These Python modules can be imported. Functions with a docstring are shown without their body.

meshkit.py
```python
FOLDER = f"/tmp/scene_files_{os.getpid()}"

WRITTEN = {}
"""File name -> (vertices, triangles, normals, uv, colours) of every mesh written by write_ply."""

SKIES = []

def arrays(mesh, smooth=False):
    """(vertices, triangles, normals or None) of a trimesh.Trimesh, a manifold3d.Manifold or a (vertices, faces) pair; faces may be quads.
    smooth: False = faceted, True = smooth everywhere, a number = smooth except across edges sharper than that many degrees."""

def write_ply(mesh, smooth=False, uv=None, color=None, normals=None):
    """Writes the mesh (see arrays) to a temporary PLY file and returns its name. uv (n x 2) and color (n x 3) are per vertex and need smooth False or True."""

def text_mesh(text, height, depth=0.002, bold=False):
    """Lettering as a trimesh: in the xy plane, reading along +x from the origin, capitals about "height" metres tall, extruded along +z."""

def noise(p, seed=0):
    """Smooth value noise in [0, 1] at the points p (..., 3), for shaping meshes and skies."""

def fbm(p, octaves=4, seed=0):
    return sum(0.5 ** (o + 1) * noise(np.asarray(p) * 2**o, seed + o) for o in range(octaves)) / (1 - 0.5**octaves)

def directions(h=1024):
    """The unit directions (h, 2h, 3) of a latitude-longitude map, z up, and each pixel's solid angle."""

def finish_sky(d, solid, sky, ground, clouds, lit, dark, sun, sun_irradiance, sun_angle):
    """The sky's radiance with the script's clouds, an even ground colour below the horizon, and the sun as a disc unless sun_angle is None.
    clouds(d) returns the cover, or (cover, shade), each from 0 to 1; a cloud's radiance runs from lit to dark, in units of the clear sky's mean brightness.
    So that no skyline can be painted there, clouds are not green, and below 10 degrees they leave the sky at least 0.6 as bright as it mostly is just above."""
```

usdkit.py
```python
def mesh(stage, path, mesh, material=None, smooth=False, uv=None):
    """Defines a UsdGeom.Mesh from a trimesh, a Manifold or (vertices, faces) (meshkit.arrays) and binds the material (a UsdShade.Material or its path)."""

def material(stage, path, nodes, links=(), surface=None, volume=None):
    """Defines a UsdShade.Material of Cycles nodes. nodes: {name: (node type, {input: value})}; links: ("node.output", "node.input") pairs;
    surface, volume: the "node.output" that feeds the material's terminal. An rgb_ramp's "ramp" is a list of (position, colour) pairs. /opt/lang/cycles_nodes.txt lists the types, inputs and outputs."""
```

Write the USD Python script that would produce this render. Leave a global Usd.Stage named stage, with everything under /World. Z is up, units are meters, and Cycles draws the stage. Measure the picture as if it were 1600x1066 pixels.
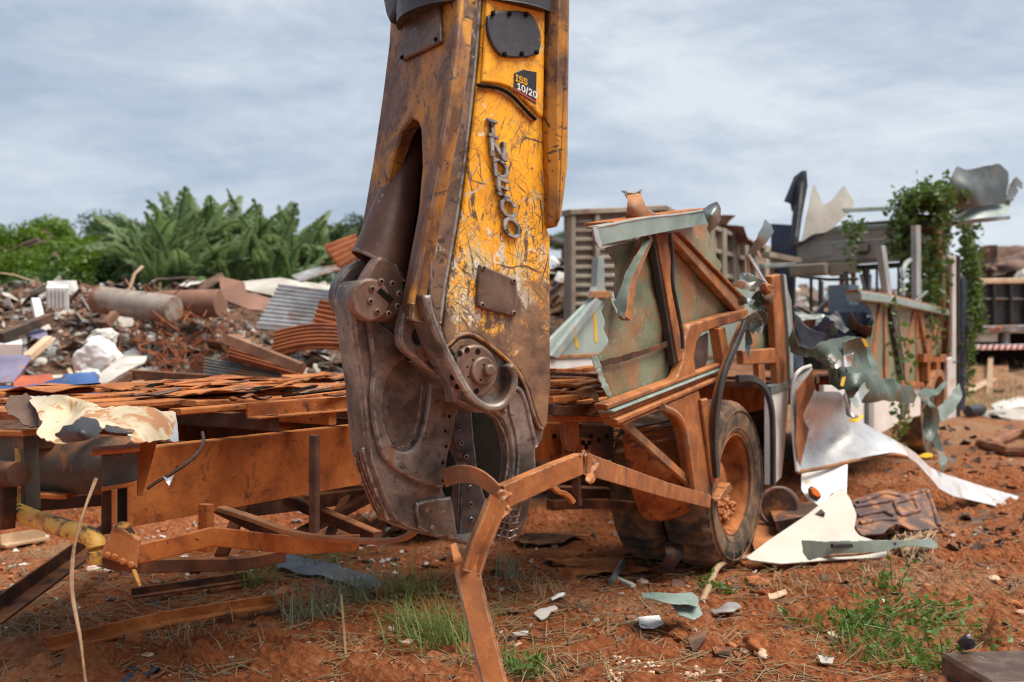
import math, random, re
import numpy as np, trimesh, usdkit, meshkit
import mapbox_earcut as earcut
from scipy.spatial import Delaunay, cKDTree
from scipy.interpolate import RBFInterpolator
from shapely.geometry import Polygon, Point, LineString
from shapely import contains_xy
from pxr import Usd, UsdGeom, UsdLux, UsdShade, Gf, Sdf

stage = Usd.Stage.CreateInMemory()
UsdGeom.SetStageUpAxis(stage, 'Z')
UsdGeom.Xform.Define(stage, '/World'); UsdGeom.Scope.Define(stage, '/World/Looks')

# ---------------------------------------------------------------- camera, sky, sun, exposure
CAM_H = 1.4
cam = UsdGeom.Camera.Define(stage, '/World/camera')
cam.CreateHorizontalApertureAttr(36.0); cam.CreateVerticalApertureAttr(36.0*682/1024); cam.CreateFocalLengthAttr(35.0)
cam.CreateClippingRangeAttr(Gf.Vec2f(0.05, 2000)); cam.CreateFStopAttr(2.3); cam.CreateFocusDistanceAttr(3.7)
cam.AddTranslateOp().Set(Gf.Vec3d(0, 0, CAM_H)); cam.AddRotateXOp().Set(90.0)
cam.CreateExposureAttr(0.66)
SUN = np.array([0.52, -0.20, 1.0]); SUN = SUN/np.linalg.norm(SUN)
SUN_EL = math.asin(SUN[2]); SUN_ROT = math.atan2(SUN[0], SUN[1])
sun = UsdLux.DistantLight.Define(stage, '/World/sun')
sun.CreateIntensityAttr(1.1); sun.CreateAngleAttr(40.0); sun.CreateNormalizeAttr(True); sun.CreateColorAttr(Gf.Vec3f(1, .95, .86))
zz = Gf.Vec3d(*map(float, SUN)); rot = Gf.Rotation(Gf.Vec3d(0, 0, 1), zz)
sun.AddTransformOp().Set(Gf.Matrix4d().SetRotate(rot))
dome = UsdLux.DomeLight.Define(stage, '/World/sky')
dome.CreateIntensityAttr(1.0)
skym = usdkit.material(stage, '/World/Looks/sky_clouds', {
    'tc': ('texture_coordinate', {}),
    'sky': ('sky_texture', {'sky_type': 'single_scattering', 'sun_disc': False, 'sun_elevation': SUN_EL, 'sun_rotation': SUN_ROT}),
    'map': ('mapping', {'scale': (1.1, 1.2, 3.8), 'rotation': (0.16, 0.14, 0.4)}),
    'n1': ('noise_texture', {'scale': 1.25, 'detail': 9, 'roughness': .62, 'distortion': .7}),
    'n2': ('noise_texture', {'scale': 4.2, 'detail': 8, 'roughness': .66, 'distortion': .4}),
    'mx': ('mix_float', {'fac': .38}),
    'rp': ('rgb_ramp', {'ramp': [(0.0, (1.95, 2.5, 3.2)), (.36, (2.3, 2.85, 3.6)), (.46, (2.9, 3.45, 4.2)), (.54, (3.8, 4.25, 4.85)), (.63, (5.0, 5.35, 5.7)), (1.0, (5.8, 6.0, 6.3))]}),
    'mc': ('mix_color', {'fac': .9, 'use_clamp': False, 'use_clamp_result': False}),
    'bg': ('background_shader', {'strength': .1})},
    [('tc.generated', 'map.vector'), ('map.vector', 'n1.vector'), ('map.vector', 'n2.vector'), ('n1.fac', 'mx.a'), ('n2.fac', 'mx.b'), ('mx.result', 'rp.fac'),
     ('sky.color', 'mc.a'), ('rp.color', 'mc.b'), ('mc.result', 'bg.color')], surface='bg.background')
UsdShade.MaterialBindingAPI.Apply(dome.GetPrim()).Bind(skym)
dome.GetPrim().SetCustomDataByKey('kind', 'structure'); dome.GetPrim().SetCustomDataByKey('label', 'pale blue grey overcast sky with soft streaked cloud'); dome.GetPrim().SetCustomDataByKey('category', 'sky')

# ---------------------------------------------------------------- helpers
F = 1556.0                                   # focal length in pixels of a 1600 wide picture: used to take off real places and sizes
def P(px, py, D): return np.array([D*(px-800)/F, D, CAM_H-D*(py-533)/F])
def rays(p): p = np.atleast_2d(np.asarray(p, float)); return np.stack([(p[:, 0]-800)/F, np.ones(len(p)), -(p[:, 1]-533)/F], 1)
class Frame:
    """A plane in the yard: origin, two axes in it and its normal towards the viewer."""
    def __init__(s, o, ex, ey, ez=None):
        s.o = np.asarray(o, float); s.ex = np.asarray(ex, float)/np.linalg.norm(ex); ey = np.asarray(ey, float)
        ey = ey-s.ex*(ey@s.ex); s.ey = ey/np.linalg.norm(ey); s.ez = np.cross(s.ex, s.ey)
    def off(s, k): f = Frame(s.o+s.ez*k, s.ex, s.ey); return f
    def hit(s, p):
        r = rays(p); c = np.array([0, 0, CAM_H]); t = ((s.o-c)@s.ez)/(r@s.ez); return c+r*t[:, None]
    def uv(s, p): q = s.hit(p)-s.o; return np.stack([q@s.ex, q@s.ey], 1)
    def w(s, uv, z=0): uv = np.atleast_2d(uv); z = np.broadcast_to(z, len(uv)); return s.o+uv[:, :1]*s.ex+uv[:, 1:2]*s.ey+z[:, None]*s.ez
def norm(v): return v/np.maximum(np.linalg.norm(v, axis=-1, keepdims=True), 1e-12)

used = {}
def numbered(path):
    n = used.get(path, 0); used[path] = n+1
    return path if n == 0 else f'{path}_{n:03d}'
def tag(pr, label=None, cat=None, group=None, kind=None):
    for k, v in (('label', label), ('category', cat), ('group', group), ('kind', kind)):
        if v: pr.SetCustomDataByKey(k, v)
    return pr
def obj(name, mesh, mat, parent='/World', label=None, cat=None, group=None, kind=None, smooth=35):
    path = parent if isinstance(parent, str) else str(parent.GetPath())
    if isinstance(mesh, list): mesh = join(mesh)
    m = usdkit.mesh(stage, numbered(path+'/'+name), mesh, MAT[mat] if isinstance(mat, str) else mat, smooth=smooth)
    return tag(m.GetPrim(), label, cat, group, kind)
def thing(name, label, cat, group=None, loc=None, rotz=0, kind=None):
    x = UsdGeom.Xform.Define(stage, numbered('/World/'+name))
    if loc is not None:
        x.AddTranslateOp().Set(Gf.Vec3d(*map(float, loc))); x.AddRotateZOp().Set(float(math.degrees(rotz)))
    return tag(x.GetPrim(), label, cat, group, kind)
def copy_of(root, name, loc, rotz, scale, label, cat, group):
    x = UsdGeom.Xform.Define(stage, numbered('/World/'+name))
    x.GetPrim().GetReferences().AddInternalReference(root.GetPath()); x.GetPrim().SetInstanceable(True)
    x.ClearXformOpOrder(); op = x.AddTransformOp()
    m = Gf.Matrix4d().SetScale(Gf.Vec3d(*[float(s) for s in np.broadcast_to(scale, 3)]))*Gf.Matrix4d().SetRotate(Gf.Rotation(Gf.Vec3d(0, 0, 1), math.degrees(rotz)))*Gf.Matrix4d().SetTranslate(Gf.Vec3d(*map(float, loc)))
    op.Set(m); return tag(x.GetPrim(), label, cat, group)
def proto(name):
    return stage.CreateClassPrim('/'+name)

def V(mesh): return (np.asarray(mesh[0], float), np.asarray(mesh[1], int)) if isinstance(mesh, tuple) else (np.array(mesh.vertices), np.array(mesh.faces))
def join(ms):
    vs, fs, n = [], [], 0
    for m in ms:
        v, f = V(m)
        if f.shape[1] == 4: f = np.vstack([f[:, [0, 1, 2]], f[:, [0, 2, 3]]])
        vs.append(v); fs.append(f+n); n += len(v)
    return np.vstack(vs), np.vstack(fs)
def chaikin(p, n=2, closed=True):
    p = np.asarray(p, float)
    for _ in range(n):
        q = np.roll(p, -1, 0) if closed else p[1:]
        a = p if closed else p[:-1]
        r = np.stack([.75*a+.25*q, .25*a+.75*q], 1).reshape(-1, 2)
        p = r if closed else np.vstack([p[:1], r, p[-1:]])
    return p
def ccw(p): p = np.asarray(p, float); a = np.sum(p[:, 0]*np.roll(p[:, 1], -1)-np.roll(p[:, 0], -1)*p[:, 1]); return p if a > 0 else p[::-1]
def inset(p, b):
    d = norm(np.roll(p, -1, 0)-p); n = np.stack([-d[:, 1], d[:, 0]], 1); m = norm(n+np.roll(n, 1, 0)); c = np.clip((m*n).sum(1), .45, 1)
    return p+m*(b/c)[:, None]
def prism(frame, outer, z0, z1, holes=(), bev=0.0, uv=False):
    """Extrudes an outline in a plane from z0 to z1 (along its normal) with a chamfered front edge."""
    rings = [ccw(outer if uv else frame.uv(outer))]+[ccw(h if uv else frame.uv(h))[::-1] for h in holes]
    top = [inset(r, bev) for r in rings] if bev else rings
    cnt = np.cumsum([len(r) for r in rings]).astype(np.uint32)
    def cap(rs): return earcut.triangulate_float64(np.vstack(rs), cnt).reshape(-1, 3).astype(int)
    R, T = np.vstack(rings), np.vstack(top); n = len(R)
    v = [frame.w(R, z0), frame.w(R, z1-bev)]; f = [cap(rings)[:, ::-1]]
    if bev: v.append(frame.w(T, z1))
    f.append(cap(top)+n*(2 if bev else 1)); s = 0
    for r in rings:
        i = np.arange(len(r))+s; j = np.roll(i, -1)
        for l in range(2 if bev else 1): f += [np.stack([i+l*n, j+l*n, j+l*n+n], 1), np.stack([i+l*n, j+l*n+n, i+l*n+n], 1)]
        s += len(r)
    v, f = np.vstack(v), np.vstack(f)
    a = v[f]; vol = np.einsum('ij,ij->i', a[:, 0], np.cross(a[:, 1], a[:, 2])).sum()
    return v, (f if vol > 0 else f[:, ::-1])
def circle(c, r, n=28, a0=0): a = np.arange(n)*2*np.pi/n+a0; return np.stack([c[0]+r*np.cos(a), c[1]+r*np.sin(a)], 1)
def disc(frame, pc, r, z0, z1, bev=0.002, n=28, hole=None):
    c = frame.uv([pc])[0]; return prism(frame, circle(c, r, n), z0, z1, [circle(c, hole, n)] if hole else (), bev, True)
def resample(p, step, closed=False):
    p = np.asarray(p, float)
    if closed: p = np.vstack([p, p[:1]])
    d = np.linalg.norm(np.diff(p, axis=0), axis=1); s = np.r_[0, np.cumsum(d)]
    n = max(int(round(s[-1]/step)), 2); t = np.linspace(0, s[-1], n+1)
    q = np.stack([np.interp(t, s, p[:, k]) for k in range(p.shape[1])], 1); return q[:-1] if closed else q
def smooth_path(p, k=2): 
    p = np.asarray(p, float)
    for _ in range(k): q = np.stack([.75*p[:-1]+.25*p[1:], .25*p[:-1]+.75*p[1:]], 1).reshape(-1, p.shape[1]); p = np.vstack([p[:1], q, p[-1:]])
    return p
def sweep(section, path, up=(0, 0, 1), twist=None, scale=None, closed=True):
    """A 2D section (x across, y along 'up') carried along a 3D path."""
    p = np.asarray(path, float); sec = ccw(section) if closed else np.asarray(section, float)
    t = norm(np.gradient(p, axis=0)); up = np.broadcast_to(np.asarray(up, float), p.shape)
    up = np.where(np.abs((t*norm(up)).sum(1, keepdims=True)) > .985, [[.53, .85, 0]], up)
    side = norm(np.cross(t, up)); u2 = np.cross(side, t); n, m = len(p), len(sec)
    if twist is not None:
        c, s_ = np.cos(twist)[:, None], np.sin(twist)[:, None]; side, u2 = side*c+u2*s_, u2*c-side*s_
    sc = np.ones(n) if scale is None else np.asarray(scale, float)
    v = (p[:, None]+sc[:, None, None]*(sec[None, :, :1]*side[:, None]+sec[None, :, 1:2]*u2[:, None])).reshape(-1, 3); f = []
    for i in range(n-1):
        a = np.arange(m)+i*m; b = np.roll(a, -1)
        f += [np.stack([a, b, b+m], 1), np.stack([a, b+m, a+m], 1)]
    c = earcut.triangulate_float64(sec, np.array([m], np.uint32)).reshape(-1, 3).astype(int)
    f += [c, c[:, ::-1]+(n-1)*m]; f = np.vstack(f)
    a = v[f]; vol = np.einsum('ij,ij->i', a[:, 0]-v[0], np.cross(a[:, 1]-v[0], a[:, 2]-v[0])).sum()
    return v, (f if vol > 0 else f[:, ::-1])
def rect(w, h, c=.0): 
    w, h = w/2, h/2
    return np.array([(-w, -h), (w, -h), (w, h), (-w, h)]) if not c else np.array([(-w+c, -h), (w-c, -h), (w, -h+c), (w, h-c), (w-c, h), (-w+c, h), (-w, h-c), (-w, -h+c)])
def csec(w, h, t): return np.array([(-w/2, -h/2), (w/2, -h/2), (w/2, -h/2+t), (-w/2+t, -h/2+t), (-w/2+t, h/2-t), (w/2, h/2-t), (w/2, h/2), (-w/2, h/2)])
def lsec(w, h, t): return np.array([(0, 0), (w, 0), (w, t), (t, t), (t, h), (0, h)])
def isec(w, h, t): return np.array([(-w/2, -h/2), (w/2, -h/2), (w/2, -h/2+t), (t/2, -h/2+t), (t/2, h/2-t), (w/2, h/2-t), (w/2, h/2), (-w/2, h/2), (-w/2, h/2-t), (-t/2, h/2-t), (-t/2, -h/2+t), (-w/2, -h/2+t)])
def bar(a, b, w, h, up=(0, 0, 1), c=.004, n=1, warp=0, seed=0):
    a, b = np.asarray(a, float), np.asarray(b, float); t = np.linspace(0, 1, n+1)[:, None]; p = a+(b-a)*t
    if warp: p = p+(meshkit.noise(np.hstack([t*3.1+seed*7.7, t*0+1.5, t*0+seed]), seed)-.5)[:, None]*np.array([[.3, .3, 1]])*warp*2*np.sin(np.pi*t)
    return sweep(rect(w, h, min(c, w*.3, h*.3)), p, up)
def tube(path, r, n=8, scale=None): 
    p = np.asarray(path, float); d = p[-1]-p[0]; up = (0, 0, 1) if abs(d[2]) < .8*np.linalg.norm(d) else (1, .2, 0)
    return sweep(circle((0, 0), r, n), p, up, scale=scale)
def box(lo, hi):
    b = trimesh.creation.box(bounds=np.array([lo, hi])); return V(b)
def grid_poly(poly, step):
    """Triangulates an outline with inner points about step apart."""
    pg = Polygon(poly)
    if not pg.is_valid: pg = pg.buffer(0)
    if pg.geom_type != 'Polygon': pg = max(pg.geoms, key=lambda g: g.area)
    b = resample(np.array(pg.exterior.coords)[:-1], step*.7, True)
    x0, y0, x1, y1 = pg.bounds; rng = np.random.default_rng(5)
    X, Y = np.meshgrid(np.arange(x0, x1, step), np.arange(y0, y1, step*.87)); X = X+(np.arange(len(Y))%2)[:, None]*step/2
    g = np.stack([X.ravel(), Y.ravel()], 1)+rng.uniform(-.12, .12, (X.size, 2))*step
    inn = pg.buffer(-step*.45)
    g = g[contains_xy(inn, g[:, 0], g[:, 1])] if not inn.is_empty else g[:0]
    p = np.vstack([b, g]); d = Delaunay(p).simplices; c = p[d].mean(1); d = d[contains_xy(pg, c[:, 0], c[:, 1])]
    a = p[d]; ar = (a[:, 1, 0]-a[:, 0, 0])*(a[:, 2, 1]-a[:, 0, 1])-(a[:, 2, 0]-a[:, 0, 0])*(a[:, 1, 1]-a[:, 0, 1])
    d = d[np.abs(ar) > 1e-9]; ar = ar[np.abs(ar) > 1e-9]; d[ar < 0] = d[ar < 0][:, ::-1]
    return p, d
def vnormals(v, f):
    n = np.zeros_like(v); c = np.cross(v[f[:, 1]]-v[f[:, 0]], v[f[:, 2]]-v[f[:, 0]])
    for k in range(3): np.add.at(n, f[:, k], c)
    return norm(n)
def thicken(v, f, t):
    n = vnormals(v, f); N = len(v)
    e = np.vstack([f[:, [0, 1]], f[:, [1, 2]], f[:, [2, 0]]]); key = {}
    for a, b in map(tuple, e): key[(a, b)] = key.get((a, b), 0)+1
    be = np.array([(a, b) for (a, b) in key if (b, a) not in key])
    v2 = np.vstack([v+n*t/2, v-n*t/2]); fs = [f, f[:, ::-1]+N]
    if len(be): fs += [np.stack([be[:, 0], be[:, 0]+N, be[:, 1]+N], 1), np.stack([be[:, 0], be[:, 1]+N, be[:, 1]], 1)]
    return v2, np.vstack(fs)
def depthmap(ctrl):
    c = np.asarray(ctrl, float)
    k = 'thin_plate_spline' if len(c) >= 4 else 'linear'
    r = RBFInterpolator(c[:, :2]/100, 1/c[:, 2], kernel=k, smoothing=1e-6, degree=1)
    return lambda p: 1/np.clip(r(np.asarray(p)/100), .008, .6)
def jag(p, amp, step, seed=0):
    """A torn outline: points along it pushed about."""
    q = resample(np.asarray(p, float), step, True); r = np.random.default_rng(seed); return q+r.normal(0, amp, q.shape)
def sheet(poly, at, t=.003, step=8, amp=0.0, freq=6.0, seed=0, crease=0.0, kink=()):
    """Sheet metal cut to an outline. at: a Frame, or control points (px, py, metres) for a bent sheet."""
    p, f = grid_poly(poly, step)
    if isinstance(at, Frame): v = at.hit(p)
    else: r = rays(p); v = np.array([0, 0, CAM_H])+r*depthmap(at)(p)[:, None]
    n = vnormals(v, f)
    if amp: v = v+n*((meshkit.fbm(v*freq+seed*13.7, 3, seed)-.5)*2*amp)[:, None]
    if crease: v = v+n*(np.abs(meshkit.noise(v*freq*.7+seed*5.1, seed+9)-.5)*2*crease)[:, None]
    return thicken(v, f, t)
def grid_sheet(fn, nu, nv, t=.003):
    u, w = np.meshgrid(np.linspace(0, 1, nu), np.linspace(0, 1, nv), indexing='ij'); v = fn(u.ravel(), w.ravel())
    i, j = np.meshgrid(np.arange(nu-1), np.arange(nv-1), indexing='ij'); a = (i*nv+j).ravel()
    f = np.vstack([np.stack([a, a+nv, a+nv+1], 1), np.stack([a, a+nv+1, a+1], 1)]); return thicken(v, f, t) if t else (v, f)
_ico = {k: V(trimesh.creation.icosphere(subdivisions=k)) for k in (1, 2, 3, 4)}
def rock(r, seed, sub=2, flat=.7, rough=.55):
    v = _ico[sub][0]; k = seed*3.71
    d = 1+rough*(meshkit.fbm(v*1.3+k, 3, seed)-.5)*2; v = v*d[:, None]*np.array([1, .85, flat])*r
    return v, _ico[sub][1]
def rotm(rx=0, ry=0, rz=0): return trimesh.transformations.euler_matrix(rx, ry, rz)[:3, :3]
def mv(mesh, loc=(0, 0, 0), R=None, s=1.0):
    v, f = V(mesh); v = v*s
    if R is not None: v = v@R.T
    return v+np.asarray(loc, float), f
def ground_z(x, y):
    x, y = np.asarray(x, float), np.asarray(y, float); p = np.stack([x, y, 0*x], -1)
    far = np.clip(y-13, 0, 40)*.052
    a = np.clip(1-(y-16)/14, .0, 1)
    return far+a*((meshkit.fbm(p*.55+11, 3, 3)-.5)*.10+(meshkit.fbm(p*2.6+4, 4, 8)-.5)*.075)+.0
_gx, _gy = np.linspace(-14, 14, 1121), np.linspace(1.5, 40, 1541)
_gz = ground_z(*np.meshgrid(_gx, _gy, indexing='ij'))
def gz(x, y):
    i, j = min(max((x+14)/.025, 0), 1119.99), min(max((y-1.5)/.025, 0), 1539.99); a, b = int(i), int(j); i -= a; j -= b
    return (_gz[a, b]*(1-i)+_gz[a+1, b]*i)*(1-j)+(_gz[a, b+1]*(1-i)+_gz[a+1, b+1]*i)*j
def gpt(px, py):
    """The place on the ground seen at a pixel."""
    D = CAM_H*F/max(py-533, 8)
    for _ in range(6):
        q = P(px, py, D); D = max((CAM_H-gz(q[0], q[1]))*F/max(py-533, 4), 1)
    q = P(px, py, D); q[2] = gz(q[0], q[1]); return q
# ---------------------------------------------------------------- materials
MAT = {}
def material(name, nodes, links, surface='p.BSDF'):
    MAT[name] = usdkit.material(stage, '/World/Looks/'+name, nodes, links, surface=surface)
def surf(name, ramp, scale=6.0, detail=8, rough=(.55, .85), bump=.35, bscale=60, metallic=0.0, patch=None, pscale=4.0, pramp=(.48, .56), pmask=None,
         patch2=None, p2scale=9.0, p2ramp=(.58, .64), wear=None, wear_r=.006, dust=None, spec=.4, stretch=(1, 1, 1), coord='geometry', dist=.004, rand=0, scr=None):
    """A weathered surface: a ramp of colours through noise, patches of a second colour, worn bright edges and dust on what faces up."""
    N = {'tc': ('geometry', {}) if coord == 'geometry' else ('texture_coordinate', {}), 'mp': ('mapping', {'scale': stretch}),
         'n': ('noise_texture', {'scale': scale, 'detail': detail, 'roughness': .62, 'distortion': .4}), 'r': ('rgb_ramp', {'ramp': ramp}),
         'nb': ('noise_texture', {'scale': bscale, 'detail': 6, 'roughness': .65}), 'bp': ('bump', {'strength': bump, 'distance': dist}),
         'rr': ('map_range', {'from_min': .3, 'from_max': .7, 'to_min': rough[0], 'to_max': rough[1], 'clamp': True}),
         'p': ('principled_bsdf', {'metallic': metallic, 'specular_ior_level': spec})}
    L = [('tc.position' if coord == 'geometry' else 'tc.object', 'mp.vector'), ('mp.vector', 'n.vector'), ('mp.vector', 'nb.vector'), ('n.fac', 'r.fac'), ('nb.fac', 'bp.height'),
         ('bp.normal', 'p.normal'), ('nb.fac', 'rr.value'), ('rr.result', 'p.roughness')]
    if rand:
        N['oi'] = ('object_info', {}); N['ad'] = ('math', {'math_type': 'multiply_add', 'value2': rand}); N['sb'] = ('math', {'math_type': 'subtract', 'value2': rand/2})
        L = [l for l in L if l != ('n.fac', 'r.fac')]+[('oi.random', 'ad.value1'), ('n.fac', 'ad.value3'), ('ad.value', 'sb.value1'), ('sb.value', 'r.fac')]
    out = 'r.color'
    def layer(k, col, sc, lo, hi, out, det=7):
        N['n'+k] = ('noise_texture', {'scale': sc, 'detail': det, 'roughness': .7, 'distortion': .6}); N['m'+k] = ('map_range', {'from_min': lo, 'from_max': hi, 'clamp': True})
        N['c'+k] = ('mix_color', {'b': col}); L.extend([('mp.vector', f'n{k}.vector'), (f'n{k}.fac', f'm{k}.value'), (f'm{k}.result', f'c{k}.fac'), (out, f'c{k}.a')]); return f'c{k}.result'
    if patch: out = layer('a', patch, pscale, *pramp, out)
    if patch2: out = layer('b', patch2, p2scale, *p2ramp, out)
    if scr:
        for k, (ra, rb, sc) in enumerate(((.5, .3, 1.0), (-.9, 1.1, 1.4), (.2, -1.3, .8))):
            N.update({f's1{k}': ('mapping', {'rotation': (ra, rb, .61)}), f's2{k}': ('mapping', {'scale': (55*sc, 60*sc, 2.6*sc)}), f's3{k}': ('noise_texture', {'scale': 1, 'detail': 3, 'roughness': .5}), f's4{k}': ('map_range', {'from_min': scr[1], 'from_max': scr[1]+.035, 'clamp': True, 'to_max': scr[2]}), f's5{k}': ('mix_color', {'b': scr[0]})})
            L += [('tc.position' if coord == 'geometry' else 'tc.object', f's1{k}.vector'), (f's1{k}.vector', f's2{k}.vector'), (f's2{k}.vector', f's3{k}.vector'), (f's3{k}.fac', f's4{k}.value'), (f's4{k}.result', f's5{k}.fac'), (out, f's5{k}.a')]; out = f's5{k}.result'
    if dust:
        N.update({'gg': ('geometry', {}), 'gs': ('separate_xyz', {}), 'dm': ('map_range', {'from_min': .25, 'from_max': .9, 'to_max': dust[1], 'clamp': True}), 'dn': ('math', {'math_type': 'multiply'}),
                  'dk': ('map_range', {'from_min': .35, 'from_max': .55, 'clamp': True}), 'dc': ('mix_color', {'b': dust[0]})})
        L += [('gg.normal', 'gs.vector'), ('gs.z', 'dm.value'), ('dm.result', 'dn.value1'), ('n.fac', 'dk.value'), ('dk.result', 'dn.value2'), ('dn.value', 'dc.fac'), (out, 'dc.a')]; out = 'dc.result'
    if wear:
        N.update({'bv': ('bevel', {'samples': 4, 'radius': wear_r}), 'g2': ('geometry', {}), 'dt': ('vector_math', {'math_type': 'dot_product'}),
                  'wm': ('map_range', {'from_min': .985, 'from_max': .86, 'clamp': True}), 'wn': ('noise_texture', {'scale': 35, 'detail': 5}), 'wk': ('map_range', {'from_min': .40, 'from_max': .58, 'clamp': True}),
                  'wx': ('math', {'math_type': 'multiply'}), 'wc': ('mix_color', {'b': wear}), 'wr': ('mix_float', {'b': .38})})
        L = [l for l in L if l[1] != 'p.roughness']
        L += [('bv.bevel', 'dt.vector1'), ('g2.true_normal', 'dt.vector2'), ('dt.value', 'wm.value'), ('mp.vector', 'wn.vector'), ('wn.fac', 'wk.value'), ('wm.result', 'wx.value1'), ('wk.result', 'wx.value2'),
              ('wx.value', 'wc.fac'), (out, 'wc.a'), ('rr.result', 'wr.a'), ('wx.value', 'wr.fac'), ('wr.result', 'p.roughness'), ('bv.bevel', 'bp.normal')]; out = 'wc.result'
    L.append((out, 'p.base_color')); material(name, N, L)

RED = (.40, .135, .040)
surf('rust_dusty', [(.28, (.085, .026, .010)), (.43, (.22, .062, .016)), (.56, (.33, .105, .028)), (.70, (.44, .175, .06)), (.82, (.50, .25, .11))], 6, detail=11, rough=(.7, .95), bump=.7, patch=(.05, .028, .02), pscale=8, pramp=(.55, .64), patch2=(.03, .018, .014), p2scale=34, p2ramp=(.60, .66), dust=((.42, .165, .06), .45), spec=.2)
surf('rust_orange', [(.26, (.10, .032, .011)), (.42, (.25, .072, .018)), (.56, (.35, .11, .026)), (.72, (.44, .165, .05)), (.85, (.50, .24, .10))], 5, detail=11, rough=(.65, .95), bump=.7, patch=(.075, .030, .016), pscale=6, pramp=(.56, .66), patch2=(.055, .026, .016), p2scale=42, p2ramp=(.60, .66), dust=((.45, .17, .055), .45), spec=.2, wear=(.30, .19, .12), wear_r=.004)
surf('rust_dark', [(.3, (.018, .010, .008)), (.5, (.058, .023, .012)), (.65, (.13, .046, .017)), (.8, (.22, .085, .032))], 6, detail=10, rough=(.6, .9), bump=.5, dust=((.34, .125, .042), .5), spec=.3)
surf('rust_brown', [(.28, (.030, .018, .014)), (.45, (.085, .042, .026)), (.6, (.15, .072, .040)), (.75, (.25, .125, .07))], 5, detail=10, rough=(.5, .85), bump=.5, dust=((.27, .15, .09), .3), rand=.45)
surf('scrap_grey', [(.3, (.10, .095, .09)), (.5, (.24, .23, .22)), (.7, (.42, .41, .39))], 3, rough=(.4, .7), metallic=.3, bump=.2, patch=(.19, .075, .03), pscale=2.5, pramp=(.52, .60), rand=.4)
surf('scrap_pale', [(.3, (.28, .24, .20)), (.5, (.42, .38, .33)), (.7, (.56, .53, .50))], 3, bump=.2, patch=(.26, .15, .08), pscale=3, pramp=(.58, .66), rand=.3)
surf('scrap_white', [(.3, (.50, .49, .47)), (.6, (.66, .66, .64))], 3, bump=.25, patch=(.45, .36, .28), pscale=5, pramp=(.60, .70))
surf('scrap_tan', [(.3, (.30, .19, .11)), (.5, (.46, .31, .19)), (.7, (.58, .44, .30))], 3, bump=.2, rand=.3)
surf('scrap_blue', [(.3, (.018, .045, .13)), (.6, (.035, .085, .23)), (.8, (.09, .15, .27))], 3, bump=.2, patch=(.24, .10, .05), pscale=4, pramp=(.60, .68), rough=(.35, .6))
surf('scrap_violet', [(.3, (.11, .095, .15)), (.7, (.20, .18, .27))], 3, bump=.2, patch=(.30, .16, .10), pscale=4, pramp=(.60, .70))
surf('scrap_red', [(.3, (.26, .05, .02)), (.7, (.46, .11, .045))], 3, bump=.2)
surf('corrugated_zinc', [(.3, (.20, .19, .185)), (.5, (.33, .33, .335)), (.7, (.46, .47, .48))], 2, metallic=.35, rough=(.35, .6), bump=.15, patch=(.22, .07, .022), pscale=1.6, pramp=(.55, .66))
surf('corrugated_rust', [(.3, (.09, .028, .012)), (.5, (.23, .065, .02)), (.7, (.36, .13, .04))], 2.5, rough=(.6, .9), bump=.3)
surf('tank_rusty_white', [(.3, (.20, .16, .13)), (.6, (.34, .30, .26))], 2, bump=.2, patch=(.17, .07, .035), pscale=1.8, pramp=(.44, .56))
surf('tank_brown', [(.3, (.13, .06, .038)), (.7, (.26, .13, .085))], 2, bump=.2)
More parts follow.
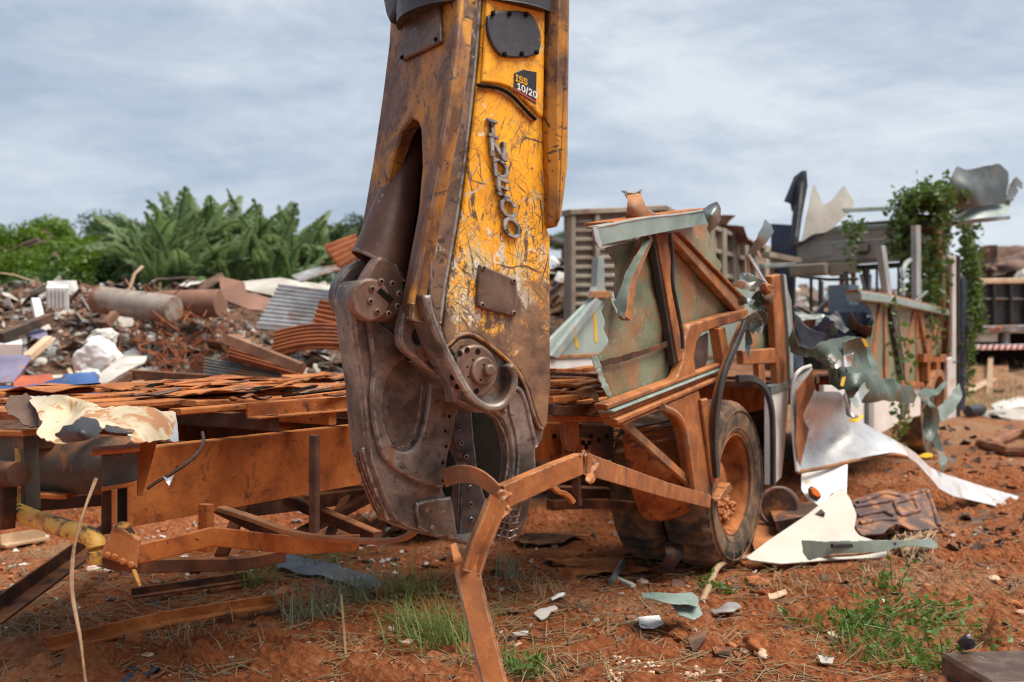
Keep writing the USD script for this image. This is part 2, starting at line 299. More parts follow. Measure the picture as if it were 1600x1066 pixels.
surf('green_paint', [(.30, (.075, .092, .052)), (.5, (.120, .145, .088)), (.7, (.165, .188, .118))], 3, rough=(.40, .60), bump=.12, bscale=25, patch=(.29, .115, .04), pscale=2.3, pramp=(.47, .66), patch2=(.16, .065, .025), p2scale=16, p2ramp=(.60, .66), scr=((.30, .33, .27), .66, .5))
surf('green_clean', [(.3, (.125, .165, .145)), (.5, (.175, .225, .195)), (.7, (.24, .285, .25))], 5, rough=(.28, .45), bump=.15, bscale=20, patch=(.30, .13, .05), pscale=5, pramp=(.62, .68), wear=(.72, .73, .72), wear_r=.004, spec=.55)
surf('green_dark', [(.3, (.022, .034, .024)), (.5, (.048, .068, .048)), (.7, (.095, .12, .09))], 4, rough=(.36, .55), bump=.2, bscale=20, patch=(.24, .11, .05), pscale=5, pramp=(.60, .68), patch2=(.24, .27, .25), p2scale=9, p2ramp=(.66, .70), wear=(.60, .61, .60), wear_r=.0025, spec=.5)
surf('heap_soil', [(.3, (.022, .014, .010)), (.45, (.06, .034, .022)), (.58, (.125, .066, .040)), (.72, (.22, .13, .085)), (.85, (.34, .25, .19))], 9, detail=12, rough=(.75, .95), bump=.8, bscale=30, dist=.03, patch=(.14, .060, .030), pscale=3, pramp=(.54, .64), spec=.2)
surf('green_far', [(.3, (.22, .26, .23)), (.6, (.30, .35, .31))], 3, rough=(.4, .6), bump=.1, patch=(.40, .22, .05), pscale=3, pramp=(.66, .69))
surf('frame_rust', [(.28, (.105, .042, .018)), (.45, (.215, .072, .022)), (.58, (.30, .105, .030)), (.72, (.38, .155, .052)), (.85, (.45, .23, .10))], 6, detail=11, rough=(.6, .9), bump=.6, patch=(.14, .056, .026), pscale=4, pramp=(.52, .66), patch2=(.17, .068, .028), p2scale=45, p2ramp=(.56, .70), wear=(.50, .38, .26), wear_r=.005, dust=((.47, .17, .05), .5), spec=.25)
surf('frame_brown', [(.3, (.11, .055, .03)), (.5, (.21, .105, .05)), (.7, (.31, .16, .075))], 7, rough=(.5, .85), bump=.3, patch=(.36, .12, .03), pscale=4, pramp=(.50, .62), dust=((.45, .16, .05), .5), wear=(.36, .24, .15), wear_r=.004)
surf('white_paint', [(.3, (.50, .48, .44)), (.6, (.62, .61, .58))], 3, rough=(.25, .45), bump=.08, bscale=12, patch=(.44, .24, .12), pscale=3.0, pramp=(.60, .72), spec=.5)
surf('white_metal', [(.3, (.42, .41, .40)), (.6, (.56, .56, .56))], 2, rough=(.22, .40), metallic=.2, bump=.12, bscale=12, patch=(.34, .155, .065), pscale=1.7, pramp=(.50, .66), scr=((.25, .20, .17), .67, .5), spec=.6)
surf('cream_board', [(.3, (.33, .295, .235)), (.6, (.41, .375, .315))], 3, rough=(.35, .5), bump=.1, bscale=30, patch=(.45, .28, .16), pscale=7, pramp=(.64, .70))
surf('cream_torn', [(.3, (.40, .31, .18)), (.6, (.56, .47, .33))], 3, rough=(.35, .6), bump=.2, patch=(.36, .16, .055), pscale=5.5, pramp=(.51, .56))
surf('tan_truck', [(.3, (.15, .115, .085)), (.5, (.225, .18, .135)), (.7, (.32, .265, .205))], 2, rough=(.55, .8), bump=.2, patch=(.15, .085, .05), pscale=3, pramp=(.56, .66))
surf('cream_cap', [(.3, (.18, .165, .14)), (.6, (.27, .25, .215))], 2, rough=(.4, .6), bump=.1, patch=(.22, .14, .085), pscale=2, pramp=(.56, .68))
surf('black_rubber', [(.3, (.012, .012, .012)), (.6, (.030, .028, .027)), (.8, (.09, .05, .03))], 7, rough=(.45, .7), bump=.2)
surf('tyre', [(.30, (.020, .017, .015)), (.44, (.055, .040, .030)), (.56, (.15, .088, .05)), (.75, (.27, .145, .07))], 6, rough=(.7, .95), bump=.35, bscale=90, spec=.25, dust=((.30, .13, .05), .3))
surf('rim_dirt', [(.3, (.10, .035, .015)), (.5, (.24, .075, .022)), (.7, (.36, .13, .04))], 9, rough=(.7, .95), bump=.6, dust=((.40, .14, .04), .8), spec=.2)
surf('black_plastic', [(.3, (.014, .014, .016)), (.7, (.04, .038, .04))], 6, rough=(.35, .55), bump=.15, patch=(.20, .09, .04), pscale=6, pramp=(.62, .70))
surf('dark_cloth', [(.3, (.02, .025, .045)), (.7, (.06, .07, .11))], 20, rough=(.85, .95), bump=.5, bscale=200)
surf('brown_plastic', [(.3, (.045, .026, .022)), (.5, (.10, .052, .038)), (.7, (.17, .09, .06))], 6, rough=(.35, .6), bump=.2, patch=(.30, .12, .045), pscale=6, pramp=(.50, .60), wear=(.20, .17, .26), wear_r=.006)
surf('blue_grey', [(.3, (.06, .075, .10)), (.7, (.13, .155, .19))], 4, rough=(.5, .7), bump=.1)
surf('blue_dark', [(.3, (.015, .022, .04)), (.7, (.035, .05, .085))], 4, rough=(.5, .7), bump=.1)
surf('grey_sheet', [(.3, (.060, .072, .070)), (.5, (.105, .122, .119)), (.7, (.19, .21, .205))], 3, rough=(.28, .45), metallic=.15, bump=.1, bscale=15, spec=.6)
surf('light_post', [(.3, (.15, .172, .163)), (.6, (.26, .285, .275))], 4, rough=(.35, .55), bump=.1, patch=(.34, .18, .08), pscale=4, pramp=(.58, .66))
surf('bright_steel', [(.3, (.42, .41, .40)), (.7, (.62, .61, .60))], 8, rough=(.28, .45), metallic=.7, bump=.2)
surf('orange_lens', [(.3, (.55, .10, .012)), (.7, (.70, .17, .02))], 8, rough=(.15, .3), bump=.05)
surf('yellow_plain', [(.3, (.58, .30, .012)), (.7, (.72, .42, .03))], 6, rough=(.35, .6), bump=.1)
surf('red_stripe', [(.3, (.42, .03, .025)), (.7, (.52, .06, .04))], 6, rough=(.4, .6), bump=.05)
surf('wood_stick', [(.3, (.19, .11, .06)), (.6, (.34, .22, .13)), (.8, (.44, .32, .20))], 20, rough=(.7, .9), bump=.4, stretch=(1, 1, 1))
surf('log_brown', [(.3, (.12, .05, .025)), (.7, (.27, .11, .05))], 7, rough=(.7, .9), bump=.4)
surf('bark', [(.3, (.07, .045, .03)), (.7, (.17, .12, .085))], 6, rough=(.8, .95), bump=.5)
surf('yellow_pipe', [(.3, (.46, .24, .035)), (.7, (.62, .37, .09))], 5, rough=(.5, .75), bump=.3, patch=(.045, .03, .026), pscale=9, pramp=(.49, .56), patch2=(.36, .13, .035), p2scale=5, p2ramp=(.55, .66))
surf('tank_grey', [(.3, (.030, .027, .023)), (.7, (.070, .062, .050))], 4, rough=(.5, .75), bump=.15, patch=(.30, .11, .032), pscale=5, pramp=(.56, .68), dust=((.4, .15, .05), .7))
# shear steels
surf('shear_steel', [(.28, (.022, .017, .014)), (.42, (.078, .058, .046)), (.54, (.155, .123, .102)), (.70, (.29, .235, .19))], 7, detail=11, rough=(.34, .62), metallic=.35, bump=.22, bscale=45, patch=(.20, .092, .034), pscale=5, pramp=(.57, .72),
     patch2=(.045, .042, .043), p2scale=16, p2ramp=(.56, .66), wear=(.56, .52, .48), wear_r=.008, spec=.5, scr=((.045, .030, .024), .665, .75))
surf('shear_brown', [(.28, (.036, .017, .011)), (.45, (.085, .037, .018)), (.6, (.15, .062, .022)), (.75, (.27, .105, .022))], 5, detail=11, rough=(.36, .66), metallic=.15, bump=.25, bscale=55, patch=(.45, .185, .010), pscale=3.6, pramp=(.47, .63),
     patch2=(.35, .29, .23), p2scale=26, p2ramp=(.66, .70), wear=(.40, .34, .29), wear_r=.007, spec=.45, stretch=(1, 1, .6), scr=((.030, .017, .012), .64, .85))
surf('strip_mix', [(.3, (.045, .026, .019)), (.5, (.10, .058, .038)), (.7, (.19, .115, .07))], 7, rough=(.36, .62), metallic=.2, bump=.25, bscale=55, patch=(.50, .22, .010), pscale=5, pramp=(.54, .63), patch2=(.40, .33, .23), p2scale=13, p2ramp=(.58, .65), wear=(.46, .40, .35), wear_r=.007, scr=((.032, .020, .015), .63, .85))
surf('guard_brown', [(.3, (.055, .026, .019)), (.5, (.095, .045, .030)), (.7, (.15, .072, .047))], 5, rough=(.4, .6), metallic=.2, bump=.12, bscale=40, patch=(.40, .33, .29), pscale=11, pramp=(.62, .68), wear=(.42, .36, .31), wear_r=.005)
surf('blade_steel', [(.3, (.028, .028, .030)), (.5, (.060, .060, .065)), (.7, (.12, .12, .125))], 7, rough=(.25, .5), metallic=.7, bump=.2, bscale=30, patch=(.10, .055, .032), pscale=6, pramp=(.55, .65), wear=(.62, .62, .62), wear_r=.006)
surf('pin_steel', [(.3, (.075, .045, .034)), (.5, (.14, .082, .058)), (.7, (.22, .135, .095))], 12, rough=(.35, .6), metallic=.35, bump=.2, bscale=60, wear=(.46, .40, .35), wear_r=.004)
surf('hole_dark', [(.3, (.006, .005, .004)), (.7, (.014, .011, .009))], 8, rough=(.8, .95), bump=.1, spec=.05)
surf('roof_dark', [(.3, (.030, .036, .035)), (.5, (.055, .064, .062)), (.7, (.10, .11, .108))], 3, rough=(.30, .5), metallic=.1, bump=.15, bscale=15, patch=(.16, .08, .04), pscale=5, pramp=(.62, .70), spec=.45)
surf('cover_black', [(.3, (.020, .021, .026)), (.7, (.048, .048, .055))], 7, rough=(.38, .6), bump=.15, patch=(.16, .11, .05), pscale=18, pramp=(.63, .69), wear=(.10, .09, .08), wear_r=.004)
surf('cover_brown', [(.3, (.048, .026, .019)), (.5, (.085, .048, .033)), (.7, (.16, .105, .075))], 8, rough=(.35, .6), metallic=.25, bump=.2, patch=(.30, .23, .17), pscale=20, pramp=(.64, .70), wear=(.30, .24, .2), wear_r=.004)
surf('letter_grey', [(.3, (.13, .12, .11)), (.5, (.23, .215, .195)), (.65, (.34, .32, .30))], 26, rough=(.5, .7), bump=.3, patch=(.02, .019, .018), pscale=38, pramp=(.53, .58), wear=(.03, .028, .025), wear_r=.004)
surf('decal_white', [(.3, (.66, .64, .62)), (.7, (.75, .74, .72))], 30, rough=(.4, .6), bump=.05)
surf('decal_black', [(.3, (.016, .014, .016)), (.7, (.028, .024, .026))], 12, rough=(.35, .5), bump=.05)
surf('bead_metal', [(.35, (.085, .060, .045)), (.52, (.16, .12, .095)), (.62, (.30, .26, .22)), (.72, (.50, .47, .43))], 40, rough=(.3, .5), metallic=.6, bump=.3)

def worn_yellow():
    N, L = {}, []
    N['g'] = ('geometry', {}); N['z'] = ('separate_xyz', {}); L.append(('g.position', 'z.vector'))
    N['wn'] = ('noise_texture', {'scale': 9, 'detail': 3}); N['ws'] = ('vector_math', {'math_type': 'scale', 'scale': .16}); N['wa'] = ('vector_math', {'math_type': 'add'})
    L += [('g.position', 'wn.vector'), ('wn.color', 'ws.vector1'), ('ws.vector', 'wa.vector1'), ('g.position', 'wa.vector2')]
    N['n0'] = ('noise_texture', {'scale': 7, 'detail': 8, 'roughness': .6}); N['r0'] = ('rgb_ramp', {'ramp': [(.3, (.58, .235, .003)), (.5, (.77, .34, .004)), (.7, (.83, .41, .008))]})
    L += [('g.position', 'n0.vector'), ('n0.fac', 'r0.fac')]
    out = 'r0.color'
    def noise_mask(k, sc, lo, hi, zlo=None, zhi=None, gain=.3, det=8, st=(1, 1, 1)):
        N['mp'+k] = ('mapping', {'scale': st}); N['n'+k] = ('noise_texture', {'scale': sc, 'detail': det, 'roughness': .72, 'distortion': .7}); N['m'+k] = ('map_range', {'from_min': lo, 'from_max': hi, 'clamp': True})
        L.extend([('g.position', f'mp{k}.vector'), (f'mp{k}.vector', f'n{k}.vector')])
        if zlo is None: L.append((f'n{k}.fac', f'm{k}.value'))
        else:
            N['zr'+k] = ('map_range', {'from_min': zlo, 'from_max': zhi, 'to_min': 0, 'to_max': gain, 'clamp': True}); N['za'+k] = ('math', {'math_type': 'add'})
            L.extend([('z.z', f'zr{k}.value'), (f'zr{k}.result', f'za{k}.value1'), (f'n{k}.fac', f'za{k}.value2'), (f'za{k}.value', f'm{k}.value')])
        return f'm{k}.result'
    def crack(k, sc, width, mlo, mhi, msc, zlo=None, zhi=None, gain=.3, st=(1, 1, 1)):
        """Scratches: thin bent lines, only here and there."""
        N['mq'+k] = ('mapping', {'scale': st}); N['v'+k] = ('voronoi_texture', {'feature': 'distance_to_edge', 'scale': sc, 'randomness': 1}); N['l'+k] = ('map_range', {'from_min': width, 'from_max': width*.35, 'clamp': True}); N['x'+k] = ('math', {'math_type': 'multiply'})
        m = noise_mask('k'+k, msc, mlo, mhi, zlo, zhi, gain)
        L.extend([('wa.vector', f'mq{k}.vector'), (f'mq{k}.vector', f'v{k}.vector'), (f'v{k}.distance', f'l{k}.value'), (f'l{k}.result', f'x{k}.value1'), (m, f'x{k}.value2')]); return f'x{k}.value'
    def over(k, mask, col, out):
        N['c'+k] = ('mix_color', {'b': col}); L.extend([(mask, f'c{k}.fac'), (out, f'c{k}.a')]); return f'c{k}.result'
    def scratch(k, ang, sc, lo, mlo, mhi, msc=3, zlo=None, zhi=None, gain=.2, long=2.2):
        N['ra'+k] = ('mapping', {'rotation': (0, 0, -math.radians(35))}); N['rb'+k] = ('mapping', {'rotation': (0, ang, 0)}); N['rc'+k] = ('mapping', {'scale': (105*sc, 60*sc, long*sc)}); N['rn'+k] = ('noise_texture', {'scale': 1, 'detail': 2, 'roughness': .5})
        N['rm'+k] = ('map_range', {'from_min': lo, 'from_max': lo+.03, 'clamp': True}); N['rx'+k] = ('math', {'math_type': 'multiply'}); m = noise_mask('s'+k, msc, mlo, mhi, zlo, zhi, gain)
        L.extend([('wa2.vector', f'ra{k}.vector'), (f'ra{k}.vector', f'rb{k}.vector'), (f'rb{k}.vector', f'rc{k}.vector'), (f'rc{k}.vector', f'rn{k}.vector'), (f'rn{k}.fac', f'rm{k}.value'), (f'rm{k}.result', f'rx{k}.value1'), (m, f'rx{k}.value2')]); return f'rx{k}.value'
    N['wn2'] = ('noise_texture', {'scale': 3.5, 'detail': 2}); N['ws2'] = ('vector_math', {'math_type': 'scale', 'scale': .10}); N['wa2'] = ('vector_math', {'math_type': 'add'})
    L += [('g.position', 'wn2.vector'), ('wn2.color', 'ws2.vector1'), ('ws2.vector', 'wa2.vector1'), ('g.position', 'wa2.vector2')]
    out = over('o', noise_mask('o', 3.2, .54, .68), (.42, .165, .010), out)
    out = over('g', noise_mask('g', 6.5, .58, .70, st=(1, 1, .4)), (.19, .085, .018), out)
    out = over('h', noise_mask('h', 2.6, .56, .64, det=11), (.11, .06, .025), out)
    out = over('p', noise_mask('p', 12, .60, .68, 1.95, 1.52, .125, st=(1, 1, .6)), (.50, .40, .20), out)
    out = over('q', noise_mask('q', 24, .61, .67, 1.85, 1.50, .12, st=(1, 1, .6)), (.60, .55, .44), out)
    out = over('s', noise_mask('s', 26, .63, .67, 2.3, 1.5, .05, st=(1, 1, .5)), (.10, .062, .035), out)
    for i, (an, sc, lo) in enumerate(((.15, 1, .655), (-.35, 1.2, .66), (.8, 1.1, .655), (-1.0, 1.3, .66), (1.45, .9, .665), (.4, 2.2, .66), (-.15, 1.9, .66), (1.1, 1.7, .665), (-.7, 2.4, .66))): out = over(f's{i}', scratch(f'{i}', an, sc, lo, .47, .58, 3+i, 2.2, 1.45, .17), (.085, .052, .030) if i != 3 else (.42, .36, .28), out)
    out = over('a', crack('a', 15, .013, .60, .66, 4, 2.3, 1.55, .14), (.095, .055, .032), out)
    out = over('b', crack('b', 34, .032, .58, .66, 6, 1.95, 1.52, .17), (.11, .062, .035), out)
    out = over('e', crack('e', 60, .06, .57, .63, 7, 1.85, 1.5, .14), (.14, .075, .04), out)
    N['wr1'] = ('rgb_ramp', {'ramp': [(.3, (.050, .028, .019)), (.45, (.110, .060, .036)), (.58, (.18, .10, .055)), (.72, (.30, .15, .055))]}); N['wr2'] = ('noise_texture', {'scale': 11, 'detail': 10, 'roughness': .7}); L.extend([('g.position', 'wr2.vector'), ('wr2.fac', 'wr1.fac')])
    m = noise_mask('w', 8, .56, .68, 1.56, 1.22, .44); N['cw'] = ('mix_color', {}); L.extend([(m, 'cw.fac'), (out, 'cw.a'), ('wr1.color', 'cw.b')]); out = 'cw.result'
    N['bp'] = ('bump', {'strength': .25, 'distance': .003}); N['nb'] = ('noise_texture', {'scale': 70, 'detail': 6}); N['p'] = ('principled_bsdf', {'specular_ior_level': .45}); N['bv'] = ('bevel', {'samples': 4, 'radius': .006})
    N['rr'] = ('map_range', {'from_min': .3, 'from_max': .7, 'to_min': .34, 'to_max': .6, 'clamp': True})
    L += [('g.position', 'nb.vector'), ('nb.fac', 'bp.height'), ('bv.bevel', 'bp.normal'), ('bp.normal', 'p.normal'), ('nb.fac', 'rr.value'), ('rr.result', 'p.roughness'), (out, 'p.base_color')]
    material('worn_yellow', N, L)
worn_yellow()

def leaf_mat(name, ramp, trans=.35, rough=.45, scale=2.5):
    material(name, {'tc': ('geometry', {}), 'n': ('noise_texture', {'scale': scale, 'detail': 3}), 'oi': ('geometry', {}), 'mx': ('mix_float', {'fac': .55}), 'r': ('rgb_ramp', {'ramp': ramp}),
                    'p': ('principled_bsdf', {'roughness': rough, 'specular_ior_level': .4}), 't': ('translucent_bsdf', {}), 'hs': ('hsv', {'value': 1.5, 'saturation': 1.05}), 'm': ('mix_closure', {'fac': trans})},
             [('tc.position', 'n.vector'), ('n.fac', 'mx.a'), ('oi.random_per_island', 'mx.b'), ('mx.result', 'r.fac'), ('r.color', 'p.base_color'), ('r.color', 'hs.color'), ('hs.color', 't.color'), ('p.BSDF', 'm.closure1'), ('t.BSDF', 'm.closure2')], 'm.closure')
leaf_mat('leaf_bright', [(.2, (.08, .14, .014)), (.5, (.19, .28, .02)), (.8, (.30, .38, .035))])
leaf_mat('leaf_mid', [(.2, (.035, .075, .015)), (.5, (.09, .15, .024)), (.8, (.16, .22, .04))])
leaf_mat('leaf_dark', [(.2, (.028, .052, .018)), (.5, (.065, .10, .032)), (.8, (.12, .155, .055))])
leaf_mat('leaf_banana', [(.10, (.075, .115, .042)), (.40, (.165, .225, .088)), (.7, (.29, .34, .165)), (.95, (.46, .43, .22))], .42, .5, 1.2)
leaf_mat('leaf_vine', [(.15, (.05, .09, .02)), (.5, (.135, .21, .042)), (.75, (.25, .29, .075)), (1, (.40, .35, .13))], .3, .45, 6)
leaf_mat('grass_green', [(.1, (.09, .14, .03)), (.5, (.20, .25, .07)), (.9, (.40, .37, .17))], .3, .6, 5)
leaf_mat('weed_leaf', [(.15, (.06, .12, .02)), (.5, (.13, .22, .035)), (.85, (.24, .32, .07))], .3, .45, 6)
leaf_mat('grass_grey', [(.1, (.15, .175, .10)), (.5, (.28, .30, .20)), (.9, (.44, .41, .29))], .25, .7, 5)
leaf_mat('straw', [(.1, (.22, .14, .07)), (.5, (.40, .28, .15)), (.9, (.58, .46, .29))], .15, .7, 5)
def earth():
    N = {'g': ('geometry', {}), 'n1': ('noise_texture', {'scale': .9, 'detail': 8, 'roughness': .6}), 'n2': ('noise_texture', {'scale': 17, 'detail': 11, 'roughness': .75, 'distortion': .4}), 'mx': ('mix_float', {'fac': .62}),
         'r': ('rgb_ramp', {'ramp': [(.30, (.10, .028, .011)), (.42, (.22, .062, .021)), (.50, (.32, .098, .034)), (.58, (.40, .150, .062)), (.70, (.50, .265, .15))]}),
         'n3': ('noise_texture', {'scale': .55, 'detail': 7, 'roughness': .7}), 'm3': ('map_range', {'from_min': .53, 'from_max': .66, 'clamp': True, 'to_max': .7}), 'c3': ('mix_color', {'b': (.36, .23, .135)}),
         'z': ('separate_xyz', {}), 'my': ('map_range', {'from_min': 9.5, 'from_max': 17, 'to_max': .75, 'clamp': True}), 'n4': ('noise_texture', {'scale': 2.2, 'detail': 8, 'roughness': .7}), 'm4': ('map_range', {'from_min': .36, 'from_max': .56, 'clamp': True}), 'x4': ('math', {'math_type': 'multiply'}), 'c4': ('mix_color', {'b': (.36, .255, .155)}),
         'v': ('voronoi_texture', {'scale': 30, 'feature': 'f1'}), 'nb': ('noise_texture', {'scale': 32, 'detail': 11, 'roughness': .75}), 'ad': ('math', {'math_type': 'add'}), 'bp': ('bump', {'strength': 1.0, 'distance': .045}), 'p': ('principled_bsdf', {'roughness': .95, 'specular_ior_level': .15})}
    L = [('g.position', 'n1.vector'), ('g.position', 'n2.vector'), ('n1.fac', 'mx.a'), ('n2.fac', 'mx.b'), ('mx.result', 'r.fac'), ('g.position', 'n3.vector'), ('n3.fac', 'm3.value'), ('m3.result', 'c3.fac'), ('r.color', 'c3.a'),
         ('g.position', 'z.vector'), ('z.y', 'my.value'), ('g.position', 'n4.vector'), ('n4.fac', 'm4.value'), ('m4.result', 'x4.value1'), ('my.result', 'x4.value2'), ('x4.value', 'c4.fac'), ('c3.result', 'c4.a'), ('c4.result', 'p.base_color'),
         ('g.position', 'v.vector'), ('g.position', 'nb.vector'), ('v.distance', 'ad.value1'), ('nb.fac', 'ad.value2'), ('ad.value', 'bp.height'), ('bp.normal', 'p.normal')]
    material('earth', N, L)
earth()
surf('clod', [(.28, (.12, .038, .016)), (.45, (.225, .072, .027)), (.6, (.32, .115, .046)), (.78, (.42, .20, .10))], 12, rough=(.9, 1), bump=.8, bscale=50, spec=.12, dist=.01, rand=.25)
surf('stone_pale', [(.3, (.38, .22, .13)), (.5, (.48, .32, .22)), (.7, (.58, .46, .37))], 9, rough=(.85, 1), bump=.6, spec=.2, rand=.3)
# ---------------------------------------------------------------- ground
def make_ground():
    xs = np.r_[np.linspace(-60, -5, 40)[:-1], np.linspace(-5, 6, 330), np.linspace(6, 70, 44)[1:]]
    ys = np.r_[np.linspace(-25, 2.6, 16)[:-1], np.linspace(2.6, 11, 360), np.linspace(11, 30, 120)[1:], np.linspace(30, 400, 40)[1:]]
    X, Y = np.meshgrid(xs, ys, indexing='ij'); Z = ground_z(X, Y)
    near = np.clip(1-(Y-8)/4, 0, 1)*(np.abs(X-.5) < 5.6)*(Y > 2.5); p = np.stack([X, Y, 0*X], -1)
    lump = np.clip(meshkit.fbm(p*7.5+3, 3, 21)-.52, 0, 1)*.26+np.clip(meshkit.fbm(p*19+8, 2, 33)-.52, 0, 1)*.17
    Z = Z+near*lump*np.clip(meshkit.noise(p*.8+5, 4)*1.8-.3, .1, 1)
    nx, ny = X.shape; i, j = np.meshgrid(np.arange(nx-1), np.arange(ny-1), indexing='ij'); a = (i*ny+j).ravel()
    f = np.vstack([np.stack([a, a+ny, a+ny+1], 1), np.stack([a, a+ny+1, a+1], 1)])
    obj('ground', (np.stack([X, Y, Z], -1).reshape(-1, 3), f), 'earth', label='red earth yard strewn with clods and dry grass', cat='ground', kind='structure', smooth=True)
make_ground()

# ---------------------------------------------------------------- hydraulic shear
FP = Frame(P(733, 585, 2.85), (math.sin(math.radians(55)), math.cos(math.radians(55)), 0), (0, 0, 1))   # its front face; +z of the frame points at the viewer
E2 = -FP.ez
_c0, _c1 = FP.hit([(722, -20)])[0], FP.hit([(641, 470)])[0]
LP = Frame(_c1, -E2, _c0-_c1)                                       # its left side face
shear = thing('demolition_shear', 'worn yellow and brown steel scrap shear hanging with its jaws closed on bent steel', 'hydraulic shear')
front = [(722, -20), (872, -20), (868, 250), (857, 360), (857, 520), (856, 650), (848, 690), (838, 703), (837, 740), (834, 772), (826, 812), (818, 834), (804, 848), (788, 849), (772, 842), (778, 805), (792, 775), (798, 745), (800, 715),
         (795, 680), (786, 658), (770, 645), (745, 645), (712, 628), (708, 602), (692, 572), (678, 545), (666, 518), (657, 495), (650, 466), (657, 405), (672, 330), (700, 180), (712, 90)]
obj('front_side_plate', prism(FP, front, -.055, 0, bev=.008), 'shear_steel', shear)
strip = [(723, -20), (751, -20), (743, 90), (733, 185), (715, 330), (694, 445), (686, 505), (694, 535), (690, 545), (684, 528), (676, 498), (668, 462), (668, 405), (682, 330), (703, 190), (714, 90)]
obj('edge_strip', prism(FP, strip, .001, .012, bev=.005), 'strip_mix', shear)
yel = [(753, -20), (846, -20), (843, 180), (849, 352), (855, 372), (856, 600), (851, 662), (845, 672), (839, 664), (830, 640), (821, 608), (806, 580), (786, 560), (768, 547), (748, 528), (735, 522), (718, 525), (694, 545), (688, 520), (696, 450), (718, 330), (736, 185), (746, 90)]
obj('yellow_face_plate', prism(FP, yel, .001, .016, bev=.005), 'worn_yellow', shear)
def px_smooth(p, n=2): return chaikin(p, n)
up_pl = [(754, -20), (845, -20), (842, 186), (836, 184)]+list(map(tuple, smooth_path([(836, 184), (822, 170), (804, 151), (790, 140), (775, 134), (745, 131)], 2)[1:]))+[(748, 90)]
obj('upper_face_plate', prism(FP, up_pl, .017, .026, bev=.004), 'worn_yellow', shear)
obj('weld_line', tube(FP.off(.025).hit(smooth_path([(746, 133), (775, 136), (790, 142), (804, 153), (822, 173), (837, 187)], 3)), .0055, 7), 'hole_dark', shear)
obj('weld_line', tube(FP.off(.020).hit(smooth_path([(746, 139), (773, 141), (788, 147), (801, 158), (818, 177), (834, 190)], 3)), .004, 6), 'shear_brown', shear)
obj('right_flange', prism(FP, [(847, -20), (877, -20), (874, 260), (864, 340), (858, 356), (851, 358), (846, 346), (843, 180)], .001, .06, bev=.02), 'shear_brown', shear)
# covers, decal, lettering
cv = px_smooth([(752, 22), (812, 22), (824, 32), (833, 52), (835, 72), (829, 93), (776, 95), (762, 82), (750, 55)], 1)
c1 = obj('inspection_cover', prism(FP, cv, .026, .038, bev=.003), 'cover_black', shear, label='black rounded cover plate with bolts')
for q in ((758, 27), (784, 27), (810, 28), (776, 90), (803, 89), (826, 87)): obj('bolt', disc(FP, q, .0075, .038, .046, n=6), 'hole_dark', c1)
cv = px_smooth([(741, 414), (745, 415), (797, 437), (800, 442), (799, 492), (795, 496), (741, 482), (737, 476)], 1)
c2 = obj('inspection_cover', prism(FP, cv, .016, .030, bev=.004), 'cover_brown', shear, label='rusty brown cover plate with four bolts')
for q in ((746, 420), (793, 440), (744, 477), (793, 490)):
    b = obj('bolt', disc(FP, q, .0085, .030, .035, n=12), 'pin_steel', c2); obj('socket', disc(FP, q, .0045, .035, .0362, .0004, n=6), 'hole_dark', b)
dec = obj('model_decal', prism(FP.off(.026), [(803, 115), (817, 109), (838, 113), (837, 163), (802, 142)], .0003, .0015), 'decal_black', shear)
def lettering(text, p0, dx, dy, z, depth, bold=True):
    """Letters set on the front face: dx, dy = how one letter-height runs to the right and upwards over the plate."""
    m = meshkit.text_mesh(text, 1.0, 1.0, bold); v = np.array(m.vertices); px = np.asarray(p0)+v[:, :1]*np.asarray(dx)+v[:, 1:2]*np.asarray(dy)
    a = FP.off(z).hit(px)+v[:, 2:3]*FP.ez*depth; return a, np.array(m.faces)
obj('decal_text', lettering('ISS', (805, 126), (8.2, 3.4), (0, -10), .0280, .0008), 'yellow_plain', dec)
obj('decal_text', lettering('10/20', (807, 138.5), (7.9, 3.9), (0, -10), .0280, .0008), 'decal_white', dec)
obj('decal_stripe', prism(FP.off(.026), [(802.5, 138), (836.5, 158.5), (836.5, 160.5), (802.5, 140)], .0017, .0024), 'red_stripe', dec)
for ch, (x, y), s in (('I', (759, 212), 1), ('N', (761, 243), 1.04), ('D', (766, 273), 1), ('E', (772, 303), 1), ('C', (777, 334), 1.02), ('O', (782, 365), 1.06)):
    obj('letter', lettering(ch, (x, y), (28*s, 10*s), (-2, -27*s), .018, .012), 'letter_grey', shear)
# side face, recess cover, rear plate
side = [(722, -20), (611, -20), (606, 70), (596, 150), (580, 260), (566, 340), (548, 428), (556, 428), (570, 388), (586, 335), (602, 285), (613, 240), (626, 205), (640, 184), (650, 188), (656, 205), (658, 260), (652, 330), (634, 425), (624, 480), (632, 500), (641, 500), (642, 466), (671, 330), (699, 180), (712, 90)]
obj('left_side_plate', prism(LP, side, -.045, -.002, bev=.007), 'shear_brown', shear)
rc = obj('side_cover', prism(LP, [(635, 22), (690, -12), (692, 66), (688, 70), (632, 96), (630, 90)], -.001, .012, bev=.005), 'cover_brown', shear)
for q in ((639, 29), (634, 92), (687, 64)): obj('bolt', disc(LP, q, .007, .012, .018, n=6), 'hole_dark', rc)
obj('edge_bead', tube(LP.off(.004).hit(smooth_path([(722, -20), (712, 90), (700, 180), (672, 330), (650, 430), (642, 475)], 2)), .011, 8), 'shear_brown', shear)
obj('edge_bead', tube(FP.off(.010).hit(smooth_path([(751, -20), (743, 90), (733, 185), (715, 330), (694, 445), (687, 505)], 2)), .006, 7), 'shear_steel', shear)
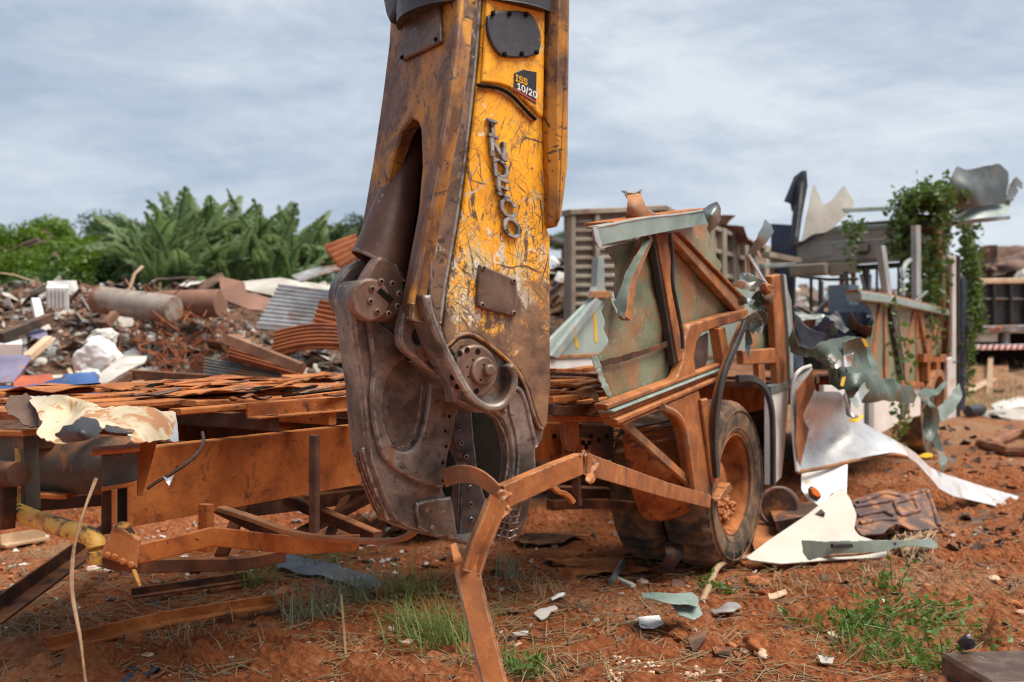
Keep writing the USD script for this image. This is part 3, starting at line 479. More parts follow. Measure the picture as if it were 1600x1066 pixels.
obj('rear_side_plate', prism(FP.off(-.45), [(705, -20), (850, -20), (850, 520), (840, 660), (820, 760), (780, 840), (745, 852), (712, 845), (692, 830), (690, 640), (660, 560), (620, 500), (640, 330), (680, 150)], -.05, 0, bev=.006), 'hole_dark', shear)  # greasy plate coloured near black, standing in for the shade inside the jaws
obj('rear_web', prism(Frame(FP.hit([(852, 300)])[0]-FP.ez*.056, -E2, (0, 0, 1)), np.array([(0, -.62), (-.39, -.62), (-.39, .95), (0, .95)]), -.04, 0, uv=True), 'shear_brown', shear)
tp = FP.off(-.2)
obj('mounting_flange', tube(np.array([FP.w([(.17, 1.075)], -.2)[0], FP.w([(.17, 1.135)], -.2)[0]]), .262, 40), 'cover_black', shear)
obj('mounting_flange', tube(np.array([FP.w([(.17, 1.14)], -.2)[0], FP.w([(.17, 1.30)], -.2)[0]]), .20, 40), 'shear_brown', shear)
obj('side_bracket', prism(LP, [(612, -20), (640, -20), (632, 20), (622, 40), (617, 30), (612, 5)], .000, .035, bev=.008), 'cover_black', shear)
# cylinder guard and its fork
def cyl_guard():
    a, b = FP.off(-.34).hit([(652, 195)])[0], FP.off(-.27).hit([(592, 414)])[0]; ax = norm(b-a)
    ex = norm(np.cross(ax, FP.ez)); ey = np.cross(ax, ex); L = np.linalg.norm(b-a); v, f = [], []; n, m = 48, 16
    for sgn in (0, .009):
        for i in range(m+1):
            t = i/m; r = .032+.055*t-sgn; th = np.arange(n)*2*np.pi/n; end = L-.012*np.cos(th)-.028*np.sin(th) if i == m else np.full(n, L*.97*t)
            v.append(a+ax*end[:, None]+r*(np.cos(th)[:, None]*ex+np.sin(th)[:, None]*ey))
    v = np.vstack(v); N = (m+1)*n
    for l in range(2):
        for i in range(m):
            p = np.arange(n)+i*n+l*N; q = np.roll(p, -1); t = [np.stack([p, q, q+n], 1), np.stack([p, q+n, p+n], 1)]; f += [x[:, ::-1] if l == 0 else x for x in t]
    p = np.arange(n)+m*n; q = np.roll(p, -1); f += [np.stack([p, p+N, q+N], 1), np.stack([p, q+N, q], 1)]
    f = np.vstack(f); f = f[:, ::-1] if False else f
    obj('cylinder_guard', (v, f), 'guard_brown', shear, smooth=40)
    obj('guard_rim', tube(np.vstack([v[m*n:(m+1)*n], v[m*n:m*n+2]]), .006, 6), 'pin_steel', shear)
    obj('cylinder_rod', tube([a, b+ax*.0], .018, 20), 'bright_steel', shear)
cyl_guard()
ff = obj('rod_fork', prism(FP.off(-.115), px_smooth([(600, 400), (626, 418), (634, 450), (631, 482), (616, 501), (592, 504), (570, 492), (560, 466), (566, 440), (580, 416), (590, 402)], 2), -.04, 0, bev=.008), 'pin_steel', shear)
obj('rod_fork', prism(FP.off(-.30), px_smooth([(575, 405), (600, 430), (600, 500), (560, 505), (536, 495), (524, 478), (522, 455), (532, 432), (550, 412)], 2), -.045, 0, bev=.008), 'shear_steel', shear)
obj('fork_neck', prism(FP.off(-.125), [(594, 406), (620, 414), (628, 434), (600, 442), (590, 430)], -.04, 0), 'shear_brown', shear)
pin = obj('rod_pin', disc(FP, (600, 467), .060, -.112, -.075, .006, 40), 'pin_steel', shear)
cu = FP.uv([(600, 467)])[0]
cuo = FP.off(-.0735).uv([(601, 465)])[0]
for k in range(8):
    a = k*np.pi/4+.25; q = cuo+.046*np.array([np.cos(a), np.sin(a)])
    b = obj('bolt', prism(FP.off(-.0735), circle(q, .0085, 14), -.002, .004, bev=.0015, uv=True), 'pin_steel', pin); obj('socket', prism(FP.off(-.0735), circle(q, .0048, 8), .004, .0047, uv=True), 'hole_dark', b)
obj('pin_slot', prism(FP.off(-.074), [(589, 456), (595, 450), (616, 468), (610, 475)], -.001, .0008), 'hole_dark', pin)
# moving jaw
J = FP.off(-.15)
jaw = [(553, 446), (562, 438), (576, 436), (600, 445), (640, 500), (690, 560), (740, 560), (738, 615), (711, 640), (705, 682), (694, 721), (694, 766), (705, 796), (712, 838), (671, 838), (640, 830), (618, 818), (606, 800), (588, 752), (577, 721), (570, 671), (564, 600), (552, 520), (547, 470)]
mj = obj('moving_jaw', prism(J, jaw, -.105, 0, bev=.010), 'shear_steel', shear)
raised = [(566, 480), (600, 512), (640, 545), (690, 575), (733, 575), (731, 612), (709, 641), (703, 682), (693, 721), (692, 764), (672, 760), (648, 752), (630, 744), (610, 730), (594, 712), (584, 685), (578, 650), (575, 610), (580, 575), (574, 530)]
pocket = px_smooth([(660, 558), (668, 590), (664, 630), (656, 672), (645, 697), (630, 706), (614, 700), (603, 683), (596, 655), (595, 620), (602, 590), (618, 568), (640, 552)], 2)
obj('jaw_face_plate', prism(J, px_smooth(raised, 1), .0005, .018, [pocket], bev=.006), 'shear_steel', mj)
obj('weld_line', tube(J.off(.019).hit(smooth_path([(660, 603), (655, 650), (646, 682), (635, 697), (622, 701), (612, 696)], 3)), .0035, 6), 'bead_metal', mj)
tipb = [(648, 786), (668, 780), (702, 776), (706, 796), (712, 838), (672, 838), (652, 824), (647, 800)]
obj('cutting_blade', prism(J, tipb, .0005, .012, bev=.004), 'shear_steel', mj)
for q in ((672, 824), (694, 824), (664, 797), (690, 800)): obj('bolt', disc(J, q, .007, .012, .014, .001, 12), 'pin_steel', mj)
for q in ((697, 650), (691, 673), (692, 697), (687, 722), (688, 750)): obj('bolt_hole', disc(J, q, .0052, .018, .0192, .0003, 12), 'hole_dark', mj)
for k in range(4):
    p = smooth_path([(566-k*4, 700+k*3), (577-k*4, 742+k*2), (592-k*4, 780+k), (606-k*4, 812)], 3); obj('hard_facing', tube(J.off(-.008-k*.022).hit(p), .0055, 6, scale=.75+.45*meshkit.noise(np.arange(len(p))[:, None]*np.ones(3)*.9+k, k)), 'bead_metal', mj)
# bearing cup, main pin, ear
lip_o = [(649, 462), (655, 493), (664, 518), (676, 545), (690, 572), (706, 602), (724, 628), (748, 642), (772, 641), (789, 625), (797, 600), (797, 582), (788, 568)]
lip_i = [(781, 572), (788, 584), (788, 599), (782, 617), (769, 630), (750, 631), (731, 618), (716, 595), (701, 567), (687, 540), (675, 513), (666, 489), (661, 462)]
obj('bearing_cup', prism(FP, list(map(tuple, smooth_path(lip_o, 2)))+list(map(tuple, smooth_path(lip_i, 2))), -.05, .045, bev=.005), 'shear_steel', shear)
ear = px_smooth([(637, 474), (646, 482), (655, 512), (672, 545), (690, 586), (675, 582), (650, 562), (629, 545), (624, 524), (629, 494)], 1)
hole = px_smooth([(652, 514), (660, 518), (663, 530), (658, 540), (650, 539), (645, 528), (646, 518)], 2)
obj('lifting_ear', prism(FP.off(-.056), ear, -.035, 0, [hole], bev=.006), 'shear_steel', shear)
obj('cup_wall', prism(FP.off(-.056), [(690, 575), (715, 560), (745, 560), (780, 585), (775, 640), (748, 645), (715, 630), (690, 595), (660, 565), (680, 560)], -.09, 0), 'shear_steel', shear)
mp_ = obj('main_pin', disc(FP, (735, 580), .076, .001, .030, .006, 44), 'pin_steel', shear)
h = obj('pin_cap', disc(FP, (744, 579), .040, .031, .042, .004, 36), 'pin_steel', mp_); obj('pin_stub', disc(FP, (749, 578), .017, .042, .062, .004, 20), 'pin_steel', mp_)
c0 = FP.off(.031).uv([(735, 580)])[0]
for a in (20, 65, 100, 125, 150, 195, 225, 250, 290, 335):
    q = c0+.061*np.array([math.cos(math.radians(a)), math.sin(math.radians(a))]); obj('pin_hole', prism(FP.off(.031), circle(q, .0085, 12), -.001, .0006, uv=True), 'hole_dark', mp_)
c0 = FP.off(.043).uv([(744, 579)])[0]
for a in (30, 110, 160, 215, 300):
    q = c0+.031*np.array([math.cos(math.radians(a)), math.sin(math.radians(a))]); obj('pin_hole', prism(FP.off(.043), circle(q, .0036, 8), -.0005, .0006, uv=True), 'hole_dark', mp_)
obj('cup_patch', prism(FP, [(700, 545), (715, 530), (735, 528), (755, 540), (752, 546), (735, 540), (718, 542), (708, 555)], .0005, .010, bev=.003), 'worn_yellow', shear)
obj('weld_line', tube(FP.off(.012).hit(smooth_path([(692, 548), (716, 524), (736, 520), (762, 537), (788, 558), (808, 578), (822, 606), (831, 640), (840, 666), (847, 671)], 3)), .006, 7), 'shear_brown', shear)
# fixed jaw: raised field, hard facing
obj('jaw_rib', tube(FP.off(.004).hit(smooth_path([(788, 642), (789, 622), (800, 606), (812, 608), (822, 630), (829, 665), (836, 698)], 3)), .009, 8), 'shear_steel', shear)
obj('jaw_field', prism(FP, px_smooth([(812, 612), (820, 630), (828, 660), (834, 695), (836, 740), (830, 780), (815, 820), (800, 832), (790, 815), (797, 775), (806, 745), (808, 700), (800, 660), (793, 645), (794, 622), (802, 611)], 2), .0005, .007, bev=.003), 'shear_steel', shear)
for k in range(4):
    p = smooth_path([(758+k*1, 640), (778+k*3, 655), (791+k*3, 685), (795+k*3, 720), (789+k*3, 755), (778+k*2, 790)], 3); obj('hard_facing', tube(FP.off(-.004-k*.013).hit(p-np.array([(3*k, 0)])), .0042, 6, scale=.7+.5*meshkit.noise(np.arange(len(p))[:, None]*np.ones(3)*.8+k, 7+k)), 'bead_metal', shear)
rngH = np.random.default_rng(3)
for k in range(4):
    p = smooth_path([(806-k*9+10, 778+k*4), (806-k*9+2, 812), (804-k*9-6, 845-k)], 3); obj('hard_facing', tube(FP.off(.007).hit(resample(p, 2)+rngH.normal(0, .35, (len(resample(p, 2)), 2))), .0032, 5), 'bead_metal', shear)
for k in range(5):
    p = [(782-k*1.6, 792+k*11), (797, 797+k*11), (814-k*2, 796+k*10)]; obj('hard_facing', tube(FP.off(.007).hit(resample(p, 2)+rngH.normal(0, .3, (len(resample(p, 2)), 2))), .0026, 5), 'bead_metal', shear)
rb = obj('rear_blade', prism(FP.off(-.315), [(704, 600), (703, 660), (707, 690), (724, 725), (719, 764), (717, 838), (745, 849), (768, 838), (762, 790), (748, 740), (742, 690), (738, 640), (736, 600)], -.045, 0, bev=.006), 'blade_steel', shear)
for q in ((717, 669), (720, 692), (728, 714), (731, 740), (734, 762), (735, 788), (736, 812)):
    b = obj('blade_bolt', disc(FP.off(-.315), q, .0085, 0, .004, .001, 14), 'blade_steel', rb); obj('socket', disc(FP.off(-.315), q, .004, .004, .0048, .0003, 8), 'hole_dark', b)
obj('jaw_tip', prism(FP.off(-.20), [(696, 832), (742, 846), (770, 840), (775, 852), (745, 856), (700, 846)], -.15, 0, bev=.008), 'shear_steel', shear)

# ---------------------------------------------------------------- wrecked bus
U = np.array([math.sin(math.radians(31.9)), math.cos(math.radians(31.9)), 0]); NI = np.array([-U[1], U[0], 0]); ZZ = np.array([0, 0, 1.])
WC = np.array([1.373, 6.14, .52])
BF = Frame([WC[0], WC[1], 0], U, ZZ)                                # near side of the bus; its normal points out at the viewer
def B(t, o, z): return np.array([WC[0], WC[1], 0])+U*t+NI*o+ZZ*z    # along, inwards, up
bus = thing('wrecked_bus', 'wreck of a green and white bus torn down to its rusty chassis and wheels', 'bus')
BP = lambda name, mesh, mat, **k: obj(name, mesh, mat, bus, **k)
# chassis
for o in (.90, 1.72):
    p = np.array([B(t, o, .89) for t in np.linspace(-3.72, 7.4, 12)]); BP('chassis_rail', sweep(csec(.085, .265, .012)*np.array([-1 if o < 1 else 1, 1]), p), 'rust_orange')
for i, t in enumerate((-3.3, -2.75, -2.0, -1.2, -.5, .45, 1.4, 2.6, 3.8, 5.2)): BP('crossmember', bar(B(t, .95, .95), B(t, 1.68, .95), .07, .11), 'rust_dark')
BP('deck_edge', sweep(lsec(.06, .055, .006), [B(t, .68, 1.115) for t in np.linspace(-3.35, -1.15, 5)]), 'rust_orange')
rg = np.random.default_rng(12)
for k, o in enumerate((.80, .98, 1.17, 1.36, 1.56, 1.76, 1.97, 2.18, 2.36)):
    a, b = -3.5+rg.uniform(-.2, .3), -.9+rg.uniform(-.2, .5); BP('floor_bar', bar(B(a, o, 1.145+rg.uniform(0, .02)), B(b, o+rg.uniform(-.03, .03), 1.15+rg.uniform(0, .03)), rg.uniform(.05, .12), .022, n=8, warp=.03, seed=k), 'rust_dusty' if k % 3 else 'rust_orange')
for k, t in enumerate(np.linspace(-3.25, -.7, 9)):
    BP('floor_joist', bar(B(t, .64, 1.095+.0), B(t+rg.uniform(-.05, .05), 2.42, 1.095), .045, .06), 'rust_orange' if k % 2 else 'rust_dark')
for k, (t0, t1, o0, o1) in enumerate(((-3.3, -2.6, 1.0, 1.6), (-2.9, -2.2, 1.5, 2.2), (-2.2, -1.5, .85, 1.3), (-1.7, -1.0, 1.5, 2.3), (-2.4, -1.8, 2.0, 2.4), (-3.4, -2.9, 1.8, 2.4))):
    p2, f2 = grid_poly(jag([(t0, o0), (t1, o0+.05), (t1-.05, o1), (t0+.1, o1-.06)], .035, .12, k), .05); z2 = 1.172+.035*meshkit.noise(np.c_[p2*5, p2[:, 0]*0+k], k); BP('floor_sheet', thicken(np.array([B(a, b, z) for (a, b), z in zip(p2, z2)]), f2, .004), 'rust_dusty')
for k in range(46):
    c = B(rg.uniform(-3.4, -.9), rg.uniform(.66, 2.3), 1.185); a = rg.uniform(-.35, .35); L = rg.uniform(.08, .5); d = (U*math.cos(a)+NI*math.sin(a))*L/2; BP('rust_flake' if k % 2 else 'thin_bar', bar(c-d, c+d+ZZ*rg.uniform(-.01, .03), rg.uniform(.01, .05), .008, n=4, warp=.02, seed=k), ['rust_dark', 'rust_dusty', 'rust_brown', 'hole_dark'][k % 4])
for k in range(16):
    c = B(rg.uniform(-3.3, -1.2), rg.uniform(.7, 1.6), 1.175); BP('dirt_lump', mv(rock(rg.uniform(.015, .035), 50+k, 1, .5), c), 'clod' if k % 2 else 'rust_dark')
BP('hanging_post', bar(P(491, 680, 3.72), P(491, 832, 3.72), .034, .03), 'rust_brown')
BP('hanging_post', bar(P(322, 788, 3.30), P(322, 862, 3.30), .05, .03), 'rust_orange')
# rear left stub structure
q = lambda x, y, D: P(x, y, D)
SF = Frame(P(180, 760, 3.05), (math.sin(math.radians(68)), math.cos(math.radians(68)), 0), ZZ)
BP('end_post', [prism(SF, [(158, 706), (176, 706), (176, 835), (158, 835)], -.10, 0, bev=.003)], 'rust_dark')
BP('end_plate', prism(SF, [(158, 712), (214, 702), (215, 750), (206, 752), (160, 762)], .001, .012, bev=.003), 'tank_grey', label='grey blackened plate above the corner post')
BP('end_flange', prism(SF, [(143, 703), (218, 697), (218, 703), (145, 710)], -.08, .05, bev=.002), 'rust_orange')
BP('end_flange', prism(SF, [(158, 760), (210, 751), (210, 757), (158, 766)], -.02, .04, bev=.002), 'rust_orange')
BP('end_rib', prism(SF, [(174, 762), (183, 761), (183, 830), (174, 830)], -.06, .05, bev=.002), 'rust_orange')
BP('end_rib', prism(SF, [(198, 758), (208, 757), (206, 832), (198, 835)], -.06, .04, bev=.002), 'rust_orange')
BP('end_web', prism(SF, [(183, 762), (199, 758), (199, 830), (183, 830)], -.06, -.03), 'tank_grey')
BP('bracket', prism(SF.off(-.12), [(214, 690), (248, 680), (238, 720), (222, 775), (214, 775)], -.02, 0, bev=.002), 'rust_orange')
lug = Frame(P(190, 856, 2.92), (math.sin(math.radians(76)), math.cos(math.radians(76)), 0), ZZ)
lp = BP('bolted_plate', prism(lug, [(177, 822), (219, 843), (213, 888), (160, 872), (158, 862)], -.03, 0, bev=.004), 'frame_rust')
for x, y in ((168, 867), (179, 870), (192, 877), (205, 882)): obj('bolt', disc(lug, (x, y), .010, 0, .012, .003, 6), 'rust_orange', lp)
BP('bolted_plate', prism(lug.off(-.032), jag([(160, 870), (214, 886), (205, 896), (185, 895), (160, 886)], 1.2, 6, 2), -.05, 0), 'rust_dark')
BP('torn_flap', sheet([(176, 824), (188, 815), (200, 816), (212, 834), (206, 836), (196, 828)], lug.off(.004), .004, 4, .006, 30), 'yellow_pipe')
BP('hanging_strap', sheet([(206, 890), (212, 890), (221, 915), (217, 917)], lug.off(.004), .004, 4), 'yellow_pipe')
BP('drag_pipe', tube(smooth_path([q(0, 786, 3.35), q(18, 794, 3.3), q(40, 806, 3.22), q(100, 826, 3.05), q(140, 836, 3.0), q(152, 850, 2.98), q(151, 880, 2.98)], 2), .029, 14), 'yellow_pipe', label='flaking yellow pipe')
BP('tank', sweep(circle((0, 0), .11, 26), [q(86, 728, 4.0), q(90, 728, 3.98), q(215, 728, 3.68), q(220, 728, 3.66)], scale=[.9, 1, 1, .9]), 'tank_grey', label='grey cylindrical tank under the deck')
BP('end_beam', bar(q(-40, 735, 3.5), q(50, 735, 3.28), .05, .26), 'tank_grey'); BP('end_beam_flange', bar(q(-40, 676, 3.48), q(54, 676, 3.26), .09, .02), 'rust_orange')
BP('end_beam', bar(q(38, 700, 3.3), q(38, 812, 3.3), .035, .05), 'yellow_pipe'); BP('roller', tube([q(-30, 742, 3.3), q(-2, 742, 3.2), q(30, 741, 3.1)], .045, 18, scale=[1, 1, .85]), 'rust_dark')
BP('end_beam', bar(q(8, 760, 3.2), q(5, 825, 3.2), .06, .05), 'rust_dark'); BP('end_beam', bar(q(-60, 690, 3.9), q(90, 690, 3.9), .1, .05), 'rust_dark')
for (x0, y0, x1, y1, D0, D1, w, hh, m) in ((55, 745, 330, 742, 4.2, 4.9, .06, .09, 'rust_dark'), (0, 650, 60, 640, 3.7, 4.0, .3, .03, 'rust_dusty'), (20, 790, 340, 765, 4.6, 5.2, .05, .06, 'rust_dark'), (55, 768, 120, 770, 3.9, 3.9, .2, .02, 'rust_dusty')):
    BP('frame_bar', bar(q(x0, y0, D0), q(x1, y1, D1), w, hh, n=5, warp=.02, seed=x0), m)
# lower bent bars
def strapbar(pts, w, h, mat, name='bent_bar', up=(0, 0, 1), label=None, parent=None): return obj(name, sweep(rect(w, h, .003), smooth_path([q(*p) for p in pts], 2), up), mat, parent or bus, label=label)
strapbar([(215, 866, 3.0), (262, 856, 3.08), (318, 842, 3.2), (330, 838, 3.22), (400, 846, 3.35), (470, 853, 3.5), (560, 848, 3.7)], .012, .062, 'rust_orange')
strapbar([(345, 795, 3.5), (400, 812, 3.4), (440, 828, 3.35), (470, 836, 3.35), (520, 843, 3.4), (575, 846, 3.4), (615, 846, 3.35), (640, 838, 3.3), (650, 825, 3.28), (662, 821, 3.25)], .036, .018, 'frame_brown', label='rusty bar with a curled end')
strapbar([(215, 884, 3.25), (300, 882, 3.4), (370, 882, 3.55), (440, 868, 3.7)], .05, .045, 'rust_dark')
for (x0, y0, D0, x1, y1, D1, w, h_) in ((380, 790, 4.4, 345, 870, 4.1, .05, .03), (450, 780, 4.6, 590, 840, 4.2, .05, .05), (415, 862, 4.2, 640, 745, 5.3, .05, .04), (540, 775, 5.0, 510, 850, 4.6, .05, .02), (300, 772, 4.2, 460, 850, 4.0, .045, .05), (385, 795, 4.6, 600, 770, 5.2, .06, .07), (420, 770, 5.4, 600, 765, 5.6, .04, .06), (640, 770, 5.4, 560, 850, 4.9, .05, .03)):
    BP('frame_bar', bar(q(x0, y0, D0), q(x1, y1, D1), w, h_), 'rust_dark')
# wheels
def wheel(t, o, mat_side='tyre'):
    c = B(t, o, .515); ax = -NI                                      # towards the outside
    R, w = .519, .27
    prof = [(R-.212, .03), (R-.205, .0), (R-.175, -.012), (R-.13, -.022), (R-.085, -.022), (R-.045, -.014), (R-.022, .004), (R-.006, .022), (R, .05), (R, w-.05), (R-.006, w-.022), (R-.04, w+.012), (R-.13, w+.02), (R-.2, w), (R-.212, w-.03)]
    pr = smooth_path([(r, x) for r, x in prof], 1); n = 144; v, f = [], []
    th = np.arange(n)*2*np.pi/n; e1, e2 = U, ZZ
    for k, (r, x) in enumerate(pr):
        rr = np.full(n, r)
        if r > R-.03: rr = rr-np.where((np.arange(n)//2) % 2 == 0, .018 if r < R-.002 else .016, 0)
        z = rr*np.sin(th); z = np.maximum(z, -R+.012)
        v.append(c-ax*x+rr[:, None]*np.cos(th)[:, None]*e1+z[:, None]*e2)
    m = len(pr)
    for k in range(m-1):
        a = np.arange(n)+k*n; b = np.roll(a, -1); f += [np.stack([a, b, b+n], 1), np.stack([a, b+n, a+n], 1)]
    f = np.vstack(f); v = np.vstack(v)
    wh = obj('wheel', (v, f), 'tyre', bus, label='large road worn tyre caked in red dust' if o < .2 else None, smooth=40)
    for r_ in (R-.062, R-.168): obj('tyre_rib', tube([c-ax*(-.024 if r_ > .4 else -.012)+r_*(np.cos(a)*e1+np.sin(a)*e2) for a in np.linspace(0, 2*np.pi, 90)], .005, 6), 'tyre', wh)
    if o < .2:
        prof = [(.306, .0), (.315, .004), (.312, .016), (.296, .028), (.288, .05), (.285, .10), (.272, .135), (.20, .150), (.145, .14), (.14, .11), (.10, .09), (.0, .088)]
        v, f = [], []; n = 64; th = np.arange(n)*2*np.pi/n
        for r, x in prof: v.append(c-ax*x+r*(np.cos(th)[:, None]*e1+np.sin(th)[:, None]*e2))
        for k in range(len(prof)-1):
            a = np.arange(n)+k*n; b = np.roll(a, -1); f += [np.stack([a, b, b+n], 1), np.stack([a, b+n, a+n], 1)]
        rim = obj('rim', (np.vstack(v), np.vstack(f)[:, ::-1]), 'rim_dirt', wh)
        for k in range(10): a = k*np.pi/5; obj('wheel_nut', tube([c-ax*.145+.17*(np.cos(a)*e1+np.sin(a)*e2), c-ax*.12+.17*(np.cos(a)*e1+np.sin(a)*e2)], .014, 6), 'rust_dark', wh)
        ms = []; r = np.random.default_rng(8)
        for k in range(130):
            a = r.uniform(-2.5, -.75); rad = r.uniform(.10, .265)*1; pz = max(rad*math.sin(a), -.27); ms.append(mv(rock(r.uniform(.006, .026), k, 1, .8), c-ax*(.10-.06*max(0, -pz/.27)+r.uniform(0, .03))+e1*rad*math.cos(a)*.9+e2*(pz+.02)))
        obj('packed_dirt', ms, 'clod', wh, kind='stuff')
    return wh
outer_wheel = wheel(0, 0); wheel(0, .34); wheel(0, 1.95); wheel(0, 2.27)
for k in range(13):
    a = math.radians(-118+k*4.6); r0 = .43; cc = B(0, 0, .515)-NI*.023+r0*(U*math.cos(a)+ZZ*math.sin(a)); tx = -U*math.sin(a)+ZZ*math.cos(a); ty = U*math.cos(a)+ZZ*math.sin(a)
    if k in (4, 9): continue
    w_ = .010 if k % 2 else .013
    m = [sweep(rect(.006, .006, .001), [cc-tx*w_-ty*.018, cc-tx*w_+ty*.018], NI), sweep(rect(.006, .006, .001), [cc-tx*w_+ty*(.018 if k % 3 else -.018), cc+tx*w_+ty*.018], NI)]
    if k % 2: m.append(sweep(rect(.006, .006, .001), [cc+tx*w_-ty*.018, cc+tx*w_+ty*.018], NI))
    obj('tyre_lettering', m, 'black_rubber', outer_wheel)
BP('axle', tube([B(0, .55, .52), B(0, 2.0, .52)], .09, 18), 'rust_dark'); BP('differential', mv(trimesh.creation.icosphere(subdivisions=3, radius=.2), B(0, 1.3, .54)), 'rust_dark')
for k in range(6): BP('leaf_spring', bar(B(-.85+k*.09, .93, .76-k*.024), B(.85-k*.09, .93, .76-k*.024), .08, .018, n=6), 'rust_orange')
for k in range(7): BP('leaf_spring', bar(B(-1.45+k*.04, .62+.02*k, .98-k*.028), B(-.35, .66, .96-k*.028), .09, .018, n=4, warp=.02, seed=k), 'rust_dusty' if k % 2 else 'rust_dark')
# things seen under the deck right of the shear
for (x, y, w_, h_, D, dz, m) in ((880, 690, 60, 62, 5.3, .12, 'rust_orange'), (935, 690, 50, 55, 5.5, .10, 'rust_dark'), (915, 700, 20, 30, 5.2, .1, 'rust_dusty')):
    f_ = Frame(q(x, y, D), U, ZZ); ms = prism(f_, [(x-w_/2, y-h_/2), (x+w_/2, y-h_/2), (x+w_/2, y+h_/2), (x-w_/2, y+h_/2)], -dz, 0, bev=.01); h0 = BP('spring_hanger', ms, m)
    for k in range(3): obj('bolt', disc(f_, (x-w_*.25+k*w_*.25, y-8+6*(k % 2)), .014, 0, .012, .002, 8), 'hole_dark', h0)
BP('hanger_plate', prism(Frame(q(890, 700, 5.0), U, ZZ), px_smooth([(882, 650), (905, 650), (906, 690), (902, 705), (890, 706), (884, 690)], 1), -.03, 0, bev=.005), 'frame_rust')
for (x0, y0, D0, x1, y1, D1, w_, h_, m) in ((857, 600, 4.9, 960, 598, 5.6, .06, .02, 'rust_dusty'), (857, 612, 4.9, 955, 608, 5.5, .14, .015, 'rust_dusty'), (857, 625, 4.7, 975, 612, 5.4, .05, .03, 'rust_orange'), (857, 640, 4.7, 950, 640, 5.3, .05, .05, 'rust_dark'), (857, 655, 4.8, 970, 648, 5.4, .06, .03, 'rust_orange'), (850, 745, 4.6, 895, 785, 4.7, .03, .025, 'rust_orange'),
        (900, 745, 5.0, 902, 790, 5.0, .04, .03, 'rust_dark'), (860, 790, 5.6, 990, 790, 5.9, .08, .05, 'rust_dark'), (860, 770, 6.2, 985, 775, 6.4, .1, .08, 'rust_dark'), (880, 585, 5.6, 1000, 590, 6.0, .2, .02, 'rust_dark'), (860, 580, 5.9, 960, 578, 6.3, .1, .03, 'rust_dusty')):
    BP('frame_bar', bar(q(x0, y0, D0), q(x1, y1, D1), w_, h_, n=6, warp=.03, seed=x0+y0), m)
BP('curled_edge', sheet([(886, 625), (900, 610), (930, 606), (936, 618), (934, 632), (925, 622), (905, 622), (892, 640), (884, 645)], [(886, 640, 5.0), (900, 615, 4.9), (930, 608, 5.0), (935, 630, 4.9)], .004, 4, .02, 18, 5), 'frame_rust')
BP('curled_edge', sheet([(912, 640), (940, 625), (965, 622), (975, 632), (940, 640), (920, 648)], [(912, 645, 5.0), (965, 622, 5.1), (975, 632, 5.0), (930, 648, 4.95)], .004, 4, .02, 18, 8), 'frame_rust')
# near side of the bus body, hanging twisted
def pl(poly, k0, k1, mat, name, hole=(), bev=.003, label=None, parent=None): return obj(name, prism(BF, poly, k0, k1, hole, bev), mat, parent or bus, label=label)
skin = [(948, 388), (954, 398), (960, 408), (962, 430), (958, 448), (966, 472), (972, 498), (962, 478), (952, 461), (945, 484), (953, 500), (950, 514), (956, 532), (940, 548), (925, 561), (936, 586), (944, 606), (953, 622), (960, 634), (1052, 604), (1066, 560), (1080, 512), (1168, 487), (1158, 466), (1146, 452), (1132, 442), (1124, 430), (1126, 412), (1118, 398), (1112, 374), (1106, 348), (1040, 360), (1000, 372)]
BP('side_panel', sheet(jag(skin, .7, 5, 4), BF.off(-.06), .004, 6, .04, 2.6, 3, .02), 'green_paint', label='green side panel torn along its left edge and streaked with rust')
BP('torn_flap', sheet(jag([(1012, 368), (1016, 376), (990, 428), (984, 445), (976, 500), (968, 490), (957, 470), (962, 470), (968, 458), (976, 430), (990, 405)], .5, 4, 2), [(1012, 370, 4.98), (984, 440, 4.55), (972, 498, 4.45), (960, 465, 4.5), (990, 405, 4.75)], .004, 5, .01, 8), 'green_dark')
BP('torn_edge', sheet(jag([(924, 558), (932, 556), (938, 572), (948, 600), (956, 622), (950, 620), (936, 596)], .8, 3, 3), BF.off(.01), .004, 3, .012, 25, 6), 'green_clean')
BP('body_strut', sweep(rect(.06, .05, .006), BF.off(.0).hit([(1011, 370), (984, 436), (975, 498)]), BF.ez), 'frame_brown')
pl([(1026, 366), (1041, 366), (1072, 556), (1060, 566)], -.045, .0, 'frame_rust', 'pillar'); pl([(1023, 368), (1026, 366), (1060, 562), (1057, 572)], -.045, -.01, 'black_rubber', 'pillar_seal')
BP('seal_strip', tube(BF.off(.045).hit(smooth_path([(1047, 365), (1052, 400), (1050, 440), (1058, 480), (1066, 520), (1067, 545)], 2)), .011, 8), 'black_rubber')
pl([(1043, 363), (1055, 364), (1164, 474), (1162, 488), (1152, 486)], -.045, .0, 'frame_brown', 'body_brace', bev=.006)
pl([(1057, 363), (1064, 368), (1166, 470), (1164, 474)], -.045, .018, 'frame_rust', 'brace_flange')
gus = [(1068, 530), (1076, 507), (1120, 494), (1166, 482), (1172, 498), (1120, 511), (1096, 520), (1086, 536), (1082, 560), (1086, 588), (1046, 602), (1058, 585), (1066, 562)]
pl(gus, -.045, .01, 'frame_rust', 'window_rail', bev=.008)
pl([(1084, 536), (1112, 520), (1112, 560), (1106, 578), (1086, 586), (1082, 560)], -.03, -.02, 'rust_brown', 'inner_plate')
pl([(1115, 514), (1126, 511), (1134, 566), (1124, 570)], -.03, .03, 'frame_rust', 'body_strut')
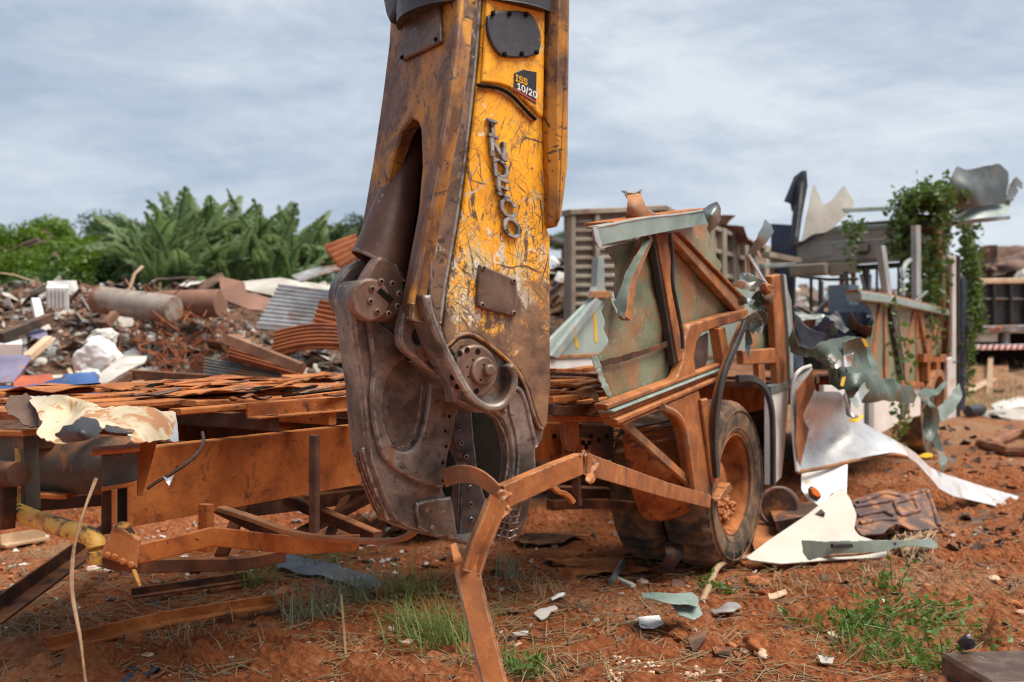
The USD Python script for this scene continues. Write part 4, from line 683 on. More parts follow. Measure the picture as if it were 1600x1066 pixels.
for k, (a, b, z0, z1, m) in enumerate(((0, .28, -.05, .012, 'frame_rust'), (.30, .42, -.05, .03, 'green_clean'), (.44, .70, -.05, .005, 'frame_rust'), (.72, 1, -.05, .025, 'frame_rust'))):
    top0, bot0, top1, bot1 = np.array((943, 632.)), np.array((960, 664.)), np.array((1128, 565.)), np.array((1132, 589.))
    pl([tuple(top0+(bot0-top0)*b), tuple(top1+(bot1-top1)*b), tuple(top1+(bot1-top1)*a), tuple(top0+(bot0-top0)*a)], z0, z1, m, 'waist_rail', bev=.008)
BP('seam', sheet(jag([(928, 566), (970, 556), (1010, 545), (1050, 530), (1052, 538), (1010, 553), (970, 566), (932, 575)], .6, 5, 6), BF.off(-.028), .006, 5, .006, 12), 'rust_dark')
arch_o = [(966, 660), (1000, 648), (1090, 609), (1104, 680), (1124, 752), (1120, 764), (1106, 778), (1094, 776)]
arch_i = [(1086, 768), (1078, 720), (1072, 684), (1066, 662), (1054, 646), (1036, 640), (1012, 648), (985, 660), (972, 668)]
pl(arch_o+list(map(tuple, smooth_path(arch_i, 2))), -.06, .01, 'frame_rust', 'wheel_arch_frame', bev=.01)
pl([(1088, 625), (1098, 622), (1118, 745), (1108, 768)], .011, .03, 'frame_rust', 'arch_rib', bev=.006)
BP('arch_flange', tube(BF.off(.03).hit(smooth_path([(1034, 636), (1056, 645), (1068, 666), (1075, 700), (1084, 768)], 2)), .02, 8), 'frame_brown')
pl(jag([(1086, 770), (1104, 778), (1124, 752), (1127, 762), (1118, 776), (1100, 783)], .8, 4, 8), -.05, .07, 'frame_rust', 'arch_foot')
BP('mudguard', sheet(px_smooth([(970, 672), (1010, 668), (1060, 664), (1076, 700), (1094, 770), (1098, 785), (1070, 804), (1030, 816), (1006, 812), (990, 780), (978, 720)], 1), [(970, 670, 5.45), (1060, 664, 5.75), (1076, 720, 5.72), (1098, 785, 5.80), (1030, 816, 5.78), (1006, 760, 5.62), (985, 720, 5.5), (1040, 740, 5.55)], .006, 9), 'rust_dusty', label='curved rust red mudguard over the wheel')
for k in range(4): BP('mudguard_rib', bar(q(978+k*3, 672+k*9, 5.32), q(1064+k*2, 654+k*9, 5.55), .012, .012), 'rust_dark')
BP('arch_brace', bar(q(972, 660, 4.95), q(1074, 752, 5.5), .03, .045), 'frame_brown')
# gutter rail on top and folded ends
rail = [(926, 358), (1000, 343), (1104, 330), (1112, 349), (1050, 360), (990, 372), (933, 384), (928, 372)]
BP('gutter_rail', sheet(rail, BF.off(.06), .012, 6, .006, 6, 2), 'green_clean')
BP('gutter_top', sweep(rect(.06, .012, .004), BF.off(.04).hit(smooth_path([(925, 356), (960, 349), (1000, 341), (1060, 335), (1104, 328)], 2)), ZZ), 'light_post')
BP('gutter_top', sweep(rect(.16, .014, .004), BF.off(-.03).hit(smooth_path([(936, 350), (975, 343), (1010, 338), (1060, 331), (1098, 327)], 2)), ZZ), 'rust_orange')
BP('gutter_end', sheet([(926, 356), (932, 354), (940, 384), (936, 388), (930, 376)], BF.off(.07), .006, 4), 'bright_steel')
BP('folded_end', sheet([(1097, 327), (1108, 320), (1121, 315), (1126, 325), (1126, 342), (1118, 354), (1108, 364), (1106, 346)], [(1097, 327, 5.55), (1121, 315, 5.4), (1126, 342, 5.5), (1108, 364, 5.6), (1110, 338, 5.35)], .004, 4, .01, 8), 'grey_sheet', label='dark folded end of the gutter')
ps = [(975, 300), (988, 302), (1001, 297), (1003, 310), (1009, 324), (1018, 333), (1031, 339), (1000, 344), (974, 349), (980, 330), (981, 312)]
BP('pillar_stub', sheet(px_smooth(ps, 1), [(975, 300, 4.95), (988, 320, 4.82), (1001, 297, 5.0), (1031, 339, 5.1), (974, 349, 4.9), (1000, 335, 4.85)], .006, 4, .004, 10), 'frame_brown')
BP('stub_rim', tube([q(*a) for a in ((973, 299, 4.93), (980, 301, 4.9), (990, 302, 4.92), (1002, 296, 4.98))], .007, 6), 'light_post')
for pts in ([(976, 302), (984, 315), (984, 335), (976, 347)], [(999, 299), (1002, 314), (1010, 328), (1030, 338)]): BP('stub_rim', tube([q(x, y, 4.88+.003*(x-976)) for x, y in smooth_path(pts, 2)], .005, 6), 'light_post')
# fender rubbers
def strap(pts, w, t, mat, name, label=None): return BP(name, sweep(rect(w, t, .004), smooth_path([q(*p) for p in pts], 3), BF.ez), mat, label=label)
strap([(1164, 505, 5.95), (1150, 540, 5.85), (1130, 585, 5.72), (1120, 640, 5.68), (1117, 690, 5.7), (1121, 745, 5.75)], .055, .02, 'black_rubber', 'fender_rubber')
strap([(1158, 507, 5.98), (1140, 548, 5.9), (1124, 590, 5.75), (1113, 640, 5.7), (1110, 690, 5.72)], .02, .03, 'frame_rust', 'fender_edge')
strap([(1152, 592, 6.2), (1172, 590, 6.3), (1192, 600, 6.35), (1204, 625, 6.38), (1208, 660, 6.4), (1208, 758, 6.42)], .045, .03, 'black_rubber', 'fender_rubber')
pl([(1208, 612), (1236, 606), (1234, 640), (1229, 700), (1224, 748), (1212, 760), (1208, 758)], -.06, -.01, 'white_paint', 'corner_post', bev=.012, label='white painted post behind the wheel')
pl([(1204, 604), (1240, 594), (1240, 606), (1206, 617)], -.06, .0, 'grey_sheet', 'corner_cap')
# second window bay and torn metal between
pl([(1208, 432), (1222, 428), (1230, 520), (1232, 600), (1218, 604), (1214, 520)], -.06, -.01, 'frame_rust', 'pillar', bev=.006)
pl([(1222, 428), (1226, 430), (1236, 520), (1238, 596), (1233, 600), (1230, 520)], -.06, .012, 'light_post', 'pillar_edge')
pl([(1164, 548), (1216, 544), (1216, 568), (1166, 570)], -.06, -.015, 'frame_rust', 'window_rail', bev=.006)
BP('side_panel', sheet([(1165, 500), (1190, 470), (1214, 455), (1216, 544), (1166, 548)], BF.off(-.09), .004, 6, .02, 4, 7), 'green_paint')
BP('side_panel', sheet([(1226, 440), (1236, 470), (1240, 520), (1236, 570), (1232, 540)], BF.off(-.09), .004, 5, .01, 4, 7), 'green_paint')
pl([(1190, 570), (1199, 568), (1202, 604), (1192, 606)], -.06, -.02, 'frame_rust', 'body_strut')
rgm = np.random.default_rng(77)
for k, (x, y, w_, h_, D, m) in enumerate(((1172, 440, 42, 22, 6.0, 'green_clean'), (1186, 470, 40, 30, 6.1, 'green_dark'), (1178, 505, 34, 36, 6.0, 'green_clean'), (1196, 448, 26, 22, 6.15, 'frame_rust'), (1190, 500, 16, 40, 6.05, 'grey_sheet'), (1165, 470, 30, 14, 5.9, 'grey_sheet'), (1168, 535, 12, 46, 6.1, 'grey_sheet'), (1200, 470, 18, 34, 6.25, 'rust_dark'), (1160, 445, 36, 10, 5.85, 'white_paint'))):
    a = np.arange(9)*2*np.pi/9; poly = np.stack([x+w_/2*np.cos(a)*rgm.uniform(.6, 1.2, 9), y+h_/2*np.sin(a)*rgm.uniform(.6, 1.2, 9)], 1)
    BP('torn_sheet', sheet(poly, [(x-w_/2, y-h_/2, D+rgm.uniform(-.15, .15)), (x+w_/2, y-h_/2, D+rgm.uniform(-.15, .15)), (x+w_/2, y+h_/2, D+rgm.uniform(-.2, .2)), (x-w_/2, y+h_/2, D+rgm.uniform(-.2, .2)), (x, y, D+rgm.uniform(-.15, .15))], .003, 4, .05, 9, k, .03), m)
BP('bent_blade', sheet([(1167, 398), (1180, 378), (1196, 342), (1204, 352), (1210, 362), (1194, 382), (1178, 398)], [(1167, 398, 6.1), (1196, 342, 6.2), (1210, 362, 6.4), (1178, 398, 6.2), (1188, 372, 6.0)], .004, 4, .01, 10), 'grey_sheet', label='bent grey metal blade standing up')
strap([(1168, 396, 6.1), (1178, 412, 6.15), (1192, 436, 6.15), (1200, 448, 6.2)], .03, .012, 'bright_steel', 'torn_strip'); strap([(1168, 396, 6.1), (1170, 420, 6.15), (1172, 440, 6.15)], .05, .01, 'frame_brown', 'torn_strip')
def sheet_bit(s, sd, c):
    r = np.random.default_rng(sd); m = grid_sheet(lambda u, w: np.stack([(u-.5)*s, (w-.5)*s*.6, .5*s*(meshkit.fbm(np.stack([u*2+sd, w*2, 0*u], 1), 2, sd)-.5)+.5*s*np.abs(u-r.uniform(.3, .7))*r.uniform(-1, 1)], 1), 6, 6, .005); return mv(m, c, rotm(r.normal(0, .8), r.normal(0, .8), r.uniform(0, 6.28)))
# second side section, with its struts
S2 = [(1338, 457), (1388, 464), (1484, 488), (1482, 540), (1480, 616), (1420, 640), (1350, 640), (1336, 545), (1356, 528), (1366, 503), (1358, 480), (1345, 470)]
BP('side_panel', sheet(S2, BF.off(-.06), .004, 6, .01, 3, 2), 'green_paint', label='green side panel with a round bite cut from it')
pl([(1334, 455), (1388, 463), (1484, 487), (1484, 495), (1386, 475), (1336, 470)], -.07, .06, 'green_clean', 'waist_rail', bev=.01)
pl([(1333, 453), (1388, 460), (1484, 484), (1484, 487), (1388, 464), (1334, 457)], -.07, .04, 'frame_brown', 'waist_rail')
for (a, b, w_, m, z) in (((1385, 472), (1368, 590), 5, 'frame_brown', -.04), ((1391, 470), (1392, 600), 4, 'frame_brown', -.04), ((1396, 478), (1416, 600), 5, 'black_rubber', -.01), ((1436, 487), (1420, 592), 5, 'frame_brown', -.04), ((1440, 485), (1440, 600), 3, 'frame_rust', -.045), ((1442, 487), (1455, 555), 5, 'frame_brown', -.02), ((1469, 493), (1457, 556), 5, 'frame_brown', -.02), ((1474, 493), (1474, 610), 5, 'frame_brown', -.04), ((1481, 490), (1481, 630), 5, 'frame_rust', .0)):
    pl([(a[0]-w_/2, a[1]), (a[0]+w_/2, a[1]), (b[0]+w_/2, b[1]), (b[0]-w_/2, b[1])], -.058, z, m, 'body_strut')
for poly in ([(1440, 553), (1478, 554), (1478, 566), (1440, 566)], [(1394, 594), (1440, 598), (1440, 606), (1394, 602)], [(1446, 566), (1450, 566), (1450, 596), (1446, 596)], [(1460, 566), (1465, 566), (1465, 580), (1460, 580)]): pl(poly, -.05, .03, 'frame_rust', 'window_rail')
BP('front_wheel', [tube([B(7.2, .05, .52), B(7.2, .33, .52)], .5, 40)], 'tyre'); pl(px_smooth([(1446, 610), (1450, 590), (1458, 578), (1467, 578), (1472, 592), (1474, 640), (1468, 650), (1470, 600), (1464, 586), (1456, 592), (1452, 612)], 1), -.05, .05, 'frame_brown', 'wheel_arch_frame')
BP('front_wheel', [tube([B(7.2, 1.95, .52), B(7.2, 2.25, .52)], .5, 40)], 'tyre')
for a, b in ((1290, 1323), (1327, 1352), (1355, 1362), (1364, 1420), (1424, 1440)):
    f = lambda x: (602+(x-1290)*.02, 690-(x-1290)*.27 if x > 1390 else 690-(x-1290)*.06)
    pl([(a, f(a)[0]), (b, f(b)[0]), (b, f(b)[1]), (a, f(a)[1])], -.05, -.01 if a != 1355 else .02, 'white_paint' if a != 1355 else 'light_post', 'skirt_panel', bev=.006)
for x in (1325, 1422): pl([(x-2.5, 600), (x+4, 600), (x+1 if x < 1400 else x-12, 680 if x < 1400 else 668), (x-3 if x < 1400 else x-17, 680 if x < 1400 else 668)], -.04, .01, 'black_rubber', 'skirt_seal')
pl([(1400, 662), (1422, 650), (1422, 658), (1402, 672)], -.05, .02, 'frame_brown', 'skirt_edge')
# big white skirt peeled down to the ground
sk = [(1236, 592), (1250, 576), (1268, 572), (1272, 590), (1274, 612), (1310, 612), (1320, 622), (1322, 650), (1350, 662), (1375, 676), (1400, 690), (1430, 708), (1450, 728), (1478, 742), (1520, 756), (1565, 768), (1592, 776), (1584, 790), (1560, 792), (1530, 785), (1490, 776), (1468, 764), (1450, 744), (1432, 724), (1416, 714), (1395, 708), (1370, 712), (1330, 720), (1290, 730), (1246, 737), (1241, 690), (1238, 640)]
skc = [(1236, 592, 7.05), (1268, 572, 7.35), (1244, 735, 6.90), (1241, 660, 6.95), (1274, 612, 7.25), (1262, 690, 7.20), (1320, 622, 7.6), (1322, 715, 7.25), (1300, 660, 7.42), (1360, 680, 7.55), (1395, 706, 7.42), (1430, 708, 7.9), (1420, 716, 7.55), (1450, 744, 7.72), (1460, 734, 8.05), (1520, 756, 8.45), (1500, 778, 8.22), (1592, 776, 8.85), (1570, 792, 8.42)]
BP('peeled_skirt', sheet(sk, skc, .004, 7, .012, 2.5, 5), 'white_metal', label='shiny white skirt panel peeled outwards down to the earth')
BP('skirt_rim', tube([q(*a) for a in smooth_path([(1266, 572, 7.32), (1250, 577, 7.1), (1238, 594, 7.0), (1238, 650, 6.94), (1242, 700, 6.9), (1246, 737, 6.88)], 2)], .014, 8), 'white_paint')
BP('skirt_rim', tube([q(*a) for a in smooth_path([(1246, 738, 6.88), (1290, 731, 7.0), (1330, 721, 7.2), (1370, 713, 7.32), (1398, 709, 7.4), (1418, 715, 7.52)], 2)], .014, 8), 'frame_brown')
BP('skirt_edge', sheet([(1262, 588), (1270, 575), (1274, 612), (1262, 680), (1250, 730), (1244, 700), (1244, 610)], [(1262, 588, 7.02), (1272, 575, 7.3), (1262, 680, 7.14), (1248, 730, 6.86), (1244, 650, 6.9)], .003, 6), 'frame_rust')
# crumpled green skin
def crump(name, poly, at, amp, fr, seed, mat='green_dark', crease=.16, step=3.5, label=None, parent=None): return obj(name, sheet(jag(poly, .8, 5, seed), at, .003, step, amp*1.1, fr*.42, seed, crease*.75), mat, parent or bus, label=label)
crump('crumpled_skin', [(1238, 510), (1250, 535), (1268, 540), (1300, 530), (1330, 528), (1352, 532), (1365, 550), (1373, 585), (1360, 592), (1340, 590), (1330, 596), (1325, 606), (1312, 612), (1298, 600), (1286, 575), (1272, 552), (1252, 556), (1236, 552), (1232, 530)], [(1238, 510, 6.9), (1250, 550, 7.0), (1272, 540, 6.85), (1310, 532, 7.3), (1300, 570, 6.9), (1340, 560, 7.5), (1352, 532, 7.6), (1372, 590, 7.4), (1325, 600, 7.0), (1312, 610, 6.95), (1290, 575, 7.1)], .10, 4, 31, label='dark green roof skin crumpled over the skirt')
crump('crumpled_skin', [(1320, 534), (1350, 530), (1366, 548), (1374, 588), (1352, 594), (1335, 575)], [(1320, 534, 7.1), (1350, 530, 7.25), (1374, 588, 7.35), (1335, 580, 6.95), (1345, 555, 7.3)], .06, 5, 32)
crump('crumpled_skin', [(1314, 584), (1340, 590), (1366, 584), (1376, 592), (1388, 588), (1404, 592), (1420, 598), (1436, 606), (1442, 620), (1436, 632), (1410, 630), (1385, 626), (1368, 628), (1345, 634), (1330, 626), (1318, 606)], [(1314, 590, 6.95), (1340, 600, 6.85), (1366, 590, 7.15), (1385, 615, 7.2), (1404, 592, 7.5), (1442, 620, 7.9), (1420, 605, 7.55), (1345, 634, 6.95), (1400, 630, 7.4)], .10, 5, 33)
crump('crumpled_skin', [(1326, 622), (1340, 608), (1362, 594), (1370, 604), (1352, 622), (1338, 634)], [(1326, 622, 6.75), (1362, 594, 6.9), (1352, 622, 6.7), (1370, 604, 6.95)], .03, 6, 34, 'light_post')
crump('crumpled_skin', [(1434, 604), (1450, 596), (1470, 598), (1486, 586), (1490, 590), (1474, 606), (1456, 612), (1470, 632), (1480, 650), (1476, 668), (1462, 682), (1452, 690), (1444, 672), (1440, 650), (1446, 626)], [(1434, 604, 8.2), (1470, 598, 8.4), (1490, 588, 8.6), (1456, 615, 8.1), (1480, 655, 8.2), (1452, 690, 8.0), (1442, 660, 8.15), (1462, 640, 8.0)], .05, 5, 35)
crump('crumpled_skin', [(1462, 676), (1474, 660), (1478, 690), (1480, 720), (1476, 738), (1470, 730), (1466, 700)], [(1462, 676, 8.1), (1478, 690, 8.2), (1476, 738, 8.05), (1466, 705, 8.15)], .02, 6, 36)
crump('crumpled_skin', [(1470, 630), (1484, 618), (1500, 596), (1508, 614), (1498, 634), (1480, 652), (1472, 644)], [(1470, 632, 8.3), (1500, 596, 8.7), (1508, 614, 8.55), (1480, 652, 8.2), (1490, 625, 8.4)], .03, 6, 37)
BP('torn_strip', tube([q(*a) for a in smooth_path([(1320, 616, 7.0), (1326, 640, 6.95), (1334, 656, 6.9), (1340, 650, 6.9)], 2)], .012, 7), 'bright_steel'); BP('torn_strip', sheet([(1327, 655), (1338, 652), (1350, 648), (1348, 654), (1338, 660), (1328, 659)], [(1327, 655, 6.9), (1350, 648, 7.0), (1338, 660, 6.85), (1340, 653, 6.9)], .004, 3), 'yellow_plain')
for poly, D in (([(1300, 575), (1312, 562), (1318, 570), (1308, 576)], 6.8), ([(1318, 556), (1334, 552), (1330, 572), (1320, 574)], 6.85)): BP('torn_strip', sheet(poly, [(poly[0][0], poly[0][1], D), (poly[1][0], poly[1][1], D), (poly[2][0], poly[2][1], D+.1), (poly[3][0], poly[3][1], D-.05)], .003, 3), 'white_metal')
for poly in ([(1346, 528), (1352, 530), (1358, 542), (1352, 542)], [(1316, 590), (1322, 588), (1318, 604), (1313, 603)]): BP('paint_stripe', sheet(poly, [(poly[0][0], poly[0][1], 7.0 if poly[0][0] > 1330 else 6.72), (poly[1][0], poly[1][1], 7.0 if poly[0][0] > 1330 else 6.72), (poly[2][0], poly[2][1], 7.0 if poly[0][0] > 1330 else 6.7), (poly[3][0], poly[3][1], 7.0 if poly[0][0] > 1330 else 6.7)], .002, 3), 'yellow_plain')
# far side wall
FF = Frame(B(0, 2.45, 0), U, ZZ)
far = lambda poly, z0, z1, m, n, **k: obj(n, prism(FF, poly, z0, z1, bev=.004), m, bus, **k)
far([(840, 565), (860, 530), (925, 466), (960, 460), (1110, 440), (1235, 470), (1235, 600), (840, 560)], -.03, 0, 'green_far', 'side_panel', label='pale green panel of the far side')
far([(840, 562), (1000, 556), (1235, 570), (1235, 610), (1000, 600), (840, 586)], .001, .02, 'white_paint', 'skirt_panel')
far([(840, 556), (1000, 549), (1235, 563), (1235, 568), (1000, 555), (840, 562)], .021, .04, 'frame_brown', 'waist_rail')
far([(922, 466), (932, 472), (862, 560), (850, 556)], .021, .07, 'light_post', 'body_brace')
far([(928, 402), (937, 402), (938, 448), (944, 462), (920, 462), (926, 448)], -.02, .05, 'light_post', 'pillar_stub')
far([(918, 455), (946, 455), (950, 466), (915, 466)], .02, .06, 'frame_brown', 'pillar_stub')
for p in ([(925, 470), (929, 470), (933, 535), (929, 535)], [(894, 512), (898, 510), (904, 545), (900, 545)], [(953, 515), (956, 513), (957, 540), (954, 540)]): far(p, .001, .006, 'yellow_plain', 'paint_stripe')
for k in range(14): BP('floor_bar', bar(B(1.3+.5*k, .1, 1.08), B(1.3+.5*k, 2.4, 1.08), .08, .05), 'rust_dark')
BP('floor_sheet', prism(Frame(B(0, 0, 1.11), U, NI), np.array([(1.4, .1), (8.2, .1), (8.2, 2.4), (1.4, 2.4)]), 0, .02, uv=True), 'rust_dark')
# front end seen from inside
FE = Frame(B(8.35, 2.45, 0), -NI, ZZ); fe = lambda poly, z0, z1, m, n, bev=.006, hole=(), **k: obj(n, prism(FE, poly, z0, z1, hole, bev), m, k.pop('parent', bus), **k)
fe([(1206, 400), (1240, 385), (1290, 360), (1330, 352), (1400, 348), (1480, 340), (1482, 398), (1440, 404), (1400, 408), (1300, 415), (1240, 418), (1206, 416)], -.10, 0, 'cream_cap', 'front_header', label='cream header panel with a small framed window')
hp = px_smooth([(1262, 386), (1290, 378), (1350, 374), (1420, 370), (1440, 374), (1440, 400), (1400, 404), (1300, 410), (1264, 412), (1256, 402)], 1)
fe(hp, .002, .03, 'cream_cap', 'header_panel', bev=.02)
fe([(1268, 381), (1300, 378), (1302, 400), (1270, 404)], .031, .045, 'cream_cap', 'hatch_lid', bev=.008)
mfr = px_smooth([(1334, 380), (1360, 378), (1361, 396), (1336, 398)], 1)
w = fe(mfr, .031, .07, 'black_rubber', 'header_window'); fe([(1338, 383), (1357, 381), (1358, 393), (1339, 394)], .071, .078, 'tan_truck', 'pane', parent=w)
for x, w_ in ((1308, 14), (1372, 16), (1392, 10)): fe([(x, 382), (x+w_, 381), (x+w_, 388), (x, 389)], .031, .036, 'light_post', 'header_label')
fe([(1206, 350), (1240, 352), (1246, 400), (1206, 405)], -.02, .05, 'blue_dark', 'front_header')
fe([(1240, 416), (1298, 412), (1298, 430), (1242, 434)], .002, .25, 'tan_truck', 'luggage_locker', bev=.02); fe([(1300, 412), (1340, 410), (1338, 428), (1300, 432)], .002, .12, 'tan_truck', 'luggage_locker')
fe([(1216, 416), (1242, 414), (1240, 600), (1220, 600)], -.06, .05, 'blue_dark', 'front_pillar')
for x in (1312, 1330, 1352): fe([(x, 420), (x+6, 420), (x+6, 500), (x, 500)], -.06, .03, 'black_plastic' if x == 1352 else 'frame_brown', 'front_pillar')
fe([(1296, 465), (1350, 463), (1350, 520), (1296, 520)], -.08, -.04, 'blue_grey', 'partition')  # panel added to make the bus interior darker
fe([(1240, 488), (1480, 486), (1480, 640), (1240, 640)], -.08, -.02, 'blue_dark', 'front_panel')
BP('dashboard', bar(q(1248, 512, 10.6), q(1300, 512, 10.9), .5, .26, c=.05), 'black_plastic'); BP('dashboard', bar(q(1288, 508, 10.2), q(1345, 506, 10.5), .5, .17, c=.05), 'blue_grey')
BP('dashboard_hood', bar(q(1252, 494, 10.3), q(1296, 492, 10.6), .4, .05), 'black_plastic')
sw = np.array([q(1268, 494, 9.7)+.21*(np.cos(a)*norm(U+NI*.0)*.9+np.sin(a)*(norm(NI)*.75+ZZ*.45)) for a in np.linspace(0, 2*np.pi, 40)]); w = BP('steering_wheel', tube(sw, .015, 7), 'black_plastic'); obj('spoke', bar(sw[0], sw[20], .02, .012), 'black_plastic', w); obj('column', tube([sw.mean(0), sw.mean(0)+U*.35-ZZ*.5], .03, 8), 'black_plastic', w)
for k, (x, y, D, w_, h_, m) in enumerate(((1258, 540, 9.6, .5, .45, 'black_plastic'), (1310, 528, 9.9, .5, .5, 'blue_dark'), (1345, 520, 10.8, .4, .6, 'blue_grey'), (1225, 545, 9.2, .3, .5, 'rust_dark'), (1318, 480, 11.5, .3, .5, 'blue_grey'))): BP('seat_frame', bar(q(x, y, D)-ZZ*h_/2, q(x, y, D)+ZZ*h_/2, w_, .3, up=U, c=.05), m)  # plain boxes added as seats to make the bus interior darker
for (x0, y0, x1, y1, D0, D1, r) in ((1250, 432, 1340, 436, 12.4, 12.8, .02), (1284, 440, 1286, 520, 11.8, 11.6, .02), (1322, 424, 1328, 500, 12, 11.9, .025), (1345, 430, 1370, 505, 12, 11.2, .02), (1240, 520, 1290, 470, 10.2, 11.4, .015), (1360, 430, 1352, 540, 11.4, 11.0, .018)): BP('hand_rail', tube([q(x0, y0, D0), q((x0+x1)/2, (y0+y1)/2+3, (D0+D1)/2), q(x1, y1, D1)], r, 7), 'black_plastic')
rgi = np.random.default_rng(31)
for k in range(26): c = q(rgi.uniform(1232, 1345), rgi.uniform(505, 560), rgi.uniform(8.6, 10.4)); BP('torn_strip', sheet_bit(rgi.uniform(.15, .4), 60+k, c), ['blue_dark', 'black_plastic', 'rust_dark', 'green_dark', 'blue_grey'][k % 5])
# uprights at the front door and window pillars
for (x0, y0, x1, y1, w_, m, o) in ((1379, 384, 1390, 462, 7, 'light_post', .0), (1437, 352, 1438, 478, 7, 'light_post', .02), (1466, 352, 1480, 488, 7, 'frame_brown', .0), (1473, 352, 1485, 488, 5, 'light_post', -.03), (1443, 440, 1444, 476, 4, 'light_post', .05)):
    pl([(x0-w_/2, y0), (x0+w_/2, y0), (x1+w_/2, y1), (x1-w_/2, y1)], -.05-o, .01-o, m, 'window_pillar', bev=.006)
BP('grab_rail', tube([q(*a) for a in smooth_path([(1410, 462, 11.2), (1410, 430, 11.2), (1414, 412, 11.3), (1427, 404, 11.5)], 2)], .03, 8), 'light_post')
BP('torn_strip', bar(q(1426, 474, 11.3), q(1448, 456, 11.4), .05, .03), 'grey_sheet')
DF = Frame(q(1486, 500, 13.0), norm(U*.6+np.array([.9, .1, 0])), ZZ)
dr = BP('front_door', prism(DF, [(1474, 399), (1495, 399), (1495, 652), (1480, 656), (1480, 560), (1488, 558), (1488, 406), (1474, 406)], -.05, 0, bev=.01), 'white_paint', label='narrow white door frame at the front end')
BP('door_seal', prism(DF, [(1496, 399), (1500, 400), (1500, 650), (1496, 652)], -.05, .01), 'black_rubber'); BP('door_post', prism(DF, [(1502, 436), (1512, 438), (1508, 640), (1500, 642)], -.1, .01, bev=.01), 'blue_dark'); obj('door_latch', bar(q(1490, 566, 12.9), q(1498, 566, 12.9), .05, .02), 'black_plastic', dr)
pl([(1480, 610), (1490, 612), (1488, 650), (1478, 655)], -.06, .0, 'grey_sheet', 'skirt_panel')
# roof remnants
RF = B(6.6, 0, 3.0)
BP('roof_sheet', sheet([(1252, 378), (1270, 292), (1272, 288), (1279, 304), (1286, 321), (1300, 313), (1310, 300), (1318, 290), (1326, 302), (1334, 316), (1332, 328), (1318, 340), (1302, 356), (1288, 364), (1270, 366)], [(1252, 378, 11.4), (1270, 290, 11.8), (1286, 322, 11.7), (1318, 290, 12.2), (1334, 318, 12.1), (1290, 364, 11.6)], .006, 6, .02, 2, 4), 'cream_cap', label='cream ceiling sheet torn into two upright points')
BP('roof_bow', prism(Frame(q(1250, 330, 11.2), norm(np.array([.95, .3, 0])), ZZ), [(1250, 284), (1261, 266), (1263, 290), (1254, 340), (1248, 385), (1240, 382), (1244, 340)], -.08, 0, bev=.01), 'black_plastic')
BP('roof_bow', prism(Frame(q(1250, 330, 11.3), norm(np.array([.95, .3, 0])), ZZ), [(1228, 314), (1244, 275), (1256, 266), (1250, 300), (1240, 330), (1238, 318)], -.04, 0), 'blue_dark'); BP('roof_bow', prism(Frame(q(1250, 330, 11.15), norm(np.array([.95, .3, 0])), ZZ), [(1252, 286), (1257, 284), (1247, 370), (1243, 370)], -.01, 0), 'grey_sheet')
BP('roof_rail', bar(q(1316, 329, 11.9), q(1402, 325, 12.4), .05, .05), 'green_clean'); BP('roof_edge', bar(q(1290, 360, 12.3), q(1440, 352, 12.9), .18, .06), 'grey_sheet')
BP('roof_edge', bar(q(1190, 416, 12.4), q(1240, 414, 12.6), .1, .05), 'light_post'); BP('roof_edge', bar(q(1196, 398, 12.7), q(1246, 408, 13.2), .12, .07), 'tan_truck')
BP('roof_sheet', sheet(jag([(1470, 318), (1480, 290), (1497, 258), (1511, 265), (1530, 262), (1562, 255), (1574, 266), (1578, 275), (1573, 292), (1573, 318), (1540, 322), (1490, 328), (1476, 330)], .5, 6, 5), [(1470, 322, 12.05), (1497, 258, 12.1), (1562, 255, 12.55), (1574, 316, 12.5), (1520, 295, 12.05), (1500, 325, 12.1), (1540, 280, 12.35)], .005, 6, .02, 2.5, 6, .02), 'roof_dark', label='shiny grey roof sheet bent up over the front end')
BP('roof_gutter', sheet([(1486, 330), (1530, 322), (1580, 312), (1578, 326), (1574, 334), (1540, 340), (1500, 346), (1470, 352), (1470, 342)], [(1470, 346, 12.2), (1530, 330, 12.3), (1580, 314, 12.7), (1576, 332, 12.5), (1520, 342, 12.2)], .006, 5, .01, 4), 'green_clean')
BP('roof_gutter', bar(q(1468, 352, 12.2), q(1576, 340, 12.5), .06, .05), 'light_post'); BP('roof_gutter', bar(q(1480, 328, 12.2), q(1582, 312, 12.7), .06, .03), 'bright_steel')
BP('torn_strip', sheet(jag([(1574, 296), (1582, 280), (1590, 276), (1598, 286), (1598, 296), (1588, 290), (1590, 300), (1580, 316), (1574, 312)], .6, 3, 3), [(1574, 300, 12.6), (1590, 276, 12.7), (1598, 292, 12.8), (1578, 314, 12.6)], .005, 3, .03, 6), 'grey_sheet')
for (x, y0, y1, w_, m) in ((1262, 432, 498, 5, 'black_plastic'), (1276, 432, 495, 4, 'blue_dark'), (1345, 420, 470, 5, 'black_plastic'), (1366, 418, 470, 4, 'blue_dark'), (1400, 410, 476, 4, 'black_plastic'), (1420, 408, 480, 4, 'frame_brown'), (1452, 404, 490, 6, 'blue_dark')): fe([(x, y0), (x+w_, y0), (x+w_, y1), (x, y1)], -.10, -.085, m, 'window_post')
fe([(1206, 418), (1300, 416), (1480, 404), (1480, 412), (1300, 425), (1206, 427)], -.13, -.105, 'black_plastic', 'header_seal'); fe([(1240, 384), (1290, 358), (1330, 350), (1480, 338), (1480, 345), (1330, 357), (1292, 365), (1240, 390)], .03, .08, 'black_plastic', 'header_seal')  # black strips added along the header to darken the pale front end
BP('roof_gutter', tube([q(1418, 348, 12.3), q(1460, 352, 12.2)], .12, 14), 'black_plastic')

